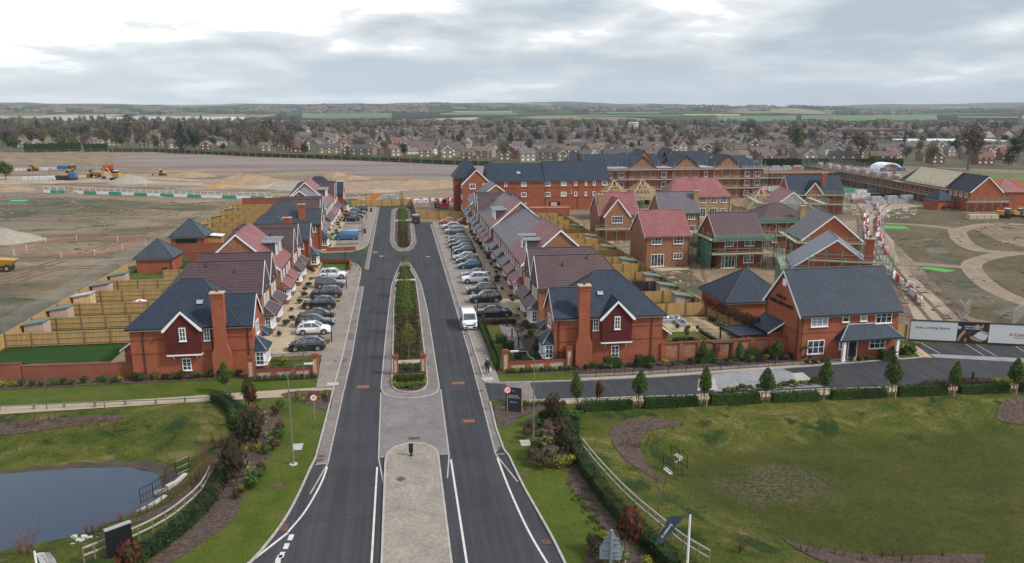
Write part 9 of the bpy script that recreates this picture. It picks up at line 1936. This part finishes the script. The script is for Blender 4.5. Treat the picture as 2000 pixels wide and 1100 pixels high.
# trees
def crown(mat_, r, zs, n, s, seed, shell=.35, prof=None, asp=.5, trunk=3.0, tm=None):
    rd = random.Random(seed); mb = MB(); C_ = (0,0,trunk+r*zs*.85)
    blobs = [(rd.uniform(-.35,.35)*r, rd.uniform(-.35,.35)*r, C_[2]+rd.uniform(-.45,.5)*r*zs, r*rd.uniform(.45,.7)) for _ in range(5)]
    if prof: leafball(mb, C_, r, n, s, rd, shell, zs, 0, prof)
    else:
        for b_ in blobs: leafball(mb, b_[:3], b_[3], n//5, s, rd, shell, zs)
    t = MB(); t.tube((0,0,0),(0,0,C_[2]),r*.07,6,r*.03)
    for i in range(7): a = i*.9; t.tube((0,0,trunk*.8+i*.3),(cos(a)*r*.6,sin(a)*r*.6,C_[2]+rd.uniform(-.2,.6)*r*zs),r*.03,4,r*.008)
    return mb.raw('crown', mat_), t.raw('trunk', tm or M_TRUNK)
TP = {'bare': [crown(F_BARE,4.6,1.15,760,.42,k) for k in (1,2,3)], 'olive': [crown(F_OLIVE,4.2,1.1,700,.42,k) for k in (4,5)], 'green': [crown(F_GREEN,3.8,.95,800,.38,k,trunk=1.5) for k in (6,7)],
      'conifer': [crown(F_CONIF,2.9,2.3,900,.42,8,.3,lambda z: .95-.8*z if z > -.6 else 1.2,trunk=1.5), crown(F_CONIF,4.2,.95,800,.42,9,trunk=4), crown(F_CONIF,2.6,2.2,800,.4,10,.3,lambda z:1-.5*z,trunk=1)], 'spring': [crown(F_SPRING,3.4,1.2,520,.36,12)], 'purple': [crown(F_PURP,3.0,.9,520,.36,13,trunk=1.5)], 'blossom': [crown(F_BLOS,2.8,1.0,500,.34,14,trunk=1.4)]}
TD = {'bare':'leafless brown grey tree','olive':'budding olive brown tree','green':'leafy green tree','conifer':'dark evergreen conifer','spring':'fresh yellow green tree','purple':'dark purple leaved tree','blossom':'pale blossoming tree'}
cnt = {}
def tree(kind, x, y, sc, idx, lb=None, zs=1.0):
    cnt[kind] = cnt.get(kind, 0)+1
    if cnt[kind] > 290: return
    zone = 'at the left' if x < -100 else ('at the right' if x > 260 else 'in the middle'); d = 'just beyond the site hedge' if y < 470 else ('among the village roofs' if y < 850 else 'on the far side of the village')
    lb = lb or f'{TD[kind]} {d} {zone}'; t = thing({'bare':'bare_tree','conifer':'conifer_tree'}.get(kind, kind+'_tree'), lb, 'tree', (x,y,-.1), rnd.uniform(0,6.28), lb); t.scale = (sc,sc,sc*zs)
    ms = TP[kind][idx % len(TP[kind])]; obj('crown', ms[0], t); obj('trunk', ms[1], t)
for dy in (2.5,6,10,14,18.5,23,27.5,32,36.5,41,46,51,56,61,66):
    px = -50
    while px < 2060:
        py = bound(px)-dy; left = px < 580
        if py > 233:
            f = (.85 if left else (.32 if dy < 30 else .58)); mpp = (py-218)*.976/26
            if rnd.random() < f:
                x, y = G(px+rnd.uniform(-5,5), py+rnd.uniform(-1,1)); r_ = rnd.random()
                kind = 'bare' if r_ < .50 else ('olive' if r_ < .68 else ('conifer' if r_ < .84 else ('green' if r_ < .93 else ('spring' if r_ < .955 else ('purple' if r_ < .98 else 'blossom')))))
                sc = rnd.uniform(.75,1.35)*(1.12 if left else (.68 if dy < 26 else .8))
                if free(x, y, 2.2) or dy > 30: tree(kind, x, y, sc, rnd.randrange(3))
            px += max(7, mpp*rnd.uniform(6,13))*(1.0 if left else 1.25)
        else: px += 60
for a in (('conifer',356,300,1.45,0,'tall dark conifer standing out above the left tree line'),('conifer',380,301,1.25,1,'broad dark conifer right of the tall one at the left'),('bare',250,296,2.0,0,'large broad bare tree above the left hedge'),('bare',1890,333,1.9,1,'large spreading bare tree at the right behind the terrace'),('conifer',1984,318,1.3,1,'dark rounded evergreen at the right edge by the mast'),('green',28,297,1.5,0,'dark rounded green tree behind the far left hedge'),
          ('green',595,302,1.1,1,'green tree beyond the hedge left of the terraces'),('bare',568,303,1.25,2,'bare tree beside the green one left of the terraces'),('olive',985,316,1.1,0,'olive tree beside the gabled houses in the middle'),('green',1250,290,1.0,0,'dark green tree behind the scaffolded flats'),('olive',1555,305,1.7,1,'tall pale olive tree behind the far stacks'),('olive',1820,325,1.0,0,'rounded olive tree beyond the white marquee'),('green',1705,328,.9,1,'bright green bush left of the white marquee'),('bare',1680,320,1.4,0,'bare tree cluster left of the marquee'),('bare',1480,285,1.3,2,'bare tree right of the scaffolded flats'),('spring',1475,285,1.0,0,'yellow green tree right of the scaffolded flats')):
    x, y = G(a[1], a[2]); cnt[a[0]] = min(cnt.get(a[0],0), 280); tree(a[0], x, y, a[3], a[4], a[5])
x, y = G(12,352); t = thing('lone_bush', 'lone rounded dark green tree on the site at the far left edge', 'tree', (x,y,0)); t.scale = (1.0,1.0,1.0); ms = TP['green'][0]; obj('crown', ms[0], t); obj('trunk', ms[1], t)
# boundary hedges
def long_hedge(pts, label, w_, hh, m, z=0): hedge(pts, label, w_, hh, m, 5, .5, z=0)
long_hedge([G(48,298),G(158,296)], 'long clipped dark hedge at the left beyond the bare slope', 3, 5.5, F_DARK); long_hedge([G(165,297),G(210,296)], 'second clipped dark hedge right of the first, at the left', 3, 5, F_DARK)
long_hedge([G(215,297),G(300,297),G(500,306),G(640,311),G(760,316),G(870,321),G(960,324)], 'long green hedge between the heath and the village', 1.6, 2.1, F_BOX)
long_hedge([G(1490,324),G(1600,325),G(1760,325)], 'dark hedge beyond the far site stacks', 3, 3.5, F_DARK)
def post_line(pts, label, step=6, hgt=2.2):
    a = pts[0]; t = thing('post_and_wire_fence', label, 'fence', (*a,0)); w_ = MB(); c = 0
    for u, v in zip(pts, pts[1:]):
        l, ang = seg_frame(u, v); n = int(l/step); w_.bar((u[0]-a[0],u[1]-a[1],hgt*.9),(v[0]-a[0],v[1]-a[1],hgt*.9),.05,.08).bar((u[0]-a[0],u[1]-a[1],hgt*.45),(v[0]-a[0],v[1]-a[1],hgt*.45),.05,.08)
        for i in range(n):
            if c < 98: obj('post', post_mesh(.2,hgt,M_PINEG), t, (u[0]-a[0]+(v[0]-u[0])*i/n, u[1]-a[1]+(v[1]-u[1])*i/n, 0)); c += 1
    obj('rails', w_, t, m=M_PINEG)
post_line([G(-20,302),G(200,299),G(300,299),G(500,308),G(760,318),G(1005,327)], 'pale post and wire fence along the far edge of the heath', 6.2, 2.6)
post_line([G(1830,338),G(2060,345)], 'pale fence on the far side of the right playing field', 5, 2.2)
# far woodland beyond the village
rd = random.Random(5)
for k, (r0, r1, nn, m_) in enumerate(((1250,1650,360,F_BARE),(1250,1700,200,F_OLIVE),(1200,1650,170,F_CONIF))):
    mb = MB()
    for i in range(nn):
        r = rd.uniform(r0,r1); a = rd.uniform(radians(-32),radians(50)); x, y = r*sin(a), r*cos(a); s_ = rd.uniform(5,9)
        leafball(mb, (x,y,s_*.8), s_, 46, 1.5, rd, .6, .9); mb.blob((x,y,s_*.7), s_*.72, s_*.72, s_*.75, 6, 4, .2, rd)
    tag(obj('distant_woodland', mb.raw('distant_woodland', m_)), kind='stuff')
for k, (r0, r1, nn, m_) in enumerate(((3600,5600,150,F_CONIF),(3600,5400,150,F_BARE))):
    mb = MB(); i = 0
    while i < nn:
        r = rd.uniform(r0,r1); a = rd.uniform(radians(-32),radians(50)); i += 1
        for j in range(7):
            aa, rr = a+j*.0035, r+rd.gauss(0,25); x, y = rr*sin(aa), rr*cos(aa); s_ = rd.uniform(7,14); mb.blob((x,y,hillz(x,y)+s_*.4), s_*1.2, s_*1.2, s_, 6, 4, .25, rd)
    tag(obj('distant_hedgerows', mb.raw('distant_hedgerows', m_)), kind='stuff')
for m_, nn in ((F_BARE,260),(F_OLIVE,150),(F_CONIF,110)):      # the trees past the first three hundred, between the farther roofs
    mb = MB()
    for i in range(nn):
        px = rd.uniform(480,2050); dy = 28+46*rd.random()**.9
        if bound(px)-dy < 241: continue
        x, y = G(px, bound(px)-dy); s_ = rd.uniform(2.6,4.6); mb.tube((x,y,0),(x,y,s_),.25,4); leafball(mb, (x,y,s_*1.35), s_, 70, .75, rd, .3, 1.1)
    tag(obj('village_trees', mb.raw('village_trees', m_)), kind='stuff')
# landmarks
x, y = G(1236,262); t = thing('water_tower', 'pale concrete water tower on legs rising above the village', 'water tower', (x,y,0), -YAW); obj('tank', MB().tube((0,0,8),(0,0,13),6,14,6.3).tube((0,0,13),(0,0,14),6.6,14,5), t, m=plain('pale_concrete', (0.42,0.39,0.33), .9, .1, .2))
for i in range(8): a = i*pi/4; obj('leg', MB().tube((cos(a)*5.2,sin(a)*5.2,0),(cos(a)*5.2,sin(a)*5.2,8),.6,6), t, m=MATS['pale_concrete'])
x, y = G(1992,275); t = thing('lattice_mast', 'grey lattice telecom mast at the right edge', 'mast', (x,y,0)); mb = MB(); hh = height_for(x, y, 226)
for sx, sy in ((-1,-1),(1,-1),(1,1),(-1,1)): mb.tube((sx*1.8,sy*1.8,0),(sx*1.2,sy*1.2,hh),.22,4)
for i in range(9):
    z0, z1 = hh*i/9, hh*(i+1)/9; mb.tube((-1.7,-1.7,z0),(1.6,-1.6,z1),.12,3).tube((-1.7,-1.7,z1),(1.7,-1.7,z1),.12,3).tube((1.7,-1.7,z0),(1.6,1.6,z1),.12,3)
obj('lattice', mb, t, m=M_GALV); [obj('antenna', MB().cbox(a,-1.6,hh-3,.5,.4,3.4), t, m=M_WHITE) for a in (-1.8,0,1.8)]
def big(px, py, W, D, hh, m, rm, label, gables=0):
    x, y = G(px, py); t = thing('large_building', label, 'building', (x,y,0), -YAW); obj('wall', MB().box(0,0,0,W,D,hh), t, m=m); obj('roof', MB().box(-.5,-.5,hh,W+.5,D+.5,hh+.8), t, m=rm)
    for k in range(gables): a = W*k/gables; obj('gable', MB().extr([(a+1,hh),(a+W/gables-1,hh),(a+W/gables/2,hh+6)], -.6, D/2, 'y'), t, m=M_VW[1]); obj('gable_roof', MB().extr([(a+.5,hh+.8),(a+W/gables/2,hh+6.9),(a+W/gables-.5,hh+.8),(a+W/gables-.5,hh+.3),(a+W/gables/2,hh+6.2),(a+.5,hh+.3)], -.9, D/2, 'y'), t, m=M_RF[3])
big(1772,292,68,30,5.5,M_WRAP,M_WHITE,'long flat roofed white store at the right of the village'); big(1870,284,62,20,6,M_VW[1],M_RF[3],'white gabled red roofed row at the right of the village',4); big(1640,284,62,22,6,M_VW[0],M_RF[2],'long grey roofed hall in the right part of the village'); big(1670,268,36,16,7,M_VW[2],M_RF[3],'large plain red roofed block far right of the village'); big(1705,267,34,16,7,M_VW[2],M_RF[3],'second large plain red roofed block far right of the village')
big(100,236,520,160,9,M_WHITE,M_WHITE,'far white industrial sheds below the left hills')
# distant air
hzb = MB().box(-9500,-700,-6,12500,9800,260); o = obj('haze', hzb); tag(o, kind='stuff'); hm = bpy.data.materials.new('haze'); hm.use_nodes = True; _n = hm.node_tree; _n.nodes.clear()
pv = N(_n, 'ShaderNodeVolumePrincipled', inp={'Color': (0.80,0.90,1.0,1), 'Density': 0.00008, 'Anisotropy': 0.1}); oo = N(_n, 'ShaderNodeOutputMaterial'); L(_n, pv.outputs[0], oo.inputs['Volume']); o.data.materials.append(hm)
S.cycles.volume_step_rate = 20
# anything never placed is dropped
for o in list(S.objects):
    if o.parent is None and o.type == 'EMPTY' and not o.get('label'):
        for c in [c for c in o.children_recursive]: bpy.data.objects.remove(c)
        bpy.data.objects.remove(o)
